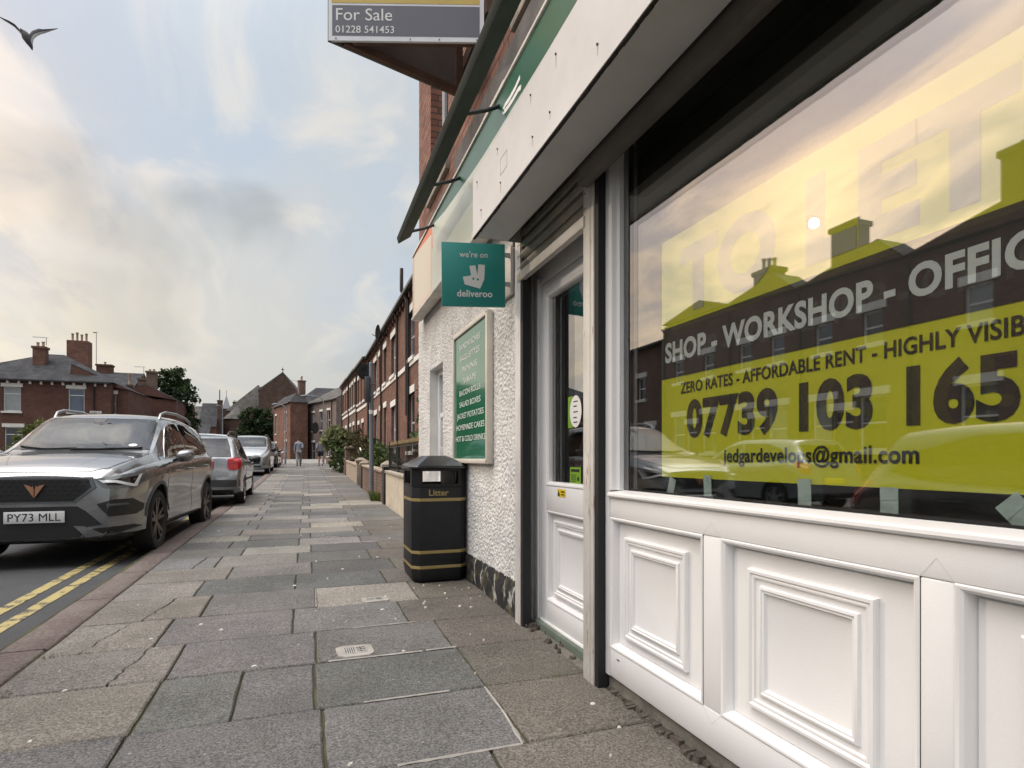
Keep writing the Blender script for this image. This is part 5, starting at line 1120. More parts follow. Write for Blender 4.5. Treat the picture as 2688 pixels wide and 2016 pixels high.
class Car:
    def __init__(s, name, lab, cat, sp, paint, loc, rz, group='cars parked along the street'):
        s.sp = sp; s.paint = paint
        s.root = thing(name, lab, cat, loc, rz, group); s.root.scale = (S, S, S)
        s.body()
    def body(s):
        sp = s.sp; f = {k: pchip(sp[k]) for k in ('top', 'belt', 'w', 'wt', 'bot')}; s.f = f
        xr, xf = sp['top'][0][0], sp['top'][-1][0]; s.xr, s.xf = xr, xf
        xs = set()
        n = 76
        for i in range(n+1):
            t = i/n; xs.add(round(xr+(xf-xr)*(t-.045*math.sin(2*math.pi*t*1.)/1.), 4))
        for k in ('top',): 
            for p in sp[k]: xs.add(p[0])
        xs = sorted(xs); mb = MB(); rings = []
        fr, rr = sp.get('frake', (.5, .45, .10)), sp.get('rrake', (.6, .5, .05))
        for x in xs:
            top, belt, w, wt, bot = (f[k](x) for k in ('top', 'belt', 'w', 'wt', 'bot'))
            belt = min(belt, top-.02); gh = top-belt; bh = belt-bot
            tum = sp.get('tum', .045)
            P = [(0, bot), (w*.55, bot), (w*.86, bot+.01), (w*.965, bot+.07), (w*.975, bot+bh*.25), (w*.965, bot+bh*.42), (w*.985, bot+bh*.62), (w*1.0, bot+bh*.80), (w*.992, belt-.055), (w*.975, belt-.015), (w*.945, belt+.012)]
            wa = w*.925; big = smooth01((gh-.12)/.25)
            for q in (.12, .35, .62, .84):
                yy = wa+(wt-wa)*(q**(1.25*big+.9*(1-big))); P.append((yy, belt+gh*(q*(big)+(1-big)*(1-(1-q)**1.6))))
            P += [(wt*.955, top-.028*big-.010*(1-big)), (wt*.88, top-.006), (wt*.60, top+.010), (wt*.30, top+.018), (0, top+.021)]
            ring = []
            for y, z in P:
                xx = x
                t = smooth01((x-(xf-.55))/.55); xx -= t*fr[2]*((z-fr[0])/fr[1])**2
                t = smooth01(((xr+.5)-x)/.5); xx += t*rr[2]*((z-rr[0])/rr[1])**2
                ring.append((xx, y, z))
            full = ring+[(a, -b, c) for a, b, c in ring[-2:0:-1]]; rings.append(full)
        mb.rings(rings, True, True)
        me = bpy.data.meshes.new('body'); me.from_pydata(mb.v, [], mb.f)
        bm = bmesh.new(); bm.from_mesh(me); bmesh.ops.triangulate(bm, faces=[q for q in bm.faces if len(q.verts) > 4]); bmesh.ops.recalc_face_normals(bm, faces=bm.faces)
        s.bvh = BVHTree.FromBMesh(bm); bm.to_mesh(me); bm.free()
        arch = M('wheel_arch_black', (.008, .008, .008), .9, var=0)
        o = link_mesh('body', me, [s.paint, arch])
        cut = MB(); R_ = sp['R']+sp.get('gap', .055)
        for ax in sp['axles']:
            for sy in (-1, 1): cut.lathe([(R_, sy*.42), (R_, sy*1.3)], (ax, 0, sp['R']+.005), 'y', 40)
        cm = bpy.data.meshes.new('cut'); cm.from_pydata(cut.v, [], cut.f); co = link_mesh('cut', cm, [s.paint, arch])
        bm = bmesh.new(); bm.from_mesh(cm); bmesh.ops.recalc_face_normals(bm, faces=bm.faces); bm.to_mesh(cm); bm.free()
        for p in cm.polygons: p.material_index = 1
        inn = M('car_interior', (.022, .022, .024), .8, var=.2); me.materials.append(inn); cuts = [co]
        def cutter(mbx):
            m2 = bpy.data.meshes.new('cut'); m2.from_pydata(mbx.v, [], mbx.f); b2 = bmesh.new(); b2.from_mesh(m2); bmesh.ops.triangulate(b2, faces=b2.faces[:]); bmesh.ops.recalc_face_normals(b2, faces=b2.faces); b2.to_mesh(m2); b2.free()
            c2 = link_mesh('cut', m2, [s.paint, arch, inn])
            for p in m2.polygons: p.material_index = 2
            cuts.append(c2)
        if 'cabin' in sp:
            pr = sp['cabin']; zt = max(z for x, z in pr)
            hw = lambda z: sp['cw'][0]+(sp['cw'][1]-sp['cw'][0])*smooth01((z-sp['cw'][2])/(zt-sp['cw'][2]))
            mbx = MB(); n_ = len(pr)
            mbx.add([(x, hw(z), z) for x, z in pr]+[(x, -hw(z), z) for x, z in pr], [tuple(range(n_))[::-1], tuple(range(n_, 2*n_))]+[(i, (i+1) % n_, n_+(i+1) % n_, n_+i) for i in range(n_)]); cutter(mbx)
            cutter(MB().prism([(sp['wsx'][0], y, z) for y, z in sp['ws']], (sp['wsx'][1]-sp['wsx'][0], 0, 0)))
            cutter(MB().prism([(-1.45, y, z) for y, z in sp['rw']], (-1.2, 0, 0)))
            for poly in sp['sw']:
                for sg in (-1, 1): cutter(MB().prism([(x, sg*.40, z) for x, z in poly], (0, sg*.8, 0)))
        for q_ in cuts:
            md = o.modifiers.new('b', 'BOOLEAN'); md.operation = 'DIFFERENCE'; md.object = q_; md.solver = 'EXACT'
        dg = bpy.context.evaluated_depsgraph_get(); nm = bpy.data.meshes.new_from_object(o.evaluated_get(dg))
        o.modifiers.clear(); o.data = nm; [bpy.data.objects.remove(q_) for q_ in cuts]
        if 'cabin' in sp: s.cabin()
        for p in nm.polygons: p.use_smooth = True
        nm.set_sharp_from_angle(angle=R(32)); o.parent = s.root; s.bodyo = o
    def cabin(s):
        sp = s.sp; fx, rx, zb = sp['seats']; sm = M('seat_fabric', (.035, .035, .038), .85, var=.2, vs=15); pl = M('dashboard_plastic', (.018, .018, .02), .7, var=.1)
        for x, ys in ((fx, (-.36, .36)), (rx, (-.38, .38))):
            for y in ys:
                mb = MB(); mb.hexa([(x+.42, y-.24, zb-.25), (x+.42, y+.24, zb-.25), (x-.10, y+.24, zb-.25), (x-.10, y-.24, zb-.25)], [(x+.42, y-.24, zb-.08), (x+.42, y+.24, zb-.08), (x-.10, y+.24, zb-.10), (x-.10, y-.24, zb-.10)])
                mb.hexa([(x+.02, y-.24, zb-.08), (x+.02, y+.24, zb-.08), (x-.12, y+.24, zb-.08), (x-.12, y-.24, zb-.08)], [(x-.10, y-.19, zb+.46), (x-.10, y+.19, zb+.46), (x-.20, y+.19, zb+.46), (x-.20, y-.19, zb+.46)])
                st_ = mb.build('seat', sm, s.root, bevel=.035)
                MB().hexa([(x-.10, y-.12, zb+.49), (x-.10, y+.12, zb+.49), (x-.19, y+.12, zb+.49), (x-.19, y-.12, zb+.49)], [(x-.12, y-.10, zb+.66), (x-.12, y+.10, zb+.66), (x-.19, y+.10, zb+.66), (x-.19, y-.10, zb+.66)]).build('headrest', sm, st_, bevel=.03)
        wx = sp['wsx'][0]; MB().box(wx+.05, wx+.42, -.62, .62, zb-.1, sp['ws'][0][1]-.10).build('dashboard', pl, s.root, bevel=.04)
        mb = MB(); c_ = (wx-.06, -.36, sp['ws'][0][1]-.12); mb.tube([(c_[0]+.09*math.sin(a), c_[1]+.18*math.cos(a), c_[2]+.16*math.sin(a)) for a in [i*2*PI/20 for i in range(21)]], .016, 8); mb.box(c_[0]-.01, c_[0]+.10, c_[1]-.03, c_[1]+.03, c_[2]-.03, c_[2]+.03); mb.build('steering_wheel', pl, s.root, smooth=60)
    def hit(s, p, axis):
        a, b = p
        o, d = {'front': ((6, a, b), (-1, 0, 0)), 'rear': ((-6, a, b), (1, 0, 0)), 'left': ((a, 3, b), (0, -1, 0)), 'right': ((a, -3, b), (0, 1, 0)), 'top': ((a, b, 4), (0, 0, -1))}[axis]
        h = s.bvh.ray_cast(Vector(o), Vector(d))
        if h[0] is None:
            c = {'front': (2.0, a, b), 'rear': (-2.0, a, b), 'left': (a, .8, b), 'right': (a, -.8, b), 'top': (a, b, 1.2)}[axis]
            h = s.bvh.find_nearest(Vector(c))
        return h[0], h[1]
    def patch(s, name, poly, axis, mat, off=.004, depth=.012, parent=None, L=.09, both=False, smooth=35, push=0.):
        "a panel with the outline poly laid on the body seen along axis; both = mirrored twin as a second object"
        out = None
        for sgn in ((1, -1) if both else (1,)):
            if axis in ('left', 'right'): pl = poly; ax = axis if sgn == 1 else 'right'
            else: pl = [(x*sgn, y) if axis in ('front', 'rear') else (x, y*sgn) for x, y in poly]; ax = axis
            bm = bmesh.new(); vs = [bm.verts.new((a, b, 0)) for a, b in pl]; bm.faces.new(vs)
            bmesh.ops.triangulate(bm, faces=bm.faces[:])
            for _ in range(6):
                es = [e for e in bm.edges if e.calc_length() > L]
                if not es: break
                bmesh.ops.subdivide_edges(bm, edges=es, cuts=1); bmesh.ops.triangulate(bm, faces=[f for f in bm.faces if len(f.verts) > 3])
            hits = {v: s.hit((v.co.x, v.co.y), ax) for v in bm.verts}
            vn = {}
            D = {'front': Vector((1, 0, 0)), 'rear': Vector((-1, 0, 0)), 'left': Vector((0, 1, 0)), 'right': Vector((0, -1, 0)), 'top': Vector((0, 0, 1))}[ax]
            for v, (p, n_) in hits.items():
                n2 = (n_*.6+D*.4).normalized(); vn[v] = n2; v.co = p-n2*(depth-off)+D*push
            orig = list(bm.verts)
            r = bmesh.ops.extrude_face_region(bm, geom=bm.faces[:])
            nv = [g for g in r['geom'] if isinstance(g, bmesh.types.BMVert)]
            from mathutils.kdtree import KDTree
            kd = KDTree(len(orig))
            for i, v in enumerate(orig): kd.insert(v.co, i)
            kd.balance()
            for v in nv:
                _, i, _ = kd.find(v.co); v.co = v.co+vn[orig[i]]*depth
            bmesh.ops.recalc_face_normals(bm, faces=bm.faces)
            me = bpy.data.meshes.new(name); bm.to_mesh(me); bm.free()
            o = link_mesh(name, me, mat, parent or s.root, smooth=smooth); out = out or o
            s.last = o
        return out
    def line(s, name, pts, axis, mat, wd=.006, off=.0015, parent=None, both=False, r=None):
        "thin strip or round moulding following the surface"
        for sgn in ((1, -1) if both else (1,)):
            ax = axis if sgn == 1 else ('right' if axis == 'left' else axis)
            q = []
            for (a, b), (c, d) in zip(pts, pts[1:]):
                k = max(1, int(math.hypot(c-a, d-b)/.06))
                for i in range(k): q.append((a+(c-a)*i/k, b+(d-b)*i/k))
            q.append(pts[-1])
            if axis in ('front', 'rear'): q = [(x*sgn, y) for x, y in q]
            if axis == 'top': q = [(x, y*sgn) for x, y in q]
            path = [h[0]+h[1]*off for h in (s.hit(p, ax) for p in q)]
            o = MB().tube(path, r or wd*.5, 6).build(name, mat, parent or s.root, smooth=60)
        return o
    def wheels(s, tyre_m, rim_m, spokes=5, spoke_m=None, dbl=True):
        sp = s.sp; R_ = sp['R']; tw = sp.get('tw', .215); yo = sp.get('track', .79)
        for ax in sp['axles']:
            for sy in (-1, 1):
                y1 = sy*(yo+tw/2); y0 = sy*(yo-tw/2); m = 1 if sy > 0 else -1
                rr = R_*.715
                prof = [(rr, y0), (R_*.93, y0+m*.004), (R_*.985, y0+m*.03), (R_, y0+m*.06), (R_, y1-m*.06), (R_*.985, y1-m*.03), (R_*.93, y1-m*.002), (R_*.80, y1), (rr, y1-m*.010), (rr, y1-m*.05)]
                t = MB().lathe(prof, (ax, 0, R_), 'y', 36, closed=True).build('wheel', tyre_m, s.root, smooth=35)
                rp = [(rr*1.0, y1-m*.008), (rr*.965, y1-m*.010), (rr*.93, y1-m*.03), (rr*.90, y1-m*.075), (.06, y1-m*.09)]
                MB().lathe(rp, (ax, 0, R_), 'y', 36, caps=(0, 1)).build('rim', rim_m, t, smooth=30)
                mb = MB()
                for k in range(spokes):
                    for da in ((-.17, .17) if dbl else (0,)):
                        a = 2*math.pi*k/spokes+.3+da*.35; b = 2*math.pi*k/spokes+.3+da*1.25
                        p0 = (math.cos(a)*.05, math.sin(a)*.05); p1 = (math.cos(b)*rr*.95, math.sin(b)*rr*.95)
                        dx, dz = p1[0]-p0[0], p1[1]-p0[1]; l = math.hypot(dx, dz); nx, nz = -dz/l, dx/l; wa, wb = .030, .018 if dbl else .03
                        q = lambda p, o, yy: (ax+p[0]+nx*o, yy, R_+p[1]+nz*o)
                        mb.hexa([q(p0, -wa, y1-m*.07), q(p0, wa, y1-m*.07), q(p1, wb, y1-m*.05), q(p1, -wb, y1-m*.05)], [q(p0, -wa*.8, y1-m*.028), q(p0, wa*.8, y1-m*.028), q(p1, wb*.8, y1-m*.012), q(p1, -wb*.8, y1-m*.012)])
                mb.lathe([(.001, y1-m*.03), (.062, y1-m*.03), (.07, y1-m*.05)], (ax, 0, R_), 'y', 20)
                mb.build('spokes', spoke_m or rim_m, t, smooth=25)
    def mirror(s, x, y, z, paint, lx=.10, w=.20, h=.15):
        for sy in (-1, 1):
            mb = MB(); rings = []
            for k, (t, sc) in enumerate([(0, .55), (.08, .82), (.3, 1.), (.7, .98), (.92, .75), (1., .4)]):
                cx, cy, cz = x-.01*t, sy*(y+w*t), z+.02*t
                rings.append([(cx+lx*sc*math.cos(a)*(1.0 if math.cos(a) > 0 else .55), cy, cz+h*.5*sc*math.sin(a)) for a in [i*math.pi/7 for i in range(14)]])
            mb.rings(rings, True, True); o = mb.build('door_mirror', paint, s.root, smooth=60)
            MB().prism([(x+.03, sy*(y-.04), z-.07), (x-.05, sy*(y-.04), z-.07), (x-.04, sy*(y+.09), z-.02), (x+.03, sy*(y+.09), z-.02)], (0, 0, .035)).build('mirror_stalk', s.blk, o)
    def plate(s, text, x, z, rear=False, y=0., tilt=0.):
        m = M('plate_yellow', (.72, .52, .05), .4, var=.03) if rear else M('plate_white', (.74, .75, .76), .4, var=.03)
        sg = -1 if rear else 1
        p = MB().box(x, x+sg*.012, y-.26, y+.26, z-.056, z+.056).build('number_plate', m, s.root, bevel=.004)
        if text:
            mb = MB(); put_text(mb, text, (x+sg*.0135, y+sg*-.225, z-.036), (0, sg*1., 0), (0, 0, 1), .45, .075, .0); mb.build('characters', black_ink, p, fix=False)
        return p
    blk = None
blk_plastic = M('black_car_trim', (.014, .014, .015), .5, var=.1); Car.blk = blk_plastic
gloss_blk = M('gloss_black', (.006, .006, .007), .08, var=0, spec=.6)
tyre_m = M('tyre', (.018, .018, .018), .8, var=.15, bump=.2, bs=60)
dark_rim = M('dark_alloy', (.025, .024, .024), .35, .5, var=.1); copper_rim = M('copper_black_alloy', (.10, .075, .06), .3, .8, var=.1); silver_rim = M('silver_alloy', (.42, .43, .44), .3, .8, var=.1)
chrome = M('chrome', (.75, .76, .78), .12, 1., var=0); copper = M('copper', (.52, .27, .17), .3, .85, var=0)
car_glass = glassmat('car_glass', 1.55, (.42, .46, .46), 5.)
lens = M('lamp_lens', (.10, .11, .115), .06, var=0, spec=.8); drl = M('daytime_lamp_strip', (.70, .72, .74), .25, var=0)
red_l = M('red_lamp_lens', (.42, .008, .012), .12, var=.06, coat=.5); amber_l = M('amber_lens', (.65, .20, .02), .15, var=0)
def paintm(name, c, metal=.55, rough=.32): return M(name, c, rough, metal, var=.03, vs=2, coat=1., grain=.02)
# ---- grey sports utility car
SUV = dict(cabin=[(.98, .98), (.28, 1.46), (-.3, 1.525), (-1.2, 1.50), (-1.62, 1.36), (-1.78, 1.10), (-1.78, .62), (.92, .62)], cw=(.78, .585, .95), seats=(-.12, -1.0, .80), wsx=(.38, 1.5), ws=[(-.70, 1.135), (.70, 1.135), (.635, 1.47), (.58, 1.525), (-.58, 1.525), (-.635, 1.47)], rw=[(-.58, 1.13), (.58, 1.13), (.52, 1.40), (-.52, 1.40)],
    sw=[[(.80, 1.045), (.62, 1.20), (.36, 1.40), (.12, 1.475), (-.24, 1.505), (-.24, 1.065)], [(-.30, 1.067), (-.30, 1.506), (-.80, 1.495), (-1.12, 1.455), (-1.16, 1.09)], [(-1.20, 1.095), (-1.17, 1.445), (-1.40, 1.375), (-1.62, 1.19), (-1.60, 1.13)]],
    R=.345, axles=(1.33, -1.30), tw=.225, track=.785, gap=.06, frake=(.52, .45, .105), rrake=(.62, .5, .09),
    top=[(-2.20, .90), (-2.16, 1.02), (-2.06, 1.18), (-1.90, 1.42), (-1.78, 1.515), (-1.3, 1.565), (-.6, 1.592), (0., 1.582), (.30, 1.545), (.42, 1.500), (1.02, 1.135), (1.12, 1.095), (1.30, 1.075), (1.70, 1.03), (2.02, .965), (2.12, .925), (2.19, .845)],
    belt=[(-2.2, .88), (-2.0, 1.06), (-1.3, 1.065), (0, 1.025), (1.0, .985), (1.5, .955), (1.9, .91), (2.1, .85), (2.19, .79)],
    w=[(-2.2, .74), (-2.1, .82), (-1.8, .885), (-1.3, .92), (-.6, .908), (.6, .908), (1.33, .922), (1.7, .905), (1.95, .845), (2.1, .765), (2.19, .665)],
    wt=[(-2.2, .66), (-1.95, .63), (-1.6, .625), (-.6, .645), (.2, .64), (.5, .66), (1.02, .73), (1.25, .76), (1.7, .75), (2.02, .69), (2.19, .56)],
    bot=[(-2.2, .42), (-2.0, .32), (-1.6, .24), (1.6, .22), (2.0, .215), (2.19, .24)])
gun = paintm('gunmetal_paint', (.225, .23, .235), .68, .24)
suv = Car('parked_car', 'gunmetal grey off-roader with copper badge and white PY73 MLL number plate', 'car', SUV, gun, (-2.20, 8.22, G(8.2)-.062), -PI/2-.052)
suv.root.scale = (.885, .885, .94)
def suv_details(c):
    fr = 'front'
    g = c.patch('grille_surround', [(-.50, .835), (-.50, .845), (.50, .845), (.50, .835), (.535, .745), (.34, .595), (-.34, .595), (-.535, .745)], fr, M('satin_grey_trim', (.13, .14, .15), .35, .6, var=.05), .010, .02)
    gr = c.patch('grille', [(-.465, .828), (.465, .828), (.495, .748), (.325, .615), (-.325, .615), (-.495, .748)], fr, M('grille_mesh_black', (.011, .011, .012), .45, var=.1), .012, .012, g)
    mesh = M('grille_mesh_edge', (.045, .045, .048), .3, .5, var=.1)
    mb = MB()
    for i in range(-7, 8):
        for j in range(5):
            y = i*.064+(j % 2)*.032; z = .640+j*.042
            if abs(y) < .06 and .66 < z < .8: continue
            lim = .30+(z-.615)*1.25
            if abs(y) > min(lim, .46): continue
            h, n = c.hit((y, z), fr); mb.hexa([tuple(h+Vector((.0, a, b))) for a, b in ((-.022, -.007), (.022, -.007), (.022, .007), (-.022, .007))], [tuple(h+Vector((.0175, a, b))) for a, b in ((-.016, -.001), (.02, .001), (.016, .004), (-.02, .003))])
    tag(mb.build('grille_mesh', mesh, g), kind='stuff')
    ef = lambda pts: [(y, z) for y, z in pts]
    hb = c.hit((0, .72), fr)[0].x+.026
    em = MB()
    for sg in (-1, 1):
        em.prism([(hb, sg*.004, .655), (hb, sg*.075, .762), (hb, sg*.03, .757), (hb, sg*.004, .735)], (.010, 0, 0)); em.prism([(hb, sg*.03, .757), (hb, sg*.075, .762), (hb, sg*.088, .783), (hb, sg*.035, .768)], (.010, 0, 0)); em.prism([(hb, sg*.004, .735), (hb, sg*.03, .757), (hb, sg*.012, .768)], (.008, 0, 0))
    em.build('emblem', copper, g)
    for sg, ax in ((1, 'left'), (-1, 'right')):
        hl = c.patch('headlight', [(sg*.515, .825), (sg*.62, .846), (sg*.80, .882), (sg*.875, .905), (sg*.872, .80), (sg*.84, .738), (sg*.72, .735), (sg*.60, .742)], fr, lens, .006, .02, L=.05)
        c.patch('headlight_mask', [(sg*.60, .80), (sg*.86, .86), (sg*.83, .765), (sg*.64, .765)], fr, gloss_blk, .008, .01, hl, L=.05)
        c.patch('light_strip', [(sg*.545, .822), (sg*.60, .812), (sg*.71, .812), (sg*.825, .775), (sg*.850, .868), (sg*.862, .872), (sg*.843, .752), (sg*.825, .748), (sg*.70, .790), (sg*.60, .790)], fr, drl, .012, .012, hl, L=.04)
        c.patch('fog_intake', [(sg*.545, .585), (sg*.70, .628), (sg*.82, .628), (sg*.868, .56), (sg*.86, .50), (sg*.83, .465), (sg*.66, .462), (sg*.585, .535)], fr, blk_plastic, .004, .012, L=.05)
        fl = c.last
        c.patch('fog_lamp', [(sg*.64, .585), (sg*.78, .592), (sg*.795, .572), (sg*.64, .562)], fr, lens, .012, .012, fl, L=.05)
        c.patch('bumper_blade', [(sg*.335, .375), (sg*.43, .372), (sg*.56, .315), (sg*.60, .285), (sg*.46, .262)], fr, gun, .018, .02, L=.05)
        c.patch('bumper_gill', [(sg*.50, .345), (sg*.62, .355), (sg*.82, .365), (sg*.86, .335), (sg*.74, .300), (sg*.60, .295)], fr, blk_plastic, .003, .012, L=.05)
    c.patch('lower_intake', [(-.36, .565), (.36, .565), (.44, .52), (.60, .385), (.46, .365), (.42, .25), (-.42, .25), (-.46, .365), (-.60, .385), (-.44, .52)], fr, blk_plastic, .003, .012)
    c.patch('rear_window', SUV['rw'], 'rear', car_glass, .003, .01)
    c.patch('splitter', [(-.80, .262), (.80, .262), (.72, .225), (-.72, .225)], fr, blk_plastic, .022, .03)
    c.plate('PY73 MLL', c.hit((0, .47), fr)[0].x+.012, .468)
    # bonnet shut line, creases, wipers
    c.line('bonnet_gap', [(.98, .70), (1.3, .735), (1.75, .72), (2.0, .60), (2.075, .45), (2.085, .3), (2.09, 0)], 'top', blk_plastic, .008, .0, both=True)
    c.line('bonnet_crease', [(1.10, .52), (1.5, .50), (1.95, .33)], 'top', gun, r=.006, off=-.003, both=True)
    # windscreen
    ws = c.patch('windscreen', [(-.70, 1.135), (.70, 1.135), (.635, 1.47), (.58, 1.525), (-.58, 1.525), (-.635, 1.47)], fr, car_glass, .004, .012, L=.06)
    c.patch('tax_sticker', [(.505+.045*math.cos(a), 1.185+.016*math.sin(a)) for a in [i*math.pi/8 for i in range(16)]], fr, white_ink, .008, .004, ws, L=.05)
    c.patch('mirror_mount', [(-.07, 1.515), (.07, 1.515), (.05, 1.46), (-.05, 1.46)], fr, M('frit_grey', (.05, .05, .05), .5), .007, .003, ws)
    c.line('wiper', [(.62, 1.148), (.1, 1.128), (-.1, 1.128)], fr, blk_plastic, r=.012, off=.012); c.line('wiper', [(-.05, 1.14), (-.4, 1.13), (-.64, 1.16)], fr, blk_plastic, r=.010, off=.012)
    # side glass and trim on both flanks
    for ax in ('left', 'right'):
        c.patch('front_side_window', [(.80, 1.045), (.62, 1.20), (.36, 1.40), (.12, 1.475), (-.24, 1.505), (-.24, 1.065)], ax, car_glass, .003, .010, L=.07)
        c.patch('rear_side_window', [(-.30, 1.067), (-.30, 1.506), (-.80, 1.495), (-1.12, 1.455), (-1.16, 1.09)], ax, car_glass, .003, .010, L=.07)
        c.patch('quarter_window', [(-1.20, 1.095), (-1.17, 1.445), (-1.40, 1.375), (-1.62, 1.19), (-1.60, 1.13)], ax, car_glass, .003, .010, L=.07)
        c.line('window_chrome', [(.83, 1.035), (.4, 1.046), (-.5, 1.06), (-1.2, 1.085), (-1.63, 1.13)], ax, chrome, r=.008, off=.002)
        c.line('window_chrome', [(.84, 1.04), (.62, 1.22), (.36, 1.42), (.10, 1.495), (-.3, 1.522), (-.8, 1.512), (-1.15, 1.47), (-1.42, 1.385), (-1.64, 1.20)], ax, chrome, r=.006, off=.002)
        fd = c.patch('front_door', [(.92, .98), (.985, .80), (.985, .42), (.90, .33), (-.22, .33), (-.26, .42), (-.26, 1.03)], ax, gun, .0035, .010, L=.07)
        h = c.hit((-.10, .90), ax)[0]; sg = 1 if ax == 'left' else -1
        MB().tube([(-.02, h.y+sg*.0, h.z), (-.04, h.y+sg*.035, h.z), (-.20, h.y+sg*.035, h.z+.006), (-.22, h.y, h.z+.006)], .013, 8).build('handle', gun, fd, smooth=60)
        rd = c.patch('rear_door', [(-.285, 1.03), (-.285, .42), (-.25, .33), (-.80, .33), (-.95, .52), (-1.08, .72), (-1.19, .90), (-1.20, 1.055)], ax, gun, .0035, .010, L=.07)
        h = c.hit((-1.02, .93), ax)[0]
        MB().tube([(-.94, h.y, h.z), (-.96, h.y+sg*.035, h.z), (-1.10, h.y+sg*.035, h.z+.006), (-1.12, h.y, h.z+.006)], .013, 8).build('handle', gun, rd, smooth=60)
        c.patch('sill_trim', [(.90, .315), (-.85, .315), (-.85, .245), (.90, .235)], ax, blk_plastic, .006, .012, L=.1)
        for axl in SUV['axles']:
            pts = []; R0, R1 = SUV['R']+.058, SUV['R']+.095
            a0 = .06*PI
            for i in range(17): a = a0+(PI-2*a0)*i/16; pts.append((axl+R1*math.cos(a), SUV['R']+R1*math.sin(a)))
            for i in range(17): a = PI-a0-(PI-2*a0)*i/16; pts.append((axl+R0*math.cos(a), SUV['R']+R0*math.sin(a)))
            c.patch('arch_trim', pts, ax, M('grey_arch_trim', (.075, .08, .085), .45, .2, var=.05), .010, .02, L=.07)
        c.patch('rear_lamp', [(-2.0, 1.03), (-1.88, .99), (-1.9, .86), (-2.06, .84)], ax, red_l, .006, .012, L=.05)
    for sg in (-1, 1):
        pts = [(.22, .60, 1.525), (.15, .60, 1.60), (-.05, .605, 1.640), (-.6, .61, 1.652), (-1.2, .60, 1.625), (-1.45, .595, 1.585), (-1.52, .59, 1.55)]
        MB().tube([(x, sg*y, z) for x, y, z in pts], .019, 8).build('roof_rail', M('satin_rail', (.36, .37, .38), .3, .8, var=.03), c.root, smooth=60)
    c.mirror(.70, .93, 1.055, gun)
    c.wheels(tyre_m, dark_rim, 5, copper_rim)
suv_details(suv)
# ---- silver estate seen from behind
EST = dict(cabin=[(.98, .92), (.28, 1.36), (-.3, 1.455), (-1.2, 1.44), (-1.66, 1.38), (-1.85, .98), (-1.85, .58), (.92, .58)], cw=(.74, .535, .90), seats=(-.12, -.95, .74), wsx=(.22, 1.4), ws=[(-.66, 1.04), (.66, 1.04), (.57, 1.42), (-.57, 1.42)], rw=[(-.64, 1.02), (.64, 1.02), (.60, 1.25), (.535, 1.415), (-.535, 1.415), (-.60, 1.25)],
    sw=[[(.88, .965), (.66, 1.14), (.30, 1.365), (-.16, 1.42), (-.16, .985)], [(-.22, .985), (-.22, 1.42), (-.95, 1.405), (-1.0, 1.01)], [(-1.06, 1.02), (-1.01, 1.40), (-1.5, 1.36), (-1.74, 1.10), (-1.70, 1.06)]],
    R=.305, axles=(1.30, -1.24), tw=.20, track=.745, gap=.05, frake=(.5, .45, .14), rrake=(.55, .5, .10),
    top=[(-2.08, .98), (-2.05, 1.05), (-1.98, 1.22), (-1.84, 1.44), (-1.70, 1.485), (-1.1, 1.515), (-.3, 1.525), (.1, 1.49), (.35, 1.42), (1.05, 1.03), (1.2, .99), (1.7, .90), (2.0, .78), (2.08, .66)],
    belt=[(-2.08, .95), (-1.8, .98), (-1, .955), (0, .93), (1.0, .90), (1.6, .83), (2.0, .70), (2.08, .60)],
    w=[(-2.08, .78), (-1.95, .835), (-1.5, .86), (0, .865), (1.3, .86), (1.7, .82), (1.95, .72), (2.08, .55)],
    wt=[(-2.08, .66), (-1.9, .60), (-1.6, .58), (-.3, .60), (.2, .60), (1.0, .68), (1.5, .69), (1.9, .60), (2.08, .45)],
    bot=[(-2.08, .36), (-1.9, .27), (-1.4, .21), (1.5, .20), (2.08, .26)])
silver = paintm('silver_paint', (.33, .345, .36), .65, .25)
est = Car('parked_car', 'silver estate car with big red tail lamp, parked half on the pavement', 'car', EST, silver, (-1.86, 13.12, G(13)-.035), PI/2+.02)
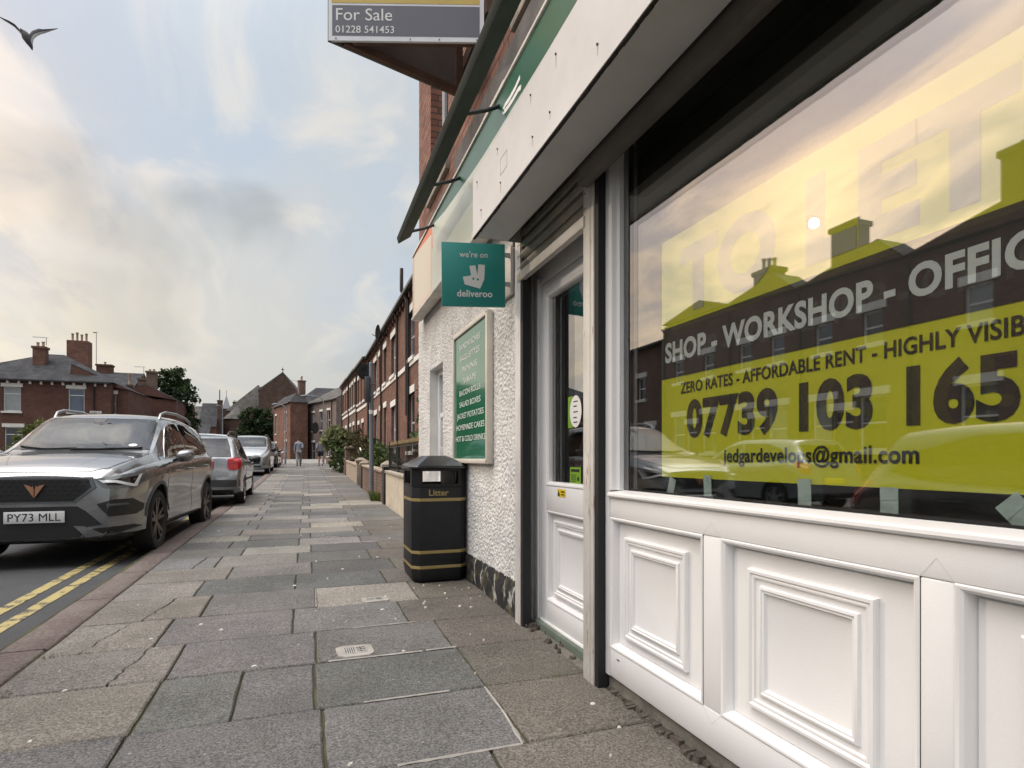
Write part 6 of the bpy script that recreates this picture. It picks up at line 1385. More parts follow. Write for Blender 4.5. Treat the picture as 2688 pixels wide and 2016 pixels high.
def estate_details(c):
    re = 'rear'
    c.patch('rear_window', [(-.64, 1.02), (.64, 1.02), (.60, 1.25), (.535, 1.415), (-.535, 1.415), (-.60, 1.25)], re, car_glass, .003, .01, L=.06)
    c.patch('tailgate', [(-.55, .995), (.55, .995), (.60, .62), (-.60, .62)], re, silver, .004, .012)
    for sg in (-1, 1):
        c.patch('rear_lamp', [(sg*.575, .985), (sg*.70, 1.02), (sg*.80, 1.0), (sg*.825, .90), (sg*.80, .79), (sg*.72, .755), (sg*.60, .765), (sg*.565, .86)], re, red_l, .014, .025, L=.05)
        c.line('lamp_rib', [(sg*.60, .90), (sg*.80, .895)], re, M('dark_red_rib', (.22, .004, .006), .3), r=.006, off=.016, parent=c.last)
    c.patch('bumper_strip', [(-.80, .56), (.80, .56), (.79, .42), (-.79, .42)], re, M('dark_grey_plastic', (.035, .036, .038), .55, var=.1), .006, .02)
    c.patch('lower_valance', [(-.70, .345), (.70, .345), (.66, .285), (-.66, .285)], re, M('dark_grey_plastic', (.035, .036, .038)), .006, .015)
    c.patch('tailgate_badge', [(.18, .665), (.42, .665), (.42, .645), (.18, .645)], re, chrome, .008, .006, L=.2)
    c.plate('', c.hit((0, .80), re)[0].x-.008, .80, True)
    MB().tube([(-2.115, -.12, .70), (-2.135, -.1, .70), (-2.135, .1, .70), (-2.115, .12, .70)], .014, 6).build('handle', chrome, c.root)
    for ax in ('left', 'right'):
        c.patch('front_side_window', [(.88, .965), (.66, 1.14), (.30, 1.365), (-.16, 1.42), (-.16, .985)], ax, car_glass, .003, .01, L=.08)
        c.patch('rear_side_window', [(-.22, .985), (-.22, 1.42), (-.95, 1.405), (-1.0, 1.01)], ax, car_glass, .003, .01, L=.08)
        c.patch('quarter_window', [(-1.06, 1.02), (-1.01, 1.40), (-1.5, 1.36), (-1.74, 1.10), (-1.70, 1.06)], ax, car_glass, .003, .01, L=.08)
        fd = c.patch('front_door', [(.98, .92), (.95, .40), (.86, .31), (-.18, .31), (-.18, .95)], ax, silver, .0035, .01, L=.09); h = c.hit((-.08, .84), ax)[0]; sg = 1 if ax == 'left' else -1
        MB().tube([(0, h.y, h.z), (-.02, h.y+sg*.035, h.z), (-.16, h.y+sg*.035, h.z), (-.18, h.y, h.z)], .014, 6).build('handle', silver, fd, smooth=60)
        rd = c.patch('rear_door', [(-.205, .95), (-.205, .31), (-.72, .31), (-.95, .62), (-1.04, .80), (-1.04, .98)], ax, silver, .0035, .01, L=.09); h = c.hit((-.92, .86), ax)[0]
        MB().tube([(-.84, h.y, h.z), (-.86, h.y+sg*.035, h.z), (-1.0, h.y+sg*.035, h.z), (-1.02, h.y, h.z)], .014, 6).build('handle', silver, rd, smooth=60)
        c.patch('side_moulding', [(.9, .56), (-.9, .57), (-.9, .52), (.9, .51)], ax, M('dark_grey_plastic', (.035, .036, .038)), .010, .012, L=.1)
    for sg in (-1, 1):
        pts = [(.10, .56, 1.50), (.02, .57, 1.56), (-.2, .575, 1.585), (-.8, .57, 1.585), (-1.35, .56, 1.565), (-1.55, .55, 1.525), (-1.6, .55, 1.48)]
        MB().tube([(x, sg*y, z) for x, y, z in pts], .024, 8).build('roof_rail', blk_plastic, c.root, smooth=60)
    MB().tube([(-1.72, 0, 1.49), (-1.80, 0, 1.72)], [.014, .004], 6).build('aerial', blk_plastic, c.root); c.mirror(.78, .86, .97, blk_plastic)
    c.wheels(tyre_m, silver_rim, 7, silver_rim, False)
    c.patch('front_lamp', [(.50, .70), (.74, .80), (.74, .66), (.52, .62)], 'front', lens, .005, .012, both=True); c.patch('windscreen', [(-.66, 1.04), (.66, 1.04), (.57, 1.42), (-.57, 1.42)], 'front', car_glass, .003, .01)
estate_details(est)
# ---- tall grey people carrier facing us
VAN = dict(cabin=[(1.25, 1.08), (.52, 1.62), (-.3, 1.70), (-1.3, 1.69), (-1.85, 1.62), (-1.95, 1.1), (-1.95, .62), (1.1, .62)], cw=(.78, .62, 1.05), seats=(.05, -.85, .86), wsx=(.55, 1.7), ws=[(-.73, 1.235), (.73, 1.235), (.665, 1.60), (.60, 1.68), (-.60, 1.68), (-.665, 1.60)], rw=[(-.62, 1.15), (.62, 1.15), (.58, 1.55), (-.58, 1.55)],
    sw=[[(1.05, 1.10), (.62, 1.48), (.35, 1.62), (-.1, 1.65), (-.1, 1.12)], [(-.18, 1.12), (-.18, 1.65), (-.95, 1.64), (-.95, 1.14)], [(-1.05, 1.15), (-1.05, 1.63), (-1.8, 1.58), (-1.85, 1.18)]],
    R=.33, axles=(1.40, -1.33), tw=.205, track=.76, gap=.05, frake=(.55, .5, .12), rrake=(.7, .6, .05),
    top=[(-2.19, 1.0), (-2.16, 1.2), (-2.10, 1.55), (-1.98, 1.72), (-1.5, 1.765), (-.5, 1.78), (.35, 1.74), (.62, 1.66), (1.30, 1.22), (1.42, 1.17), (1.8, 1.08), (2.08, .96), (2.15, .90), (2.19, .80)],
    belt=[(-2.19, .95), (-1.5, 1.10), (0, 1.07), (1.2, 1.05), (1.7, .98), (2.1, .84), (2.19, .72)],
    w=[(-2.19, .80), (-2.0, .87), (-1, .90), (1.4, .90), (1.8, .87), (2.05, .79), (2.19, .64)],
    wt=[(-2.19, .70), (-1.9, .68), (-.5, .68), (.5, .67), (1.3, .74), (1.8, .74), (2.19, .55)],
    bot=[(-2.19, .38), (-1.9, .27), (1.7, .22), (2.19, .24)])
grey_p = paintm('pale_grey_paint', (.36, .37, .375), .5, .28)
van = Car('parked_van', 'tall silver people carrier with roof bars, parked behind the silver estate car', 'people carrier', VAN, grey_p, (-2.10, 25.6, G(25.6)-.07), -PI/2-.01)
def van_details(c):
    fr = 'front'
    c.patch('windscreen', [(-.73, 1.235), (.73, 1.235), (.665, 1.60), (.60, 1.68), (-.60, 1.68), (-.665, 1.60)], fr, car_glass, .003, .01, L=.08)
    c.patch('grille', [(-.46, .70), (.46, .70), (.56, .62), (.50, .47), (-.50, .47), (-.56, .62)], fr, blk_plastic, .006, .015)
    c.patch('rear_window', VAN['rw'], 'rear', car_glass, .003, .01)
    c.patch('lower_grille', [(-.60, .40), (.60, .40), (.52, .30), (-.52, .30)], fr, blk_plastic, .004, .012)
    c.patch('bumper_bar', [(-.66, .33), (.66, .33), (.60, .27), (-.60, .27)], fr, M('satin_rail', (.36, .37, .38)), .02, .03)
    c.patch('headlight', [(.44, .80), (.60, .95), (.80, 1.03), (.835, .93), (.80, .80), (.62, .745)], fr, M('clear_lamp', (.42, .44, .45), .15, var=.1, spec=.8), .006, .02, both=True, L=.06)
    c.patch('fog_lamp', [(.60, .50), (.72, .50), (.72, .42), (.60, .42)], fr, lens, .006, .012, both=True)
    c.patch('bonnet_badge', [(-.05, .80), (.05, .80), (.05, .90), (-.05, .90)], fr, chrome, .008, .008)
    c.plate('NMK 8', c.hit((0, .55), fr)[0].x+.012, .55)
    for ax in ('left', 'right'):
        c.patch('front_side_window', [(1.05, 1.10), (.62, 1.48), (.35, 1.62), (-.1, 1.65), (-.1, 1.12)], ax, car_glass, .003, .01, L=.1)
        c.patch('rear_side_window', [(-.18, 1.12), (-.18, 1.65), (-.95, 1.64), (-.95, 1.14)], ax, car_glass, .003, .01, L=.1)
        c.patch('quarter_window', [(-1.05, 1.15), (-1.05, 1.63), (-1.8, 1.58), (-1.85, 1.18)], ax, car_glass, .003, .01, L=.1)
        c.patch('front_door', [(1.0, 1.04), (1.0, .42), (.9, .32), (-.1, .32), (-.14, 1.08)], ax, grey_p, .0035, .01, L=.1)
    for sg in (-1, 1):
        MB().tube([(x, sg*y, z) for x, y, z in [(.30, .62, 1.735), (.22, .62, 1.80), (-.3, .63, 1.825), (-1.3, .63, 1.81), (-1.6, .62, 1.77)]], .026, 8).build('roof_rail', blk_plastic, c.root, smooth=60)
    c.mirror(.92, .91, 1.10, blk_plastic, .10, .20, .20); c.wheels(tyre_m, silver_rim, 7, silver_rim, False)
van_details(van)
# ---- hatchbacks
HAT = dict(cabin=[(.98, .94), (.30, 1.36), (-.2, 1.455), (-.9, 1.45), (-1.45, 1.36), (-1.68, 1.02), (-1.68, .58), (.92, .58)], cw=(.75, .56, .92), seats=(-.12, -.92, .75), wsx=(.25, 1.4), ws=[(-.68, 1.05), (.68, 1.05), (.58, 1.43), (-.58, 1.43)], rw=[(-.60, 1.03), (.60, 1.03), (.54, 1.38), (-.54, 1.38)],
    sw=[[(.84, .985), (.62, 1.16), (.32, 1.36), (-.16, 1.425), (-.16, 1.0)], [(-.22, 1.0), (-.22, 1.43), (-.9, 1.41), (-1.30, 1.30), (-1.52, 1.12), (-1.3, 1.05)]],
    R=.31, axles=(1.25, -1.25), tw=.20, track=.74, gap=.05, frake=(.5, .45, .13), rrake=(.55, .5, .10),
    top=[(-1.98, .95), (-1.95, 1.02), (-1.86, 1.2), (-1.66, 1.43), (-1.5, 1.48), (-.8, 1.52), (-.1, 1.525), (.2, 1.48), (.42, 1.40), (1.05, 1.04), (1.2, 1.0), (1.6, .92), (1.92, .80), (2.0, .68)],
    belt=[(-1.98, .92), (-1.5, 1.02), (-1, .98), (0, .945), (1.0, .92), (1.5, .85), (1.9, .72), (2.0, .62)],
    w=[(-1.98, .72), (-1.85, .80), (-1.4, .86), (0, .865), (1.25, .865), (1.6, .83), (1.85, .74), (2.0, .58)],
    wt=[(-1.98, .64), (-1.75, .60), (-1.4, .60), (-.3, .62), (.3, .61), (1.0, .69), (1.5, .69), (1.9, .58), (2.0, .46)],
    bot=[(-1.98, .38), (-1.8, .28), (-1.4, .21), (1.5, .20), (2.0, .26)])
def hatch(lab, paint, loc, rz, sp=HAT, rail=False, name='parked_car'):
    c = Car(name, lab, 'car', sp, paint, loc, rz)
    c.patch('rear_window', [(-.60, 1.03), (.60, 1.03), (.54, 1.38), (-.54, 1.38)], 'rear', car_glass, .003, .01, L=.08)
    c.patch('rear_lamp', [(.60, .98), (.74, 1.04), (.80, .96), (.78, .80), (.66, .78), (.60, .86)], 'rear', red_l, .012, .02, both=True, L=.06)
    c.patch('bumper_strip', [(-.72, .42), (.72, .42), (.68, .31), (-.68, .31)], 'rear', blk_plastic, .006, .015); c.plate('', c.hit((0, .66), 'rear')[0].x-.008, .66, True)
    c.patch('headlight', [(.46, .70), (.60, .80), (.76, .86), (.78, .74), (.62, .66)], 'front', lens, .006, .015, both=True, L=.06); c.patch('windscreen', [(-.68, 1.05), (.68, 1.05), (.58, 1.43), (-.58, 1.43)], 'front', car_glass, .003, .01, L=.08)
    c.patch('grille', [(-.40, .62), (.40, .62), (.48, .42), (-.48, .42)], 'front', blk_plastic, .005, .012); c.plate('', c.hit((0, .47), 'front')[0].x+.008, .47)
    for ax in ('left', 'right'):
        c.patch('front_side_window', [(.84, .985), (.62, 1.16), (.32, 1.36), (-.16, 1.425), (-.16, 1.0)], ax, car_glass, .003, .01, L=.09)
        c.patch('rear_side_window', [(-.22, 1.0), (-.22, 1.43), (-.9, 1.41), (-1.30, 1.30), (-1.52, 1.12), (-1.3, 1.05)], ax, car_glass, .003, .01, L=.09)
        fd = c.patch('front_door', [(.94, .94), (.92, .40), (.84, .31), (-.18, .31), (-.18, .965)], ax, paint, .0035, .01, L=.09); h = c.hit((-.06, .86), ax)[0]; sg = 1 if ax == 'left' else -1
        MB().tube([(0, h.y, h.z), (-.02, h.y+sg*.035, h.z), (-.16, h.y+sg*.035, h.z), (-.18, h.y, h.z)], .014, 6).build('handle', paint, fd, smooth=60)
        rd = c.patch('rear_door', [(-.205, .965), (-.205, .31), (-.76, .31), (-.95, .60), (-1.05, .80), (-1.08, .99)], ax, paint, .0035, .01, L=.09); h = c.hit((-.92, .88), ax)[0]
        MB().tube([(-.84, h.y, h.z), (-.86, h.y+sg*.035, h.z), (-1.0, h.y+sg*.035, h.z), (-1.02, h.y, h.z)], .014, 6).build('handle', paint, rd, smooth=60)
    c.mirror(.76, .86, .98, paint); c.wheels(tyre_m, silver_rim, 5, silver_rim, False)
    return c
white_p = paintm('white_paint', (.62, .63, .63), .0, .3); navy_p = paintm('dark_blue_grey_paint', (.035, .042, .055), .4, .3); black_p = paintm('black_paint', (.012, .012, .013), .2, .25)
hatch('dark car almost hidden behind the silver people carrier', black_p, (-2.05, 31.2, G(31.2)-.07), -PI/2)
hatch('white hatchback seen from behind, farthest of the cars along the kerb', white_p, (-2.3, 39.2, G(39)-.07), PI/2)
hatch('white car parked across the road, behind the grey off-roader', white_p, (-9.35, 21.2, G(21)-.065), PI/2+.15)
DARK = dict(HAT); 
dk = hatch('dark blue grey car parked beside the camera, mirrored in the shop window', navy_p, (-2.46, 1.98, G(2)-.065), -PI/2)
hatch('silver car parked on the far side of the road, mirrored small in the shop window', silver, (-6.0, 9.2, G(9)-.065), PI/2)
# ------------------------------------------------------------------ trees and plants
bark = M('bark', (.07, .052, .04), .95, var=.3, vs=8, bump=.6, bs=30)
def leaves(mb, rg, c, r, n, size, aspect=1.9, flat=.0, shell=.55, droop=0.):
    for _ in range(n):
        d = Vector((rg.gauss(0, 1), rg.gauss(0, 1), rg.gauss(0, 1))).normalized(); q = shell+(1-shell)*rg.random() if rg.random() < .8 else rg.random()
        p = Vector((c[0]+d.x*r[0]*q, c[1]+d.y*r[1]*q, c[2]+d.z*r[2]*q))
        a = Vector((rg.gauss(0, 1), rg.gauss(0, 1), rg.gauss(0, .7)-droop))+d*.8; a.normalize(); b = a.cross(Vector((rg.gauss(0, 1), rg.gauss(0, 1), rg.gauss(0, 1)))).normalized()
        s_ = size*rg.uniform(.6, 1.3); l = a*s_*aspect*.5; w_ = b*s_*.5; n_ = a.cross(b)*s_*.12
        mb.add([p-l, p+w_*.9-l*.1+n_, p+l, p-w_*.9-l*.1+n_], [(0, 1, 2, 3)])
def tree(name, lab, cat, base, trunk_h, blobs, leaf_m, n, size, seed, trunk_r=.16, group=None, aspect=1.9, clump=.32, cname='crown', limbs=True, droop=0., k=26):
    rg = random.Random(seed); x, y, z = base
    t = thing(name, lab, cat, base, 0, group)
    tb = MB(); cz = max(b[2]+b[5]*.3 for b in blobs)
    tb.tube([(x, y, z-.2), (x+.03, y, z+trunk_h*.5), (x, y+.03, z+trunk_h), (x, y, cz)], [trunk_r*1.2, trunk_r, trunk_r*.8, trunk_r*.25], 8)
    mb = MB()
    for bx, by, bz, rx, ry, rz in blobs:
        if limbs: tb.tube([(x, y, z+trunk_h*.75), ((x+bx)/2, (y+by)/2, (z+trunk_h+bz)/2), (bx, by, bz)], [trunk_r*.5, trunk_r*.3, trunk_r*.1], 6)
        vol = (rx*ry*rz)**(1/3)
        m = int(n*vol**2)
        for _ in range(k):
            d = Vector((rg.gauss(0, 1), rg.gauss(0, 1), rg.gauss(0, 1))).normalized()*rg.uniform(.55, 1.02)
            cr = clump*vol*rg.uniform(.6, 1.4)
            leaves(mb, rg, (bx+d.x*rx, by+d.y*ry, bz+d.z*rz), (cr, cr, cr*.8), max(8, m//k), size, aspect, shell=.3, droop=droop)
    tb.build('trunk', bark, t, t, smooth=60); mb.build(cname, leaf_m, t, t, fix=False)
    return t
dark_leaf = leafmat('dark_tree_leaf', (.018, .034, .014), (.055, .085, .030)); mid_leaf = leafmat('mid_leaf', (.035, .06, .02), (.10, .14, .045)); pale_leaf = leafmat('pale_spiky_leaf', (.09, .12, .04), (.34, .35, .19)); feather = leafmat('feathery_leaf', (.06, .085, .02), (.17, .20, .06)); brown_leaf = leafmat('brownish_leaf', (.05, .045, .02), (.11, .10, .045))
tree('tree', 'tall dark leafy tree behind the low gabled house', 'tree', (-9.0, 48, .6), 2.2, [(-9.3, 48, 6.5, 1.2, 1.2, 1.15), (-8.7, 47.6, 5.2, 1.1, 1.1, 1.3), (-9.9, 48.4, 5.4, 1.0, 1., 1.3), (-8.35, 48, 3.7, .8, .9, 1.2), (-9.3, 48, 4.2, 1.1, 1, 1.4)], dark_leaf, 1700, .15, 1, k=44)
tree('tree', 'broad round dark green tree standing in front of the church', 'tree', (-5.6, 75, .6), 2.0, [(-6.2, 75, 6.0, 1.25, 1.2, 1.4), (-4.6, 75, 5.7, 1.05, 1.2, 1.3), (-6.8, 75.3, 4.2, .95, 1., 1.2), (-5.4, 74.6, 4.4, 1.5, 1.2, 1.5), (-4.2, 75, 4.0, .8, 1., 1.4), (-5.9, 75, 3.0, 1.4, 1, 1.)], dark_leaf, 1500, .17, 2, k=40)
tree('tree', 'small distant leafy tree beside the telegraph pole', 'tree', (-12.2, 58, .6), 1.2, [(-12.4, 58, 3.4, .9, .8, .8), (-11.8, 58, 2.6, .8, .8, 1.), (-13.0, 58, 2.5, .7, .7, .9)], mid_leaf, 700, .16, 3)
tree('shrub', 'feathery light green shrub in front of the corner house, behind the grey car', 'shrub', (-10.6, 30, .5), .6, [(-11.2, 30, 1.6, .55, .5, .9), (-10.4, 30, 1.9, .6, .5, .95), (-9.7, 30, 1.5, .6, .5, .9), (-10.5, 30, 1.1, 1.1, .6, .7)], feather, 1600, .07, 4, .05, 'shrubs in the front gardens', 4.5)
tree('shrub', 'low green shrub beside the white car across the road', 'shrub', (-12.1, 29, .5), .4, [(-12.2, 29, 1.2, .5, .5, .6)], feather, 1500, .07, 14, .04, 'shrubs in the front gardens', 3.5)
tree('shrub', 'big shrub with pale spiky leaves leaning over the far pavement beside the walkers', 'shrub', (1.55, 27, .4), .7, [(1.28, 26.6, 2.0, .50, .9, .36), (1.02, 27, 1.72, .36, .7, .28), (1.55, 26.2, 1.85, .38, .8, .38)], pale_leaf, 1900, .13, 5, .06, 'shrubs in the front gardens', 3.2, .34)
tree('shrub', 'dark green bushy shrub under the pale spiky one', 'shrub', (1.6, 25.8, .4), .4, [(1.25, 25.6, 1.2, .35, .8, .75), (1.55, 24.8, 1.3, .4, .8, .6)], mid_leaf, 2000, .09, 6, .05, 'shrubs in the front gardens', 2.2)
tree('shrub', 'dark conifer like shrub behind the tall square pier', 'shrub', (1.9, 21., .3), .4, [(1.75, 21, 1.25, .35, .7, .75), (2.0, 19.8, 1.1, .35, .7, .6), (1.7, 22.3, 1.5, .3, .6, .7)], brown_leaf, 2300, .06, 7, .05, 'shrubs in the front gardens', 3.)
tree('shrub', 'glossy dark green shrub above the brown brick wall, behind the grey sign post', 'shrub', (1.85, 14.5, .2), .3, [(1.75, 14.2, .95, .28, .7, .42), (1.8, 15.8, 1.05, .3, .7, .5), (1.75, 12.9, .85, .22, .5, .3)], mid_leaf, 3200, .07, 8, .04, 'shrubs in the front gardens', 2.)
tree('shrub', 'small dark shrub beside the stone gate pier', 'shrub', (1.75, 18.3, .2), .3, [(1.75, 18.4, .95, .3, .5, .35)], dark_leaf, 3000, .06, 9, .03, 'shrubs in the front gardens', 2.)
tree('climber', 'straggly climbing plant by the pebbledashed corner, above the iron railings', 'climbing plant', (2.15, 9.6, .1), .9, [(2.0, 9.8, 1.55, .22, .5, .4), (2.05, 10.3, 1.95, .16, .35, .35), (1.95, 9.3, 1.2, .2, .4, .3), (2.1, 11.2, 1.35, .15, .4, .35)], mid_leaf, 3000, .06, 10, .02, None, 2.4, .42, k=14)
tree('hedge', 'ivy like greenery hanging over the far garden wall', 'hedge', (1.45, 23.6, .4), .3, [(1.36, 23.7, .95, .12, .6, .4), (1.33, 24.6, .8, .12, .5, .35)], dark_leaf, 4500, .05, 11, .03, None, 1.6)
rgf = random.Random(3); fl = thing('white_flowers', 'small clump of white flowers at the foot of the far garden wall', 'flowers', (1.27, 24.5, G(24.5)))
mb = MB(); leaves(mb, rgf, (1.28, 24.5, G(24.5)+.18), (.10, .5, .18), 260, .06); mb.build('leaf', mid_leaf, fl, fl, fix=False)
mb = MB()
for i in range(16):
    cx, cy, cz = 1.24+rgf.uniform(-.05, .05), 24.5+rgf.uniform(-.5, .5), G(24.5)+rgf.uniform(.15, .38)
    for k in range(5): a = k*1.257; mb.add([(cx, cy, cz), (cx-.02, cy+math.cos(a-.4)*.035, cz+math.sin(a-.4)*.035), (cx-.03, cy+math.cos(a)*.05, cz+math.sin(a)*.05), (cx-.02, cy+math.cos(a+.4)*.035, cz+math.sin(a+.4)*.035)], [(0, 1, 2, 3)])
tag(mb.build('flower', white_ink, fl, fl, fix=False), kind='stuff')
MB().prism([(1.50, 17.6, 1.22), (1.50, 17.95, 1.30), (1.53, 17.95, 1.30), (1.53, 17.6, 1.22)], (0, 0, .035)).build('roof_board', white_paint, tag(thing('bird_table', 'little white roofed garden box sticking up out of the shrubs behind the sign post', 'garden box', (1.5, 17.8, G(17.8))), None), bpy.data.objects['bird_table'])
MB().box(1.5, 1.53, 17.76, 17.8, G(17.8), 1.24).build('stake', bark, bpy.data.objects['bird_table'], bpy.data.objects['bird_table'])
# ------------------------------------------------------------------ people walking away
skin_m = M('skin', (.42, .26, .19), .55, var=.05)
def skin(name, J, E, mat, parent, sub=2, root=0):
    "one continuous surface grown round a jointed skeleton; J = {joint: (x, y, z, r)}"
    keys = list(J); me = bpy.data.meshes.new(name); me.from_pydata([J[k][:3] for k in keys], [(keys.index(a), keys.index(b)) for a, b in E], [])
    o = bpy.data.objects.new(name, me); COL.objects.link(o)
    md = o.modifiers.new('s', 'SKIN'); md.use_smooth_shade = True
    sv = o.data.skin_vertices[0].data
    for i, k in enumerate(keys):
        r = J[k][3]; r = r if isinstance(r, tuple) else (r, r); sv[i].radius = r; sv[i].use_root = (i == root)
    ms = o.modifiers.new('u', 'SUBSURF'); ms.levels = sub; ms.render_levels = sub
    dg = bpy.context.evaluated_depsgraph_get(); nm = bpy.data.meshes.new_from_object(o.evaluated_get(dg)); o.modifiers.clear(); o.data = nm
    for p in nm.polygons: p.use_smooth = True
    nm.materials.clear(); nm.materials.append(mat); o.parent = parent; return o
def person(lab, loc, rz, top_m, leg_m, hair_m, shoe_m, shorts=False, hood=None, phone=True, stride=1):
    t = thing('person', lab, 'person', loc, rz, None); t.scale = (S, S, S)
    s_ = stride  # faces +y
    hip = .93
    L = {'pelvis': (0, 0, .96, (.135, .10)), 'waist': (0, -.01, 1.10, (.125, .095)), 'chest': (0, 0, 1.30, (.155, .11)), 'neck_base': (0, .0, 1.46, (.085, .075)), 'neck': (0, .015, 1.53, .052), 'head': (0, .03, 1.63, (.072, .088)), 'crown': (0, .025, 1.715, (.065, .08))}
    for sg, nm in ((-1, 'l'), (1, 'r')):
        f = s_*sg
        L.update({nm+'hip': (sg*.09, 0, .90, .09), nm+'knee': (sg*.10, f*.13+.02, .49, .058), nm+'calf': (sg*.10, f*.12-.0+(.0 if f > 0 else -.07), .34, .052), nm+'ankle': (sg*.10, f*.20-(.0 if f > 0 else .08), .09+(.0 if f > 0 else .04), .036), nm+'toe': (sg*.115, f*.20+(.14 if f > 0 else .03), .035+(0 if f > 0 else .01), .034)})
        L.update({nm+'sho': (sg*.185, 0, 1.41, .062), nm+'elb': (sg*.235, -f*.10-.02, 1.13, .045)})
        if phone and sg == 1: L.update({nm+'wri': (sg*.19, .20, 1.16, .032), nm+'palm': (sg*.16, .27, 1.19, (.03, .018)), nm+'fin': (sg*.13, .31, 1.22, .012), nm+'fin2': (sg*.15, .33, 1.21, .012), nm+'thu': (sg*.12, .27, 1.22, .011)})
        else: L.update({nm+'wri': (sg*.25, -f*.02+.04, .90, .032), nm+'palm': (sg*.25, -f*.0+.06, .82, (.018, .034)), nm+'fin': (sg*.245, .08, .74, .011), nm+'fin2': (sg*.245, .045, .735, .011), nm+'thu': (sg*.235, .10, .79, .010)})
    E = [('pelvis', 'waist'), ('waist', 'chest'), ('chest', 'neck_base'), ('neck_base', 'neck'), ('neck', 'head'), ('head', 'crown')]
    for nm in 'lr': E += [('pelvis', nm+'hip'), (nm+'hip', nm+'knee'), (nm+'knee', nm+'calf'), (nm+'calf', nm+'ankle'), (nm+'ankle', nm+'toe'), ('neck_base', nm+'sho'), (nm+'sho', nm+'elb'), (nm+'elb', nm+'wri'), (nm+'wri', nm+'palm'), (nm+'palm', nm+'fin'), (nm+'palm', nm+'fin2'), (nm+'palm', nm+'thu')]
    skin('body', L, E, skin_m, t)
    def grow(k, d): x, y, z, r = L[k]; r = r if isinstance(r, tuple) else (r, r); return (x, y, z, (r[0]+d, r[1]+d))
    J = {k: grow(k, .028) for k in ('waist', 'chest')}; J['neck_base'] = grow('neck_base', .016); J['hem'] = (0, 0, .93, (.16, .125))
    E2 = [('hem', 'waist'), ('waist', 'chest'), ('chest', 'neck_base')]
    for nm in 'lr':
        for j, d in (('sho', .022), ('elb', .024), ('wri', .016)): J[nm+j] = grow(nm+j, d)
        E2 += [('neck_base', nm+'sho'), (nm+'sho', nm+'elb'), (nm+'elb', nm+'wri')]
    J = {'waist': J.pop('waist'), **J}
    skin('sweatshirt', J, E2, top_m, t)
    J = {'pelvis': grow('pelvis', .02)}; E3 = []
    for nm in 'lr':
        J[nm+'hip'] = grow(nm+'hip', .02); J[nm+'knee'] = grow(nm+'knee', .03)
        E3 += [('pelvis', nm+'hip')]
        if shorts:
            a, b = L[nm+'hip'], L[nm+'knee']; J[nm+'knee'] = (a[0]+(b[0]-a[0])*.75, a[1]+(b[1]-a[1])*.75, a[2]+(b[2]-a[2])*.75, .095); E3.append((nm+'hip', nm+'knee'))
        else: J[nm+'calf'] = grow(nm+'calf', .03); J[nm+'ankle'] = grow(nm+'ankle', .030); E3 += [(nm+'hip', nm+'knee'), (nm+'knee', nm+'calf'), (nm+'calf', nm+'ankle')]
    skin('shorts' if shorts else 'trousers', J, E3, leg_m, t)
    for nm in 'lr':
        a, b = L[nm+'ankle'], L[nm+'toe']
        skin('shoe', {'heel': (a[0], a[1]-.05, b[2]+.012, .048), 'mid': ((a[0]+b[0])/2, (a[1]+b[1])/2, b[2]+.018, .05), 'toe': (b[0], b[1]+.02, b[2]+.004, .040)}, [('heel', 'mid'), ('mid', 'toe')], shoe_m, t)
        if shorts: skin('sock', {'a': (a[0], a[1], a[2]-.02, .044), 'b': (a[0], a[1], a[2]+.10, .047)}, [('a', 'b')], white_ink, t)
    skin('hair', {'a': (0, .0, 1.60, (.078, .075)), 'b': (0, .0, 1.68, (.084, .09)), 'c': (0, .015, 1.745, (.072, .085))}, [('a', 'b'), ('b', 'c')], hair_m, t)
    for sg in (-1, 1): skin('ear', {'a': (sg*.082, .03, 1.61, .014), 'b': (sg*.088, .025, 1.64, .017)}, [('a', 'b')], skin_m, t, 1)
    mb = MB(); mb.lathe([(.003, 1.60), (.016, 1.615), (.012, 1.65), (.004, 1.665)], (0, .118, 0), 'z', 8); mb.build('nose', skin_m, t, smooth=60)
    if hood: skin('hood', {'a': (-.09, -.05, 1.47, .06), 'b': (0, -.10, 1.44, (.07, .09)), 'c': (.09, -.05, 1.47, .06)}, [('b', 'a'), ('b', 'c')], hood, t)
    return t
person('person walking away in a pale grey sweatshirt and light grey joggers, looking at a hand', (-.40, 33.2, G(33.2)+.0), .05, M('pale_grey_jersey', (.27, .29, .35), .85, var=.08, bump=.3, bs=30), M('light_grey_joggers', (.22, .22, .225), .85, var=.1, bump=.3, bs=30), M('brown_hair', (.05, .03, .02), .7), M('dark_shoe', (.015, .015, .018), .6), stride=1)
person('person walking away in a grey hooded top and dark shorts beside the shrub', (.74, 34.1, G(34.1)), -.03, M('grey_hooded_top', (.20, .20, .24), .85, var=.1, bump=.3, bs=30), M('navy_shorts', (.012, .014, .022), .8), M('dark_hair', (.018, .014, .012), .7), M('dark_shoe', (.015, .015, .018)), shorts=True, hood=M('dark_hood', (.03, .03, .035), .85), phone=False, stride=-1)
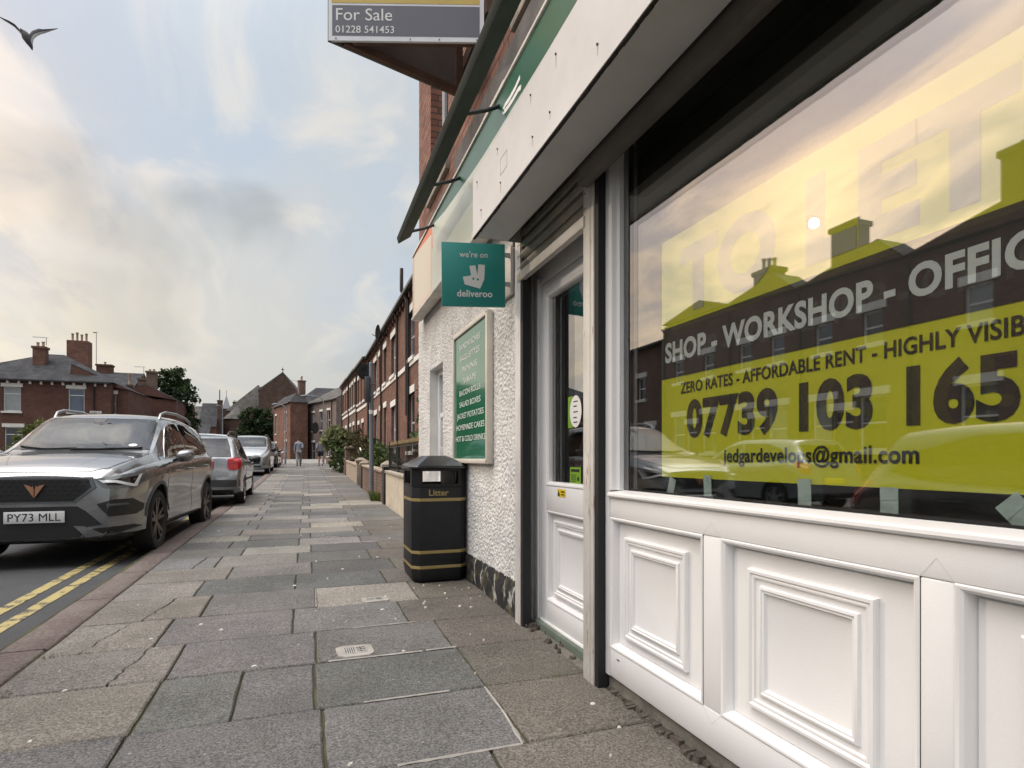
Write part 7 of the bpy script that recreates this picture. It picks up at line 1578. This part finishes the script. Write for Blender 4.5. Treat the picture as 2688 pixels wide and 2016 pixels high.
# ------------------------------------------------------------------ gull in flight
gx = thing('gull', 'gull in flight with raised angled wings against the clouds', 'gull', (-4.11, 11.02, 7.62))
cu, su = math.cos(PSI), math.sin(PSI); UU = Vector((cu, -su, 0)); VV = Vector((0, 0, 1)); GO = Vector((-4.11, 11.02, 7.62)); WW = (GO-Vector((0, 0, 1))).normalized()
def gp(x, y, d=0.): return GO+UU*((x/11.06-70)*9/1515)+VV*((90-y/11.06)*9/1515)+WW*d
grey_f = M('gull_grey', (.10, .10, .105), .8, var=.15, vs=20); pale_f = M('gull_white', (.62, .62, .62), .8, var=.05)
def wing(name, secs):
    "secs: (leading edge px, middle px, trailing px, depth)"
    mb = MB(); n = len(secs)
    for k, th in ((0, .0), (1, .018)):
        for le, mi, tr, d in secs:
            mb.v += [tuple(gp(*le, d+th*.2)), tuple(gp(*mi, d+.02+th)), tuple(gp(*tr, d+.06+th*.3))]
    for i in range(n-1):
        for k in (0, 1):
            o = k*n*3
            for j in (0, 1): mb.f.append([o+i*3+j, o+i*3+j+1, o+i*3+j+4, o+i*3+j+3]); mb.m.append(j)
        for j in (0, 2): mb.f.append([i*3+j, i*3+3+j, n*3+i*3+3+j, n*3+i*3+j]); mb.m.append(0 if j == 0 else 1)
    return mb.build(name, [grey_f, pale_f], gx, gx, smooth=80)
wing('wing', [((640, 930), (600, 960), (590, 985), 0), ((560, 850), (545, 872), (520, 900), -.02), ((420, 700), (405, 745), (395, 775), -.10), ((250, 600), (240, 640), (225, 665), -.22), ((120, 548), (110, 572), (100, 590), -.30), ((-60, 460), (-60, 470), (-60, 478), -.36)])
wing('wing', [((800, 1000), (880, 1180), (930, 1330), 0), ((850, 970), (910, 1060), (965, 1150), 0.0), ((920, 890), (985, 985), (1040, 1075), .05), ((1100, 825), (1130, 930), (1170, 1000), .14), ((1250, 842), (1270, 900), (1300, 965), .22), ((1450, 832), (1455, 862), (1470, 905), .30), ((1690, 812), (1690, 820), (1690, 832), .36)])
mb = MB(); path = [gp(600, 850, -.06), gp(640, 900, -.03), gp(700, 970, 0), (gp(770, 1100, .02)), gp(840, 1240, .05), gp(900, 1370, .08), gp(930, 1460, .10)]
mb.tube(path, [.012, .033, .05, .062, .045, .022, .006], 12); mb.build('body', grey_f, gx, gx, smooth=60)
mb = MB(); mb.tube([gp(600, 850, -.06), gp(585, 826, -.09), gp(578, 812, -.11)], [.012, .007, .002], 8); mb.build('beak', M('beak_yellow', (.45, .28, .05), .6), gx, gx)
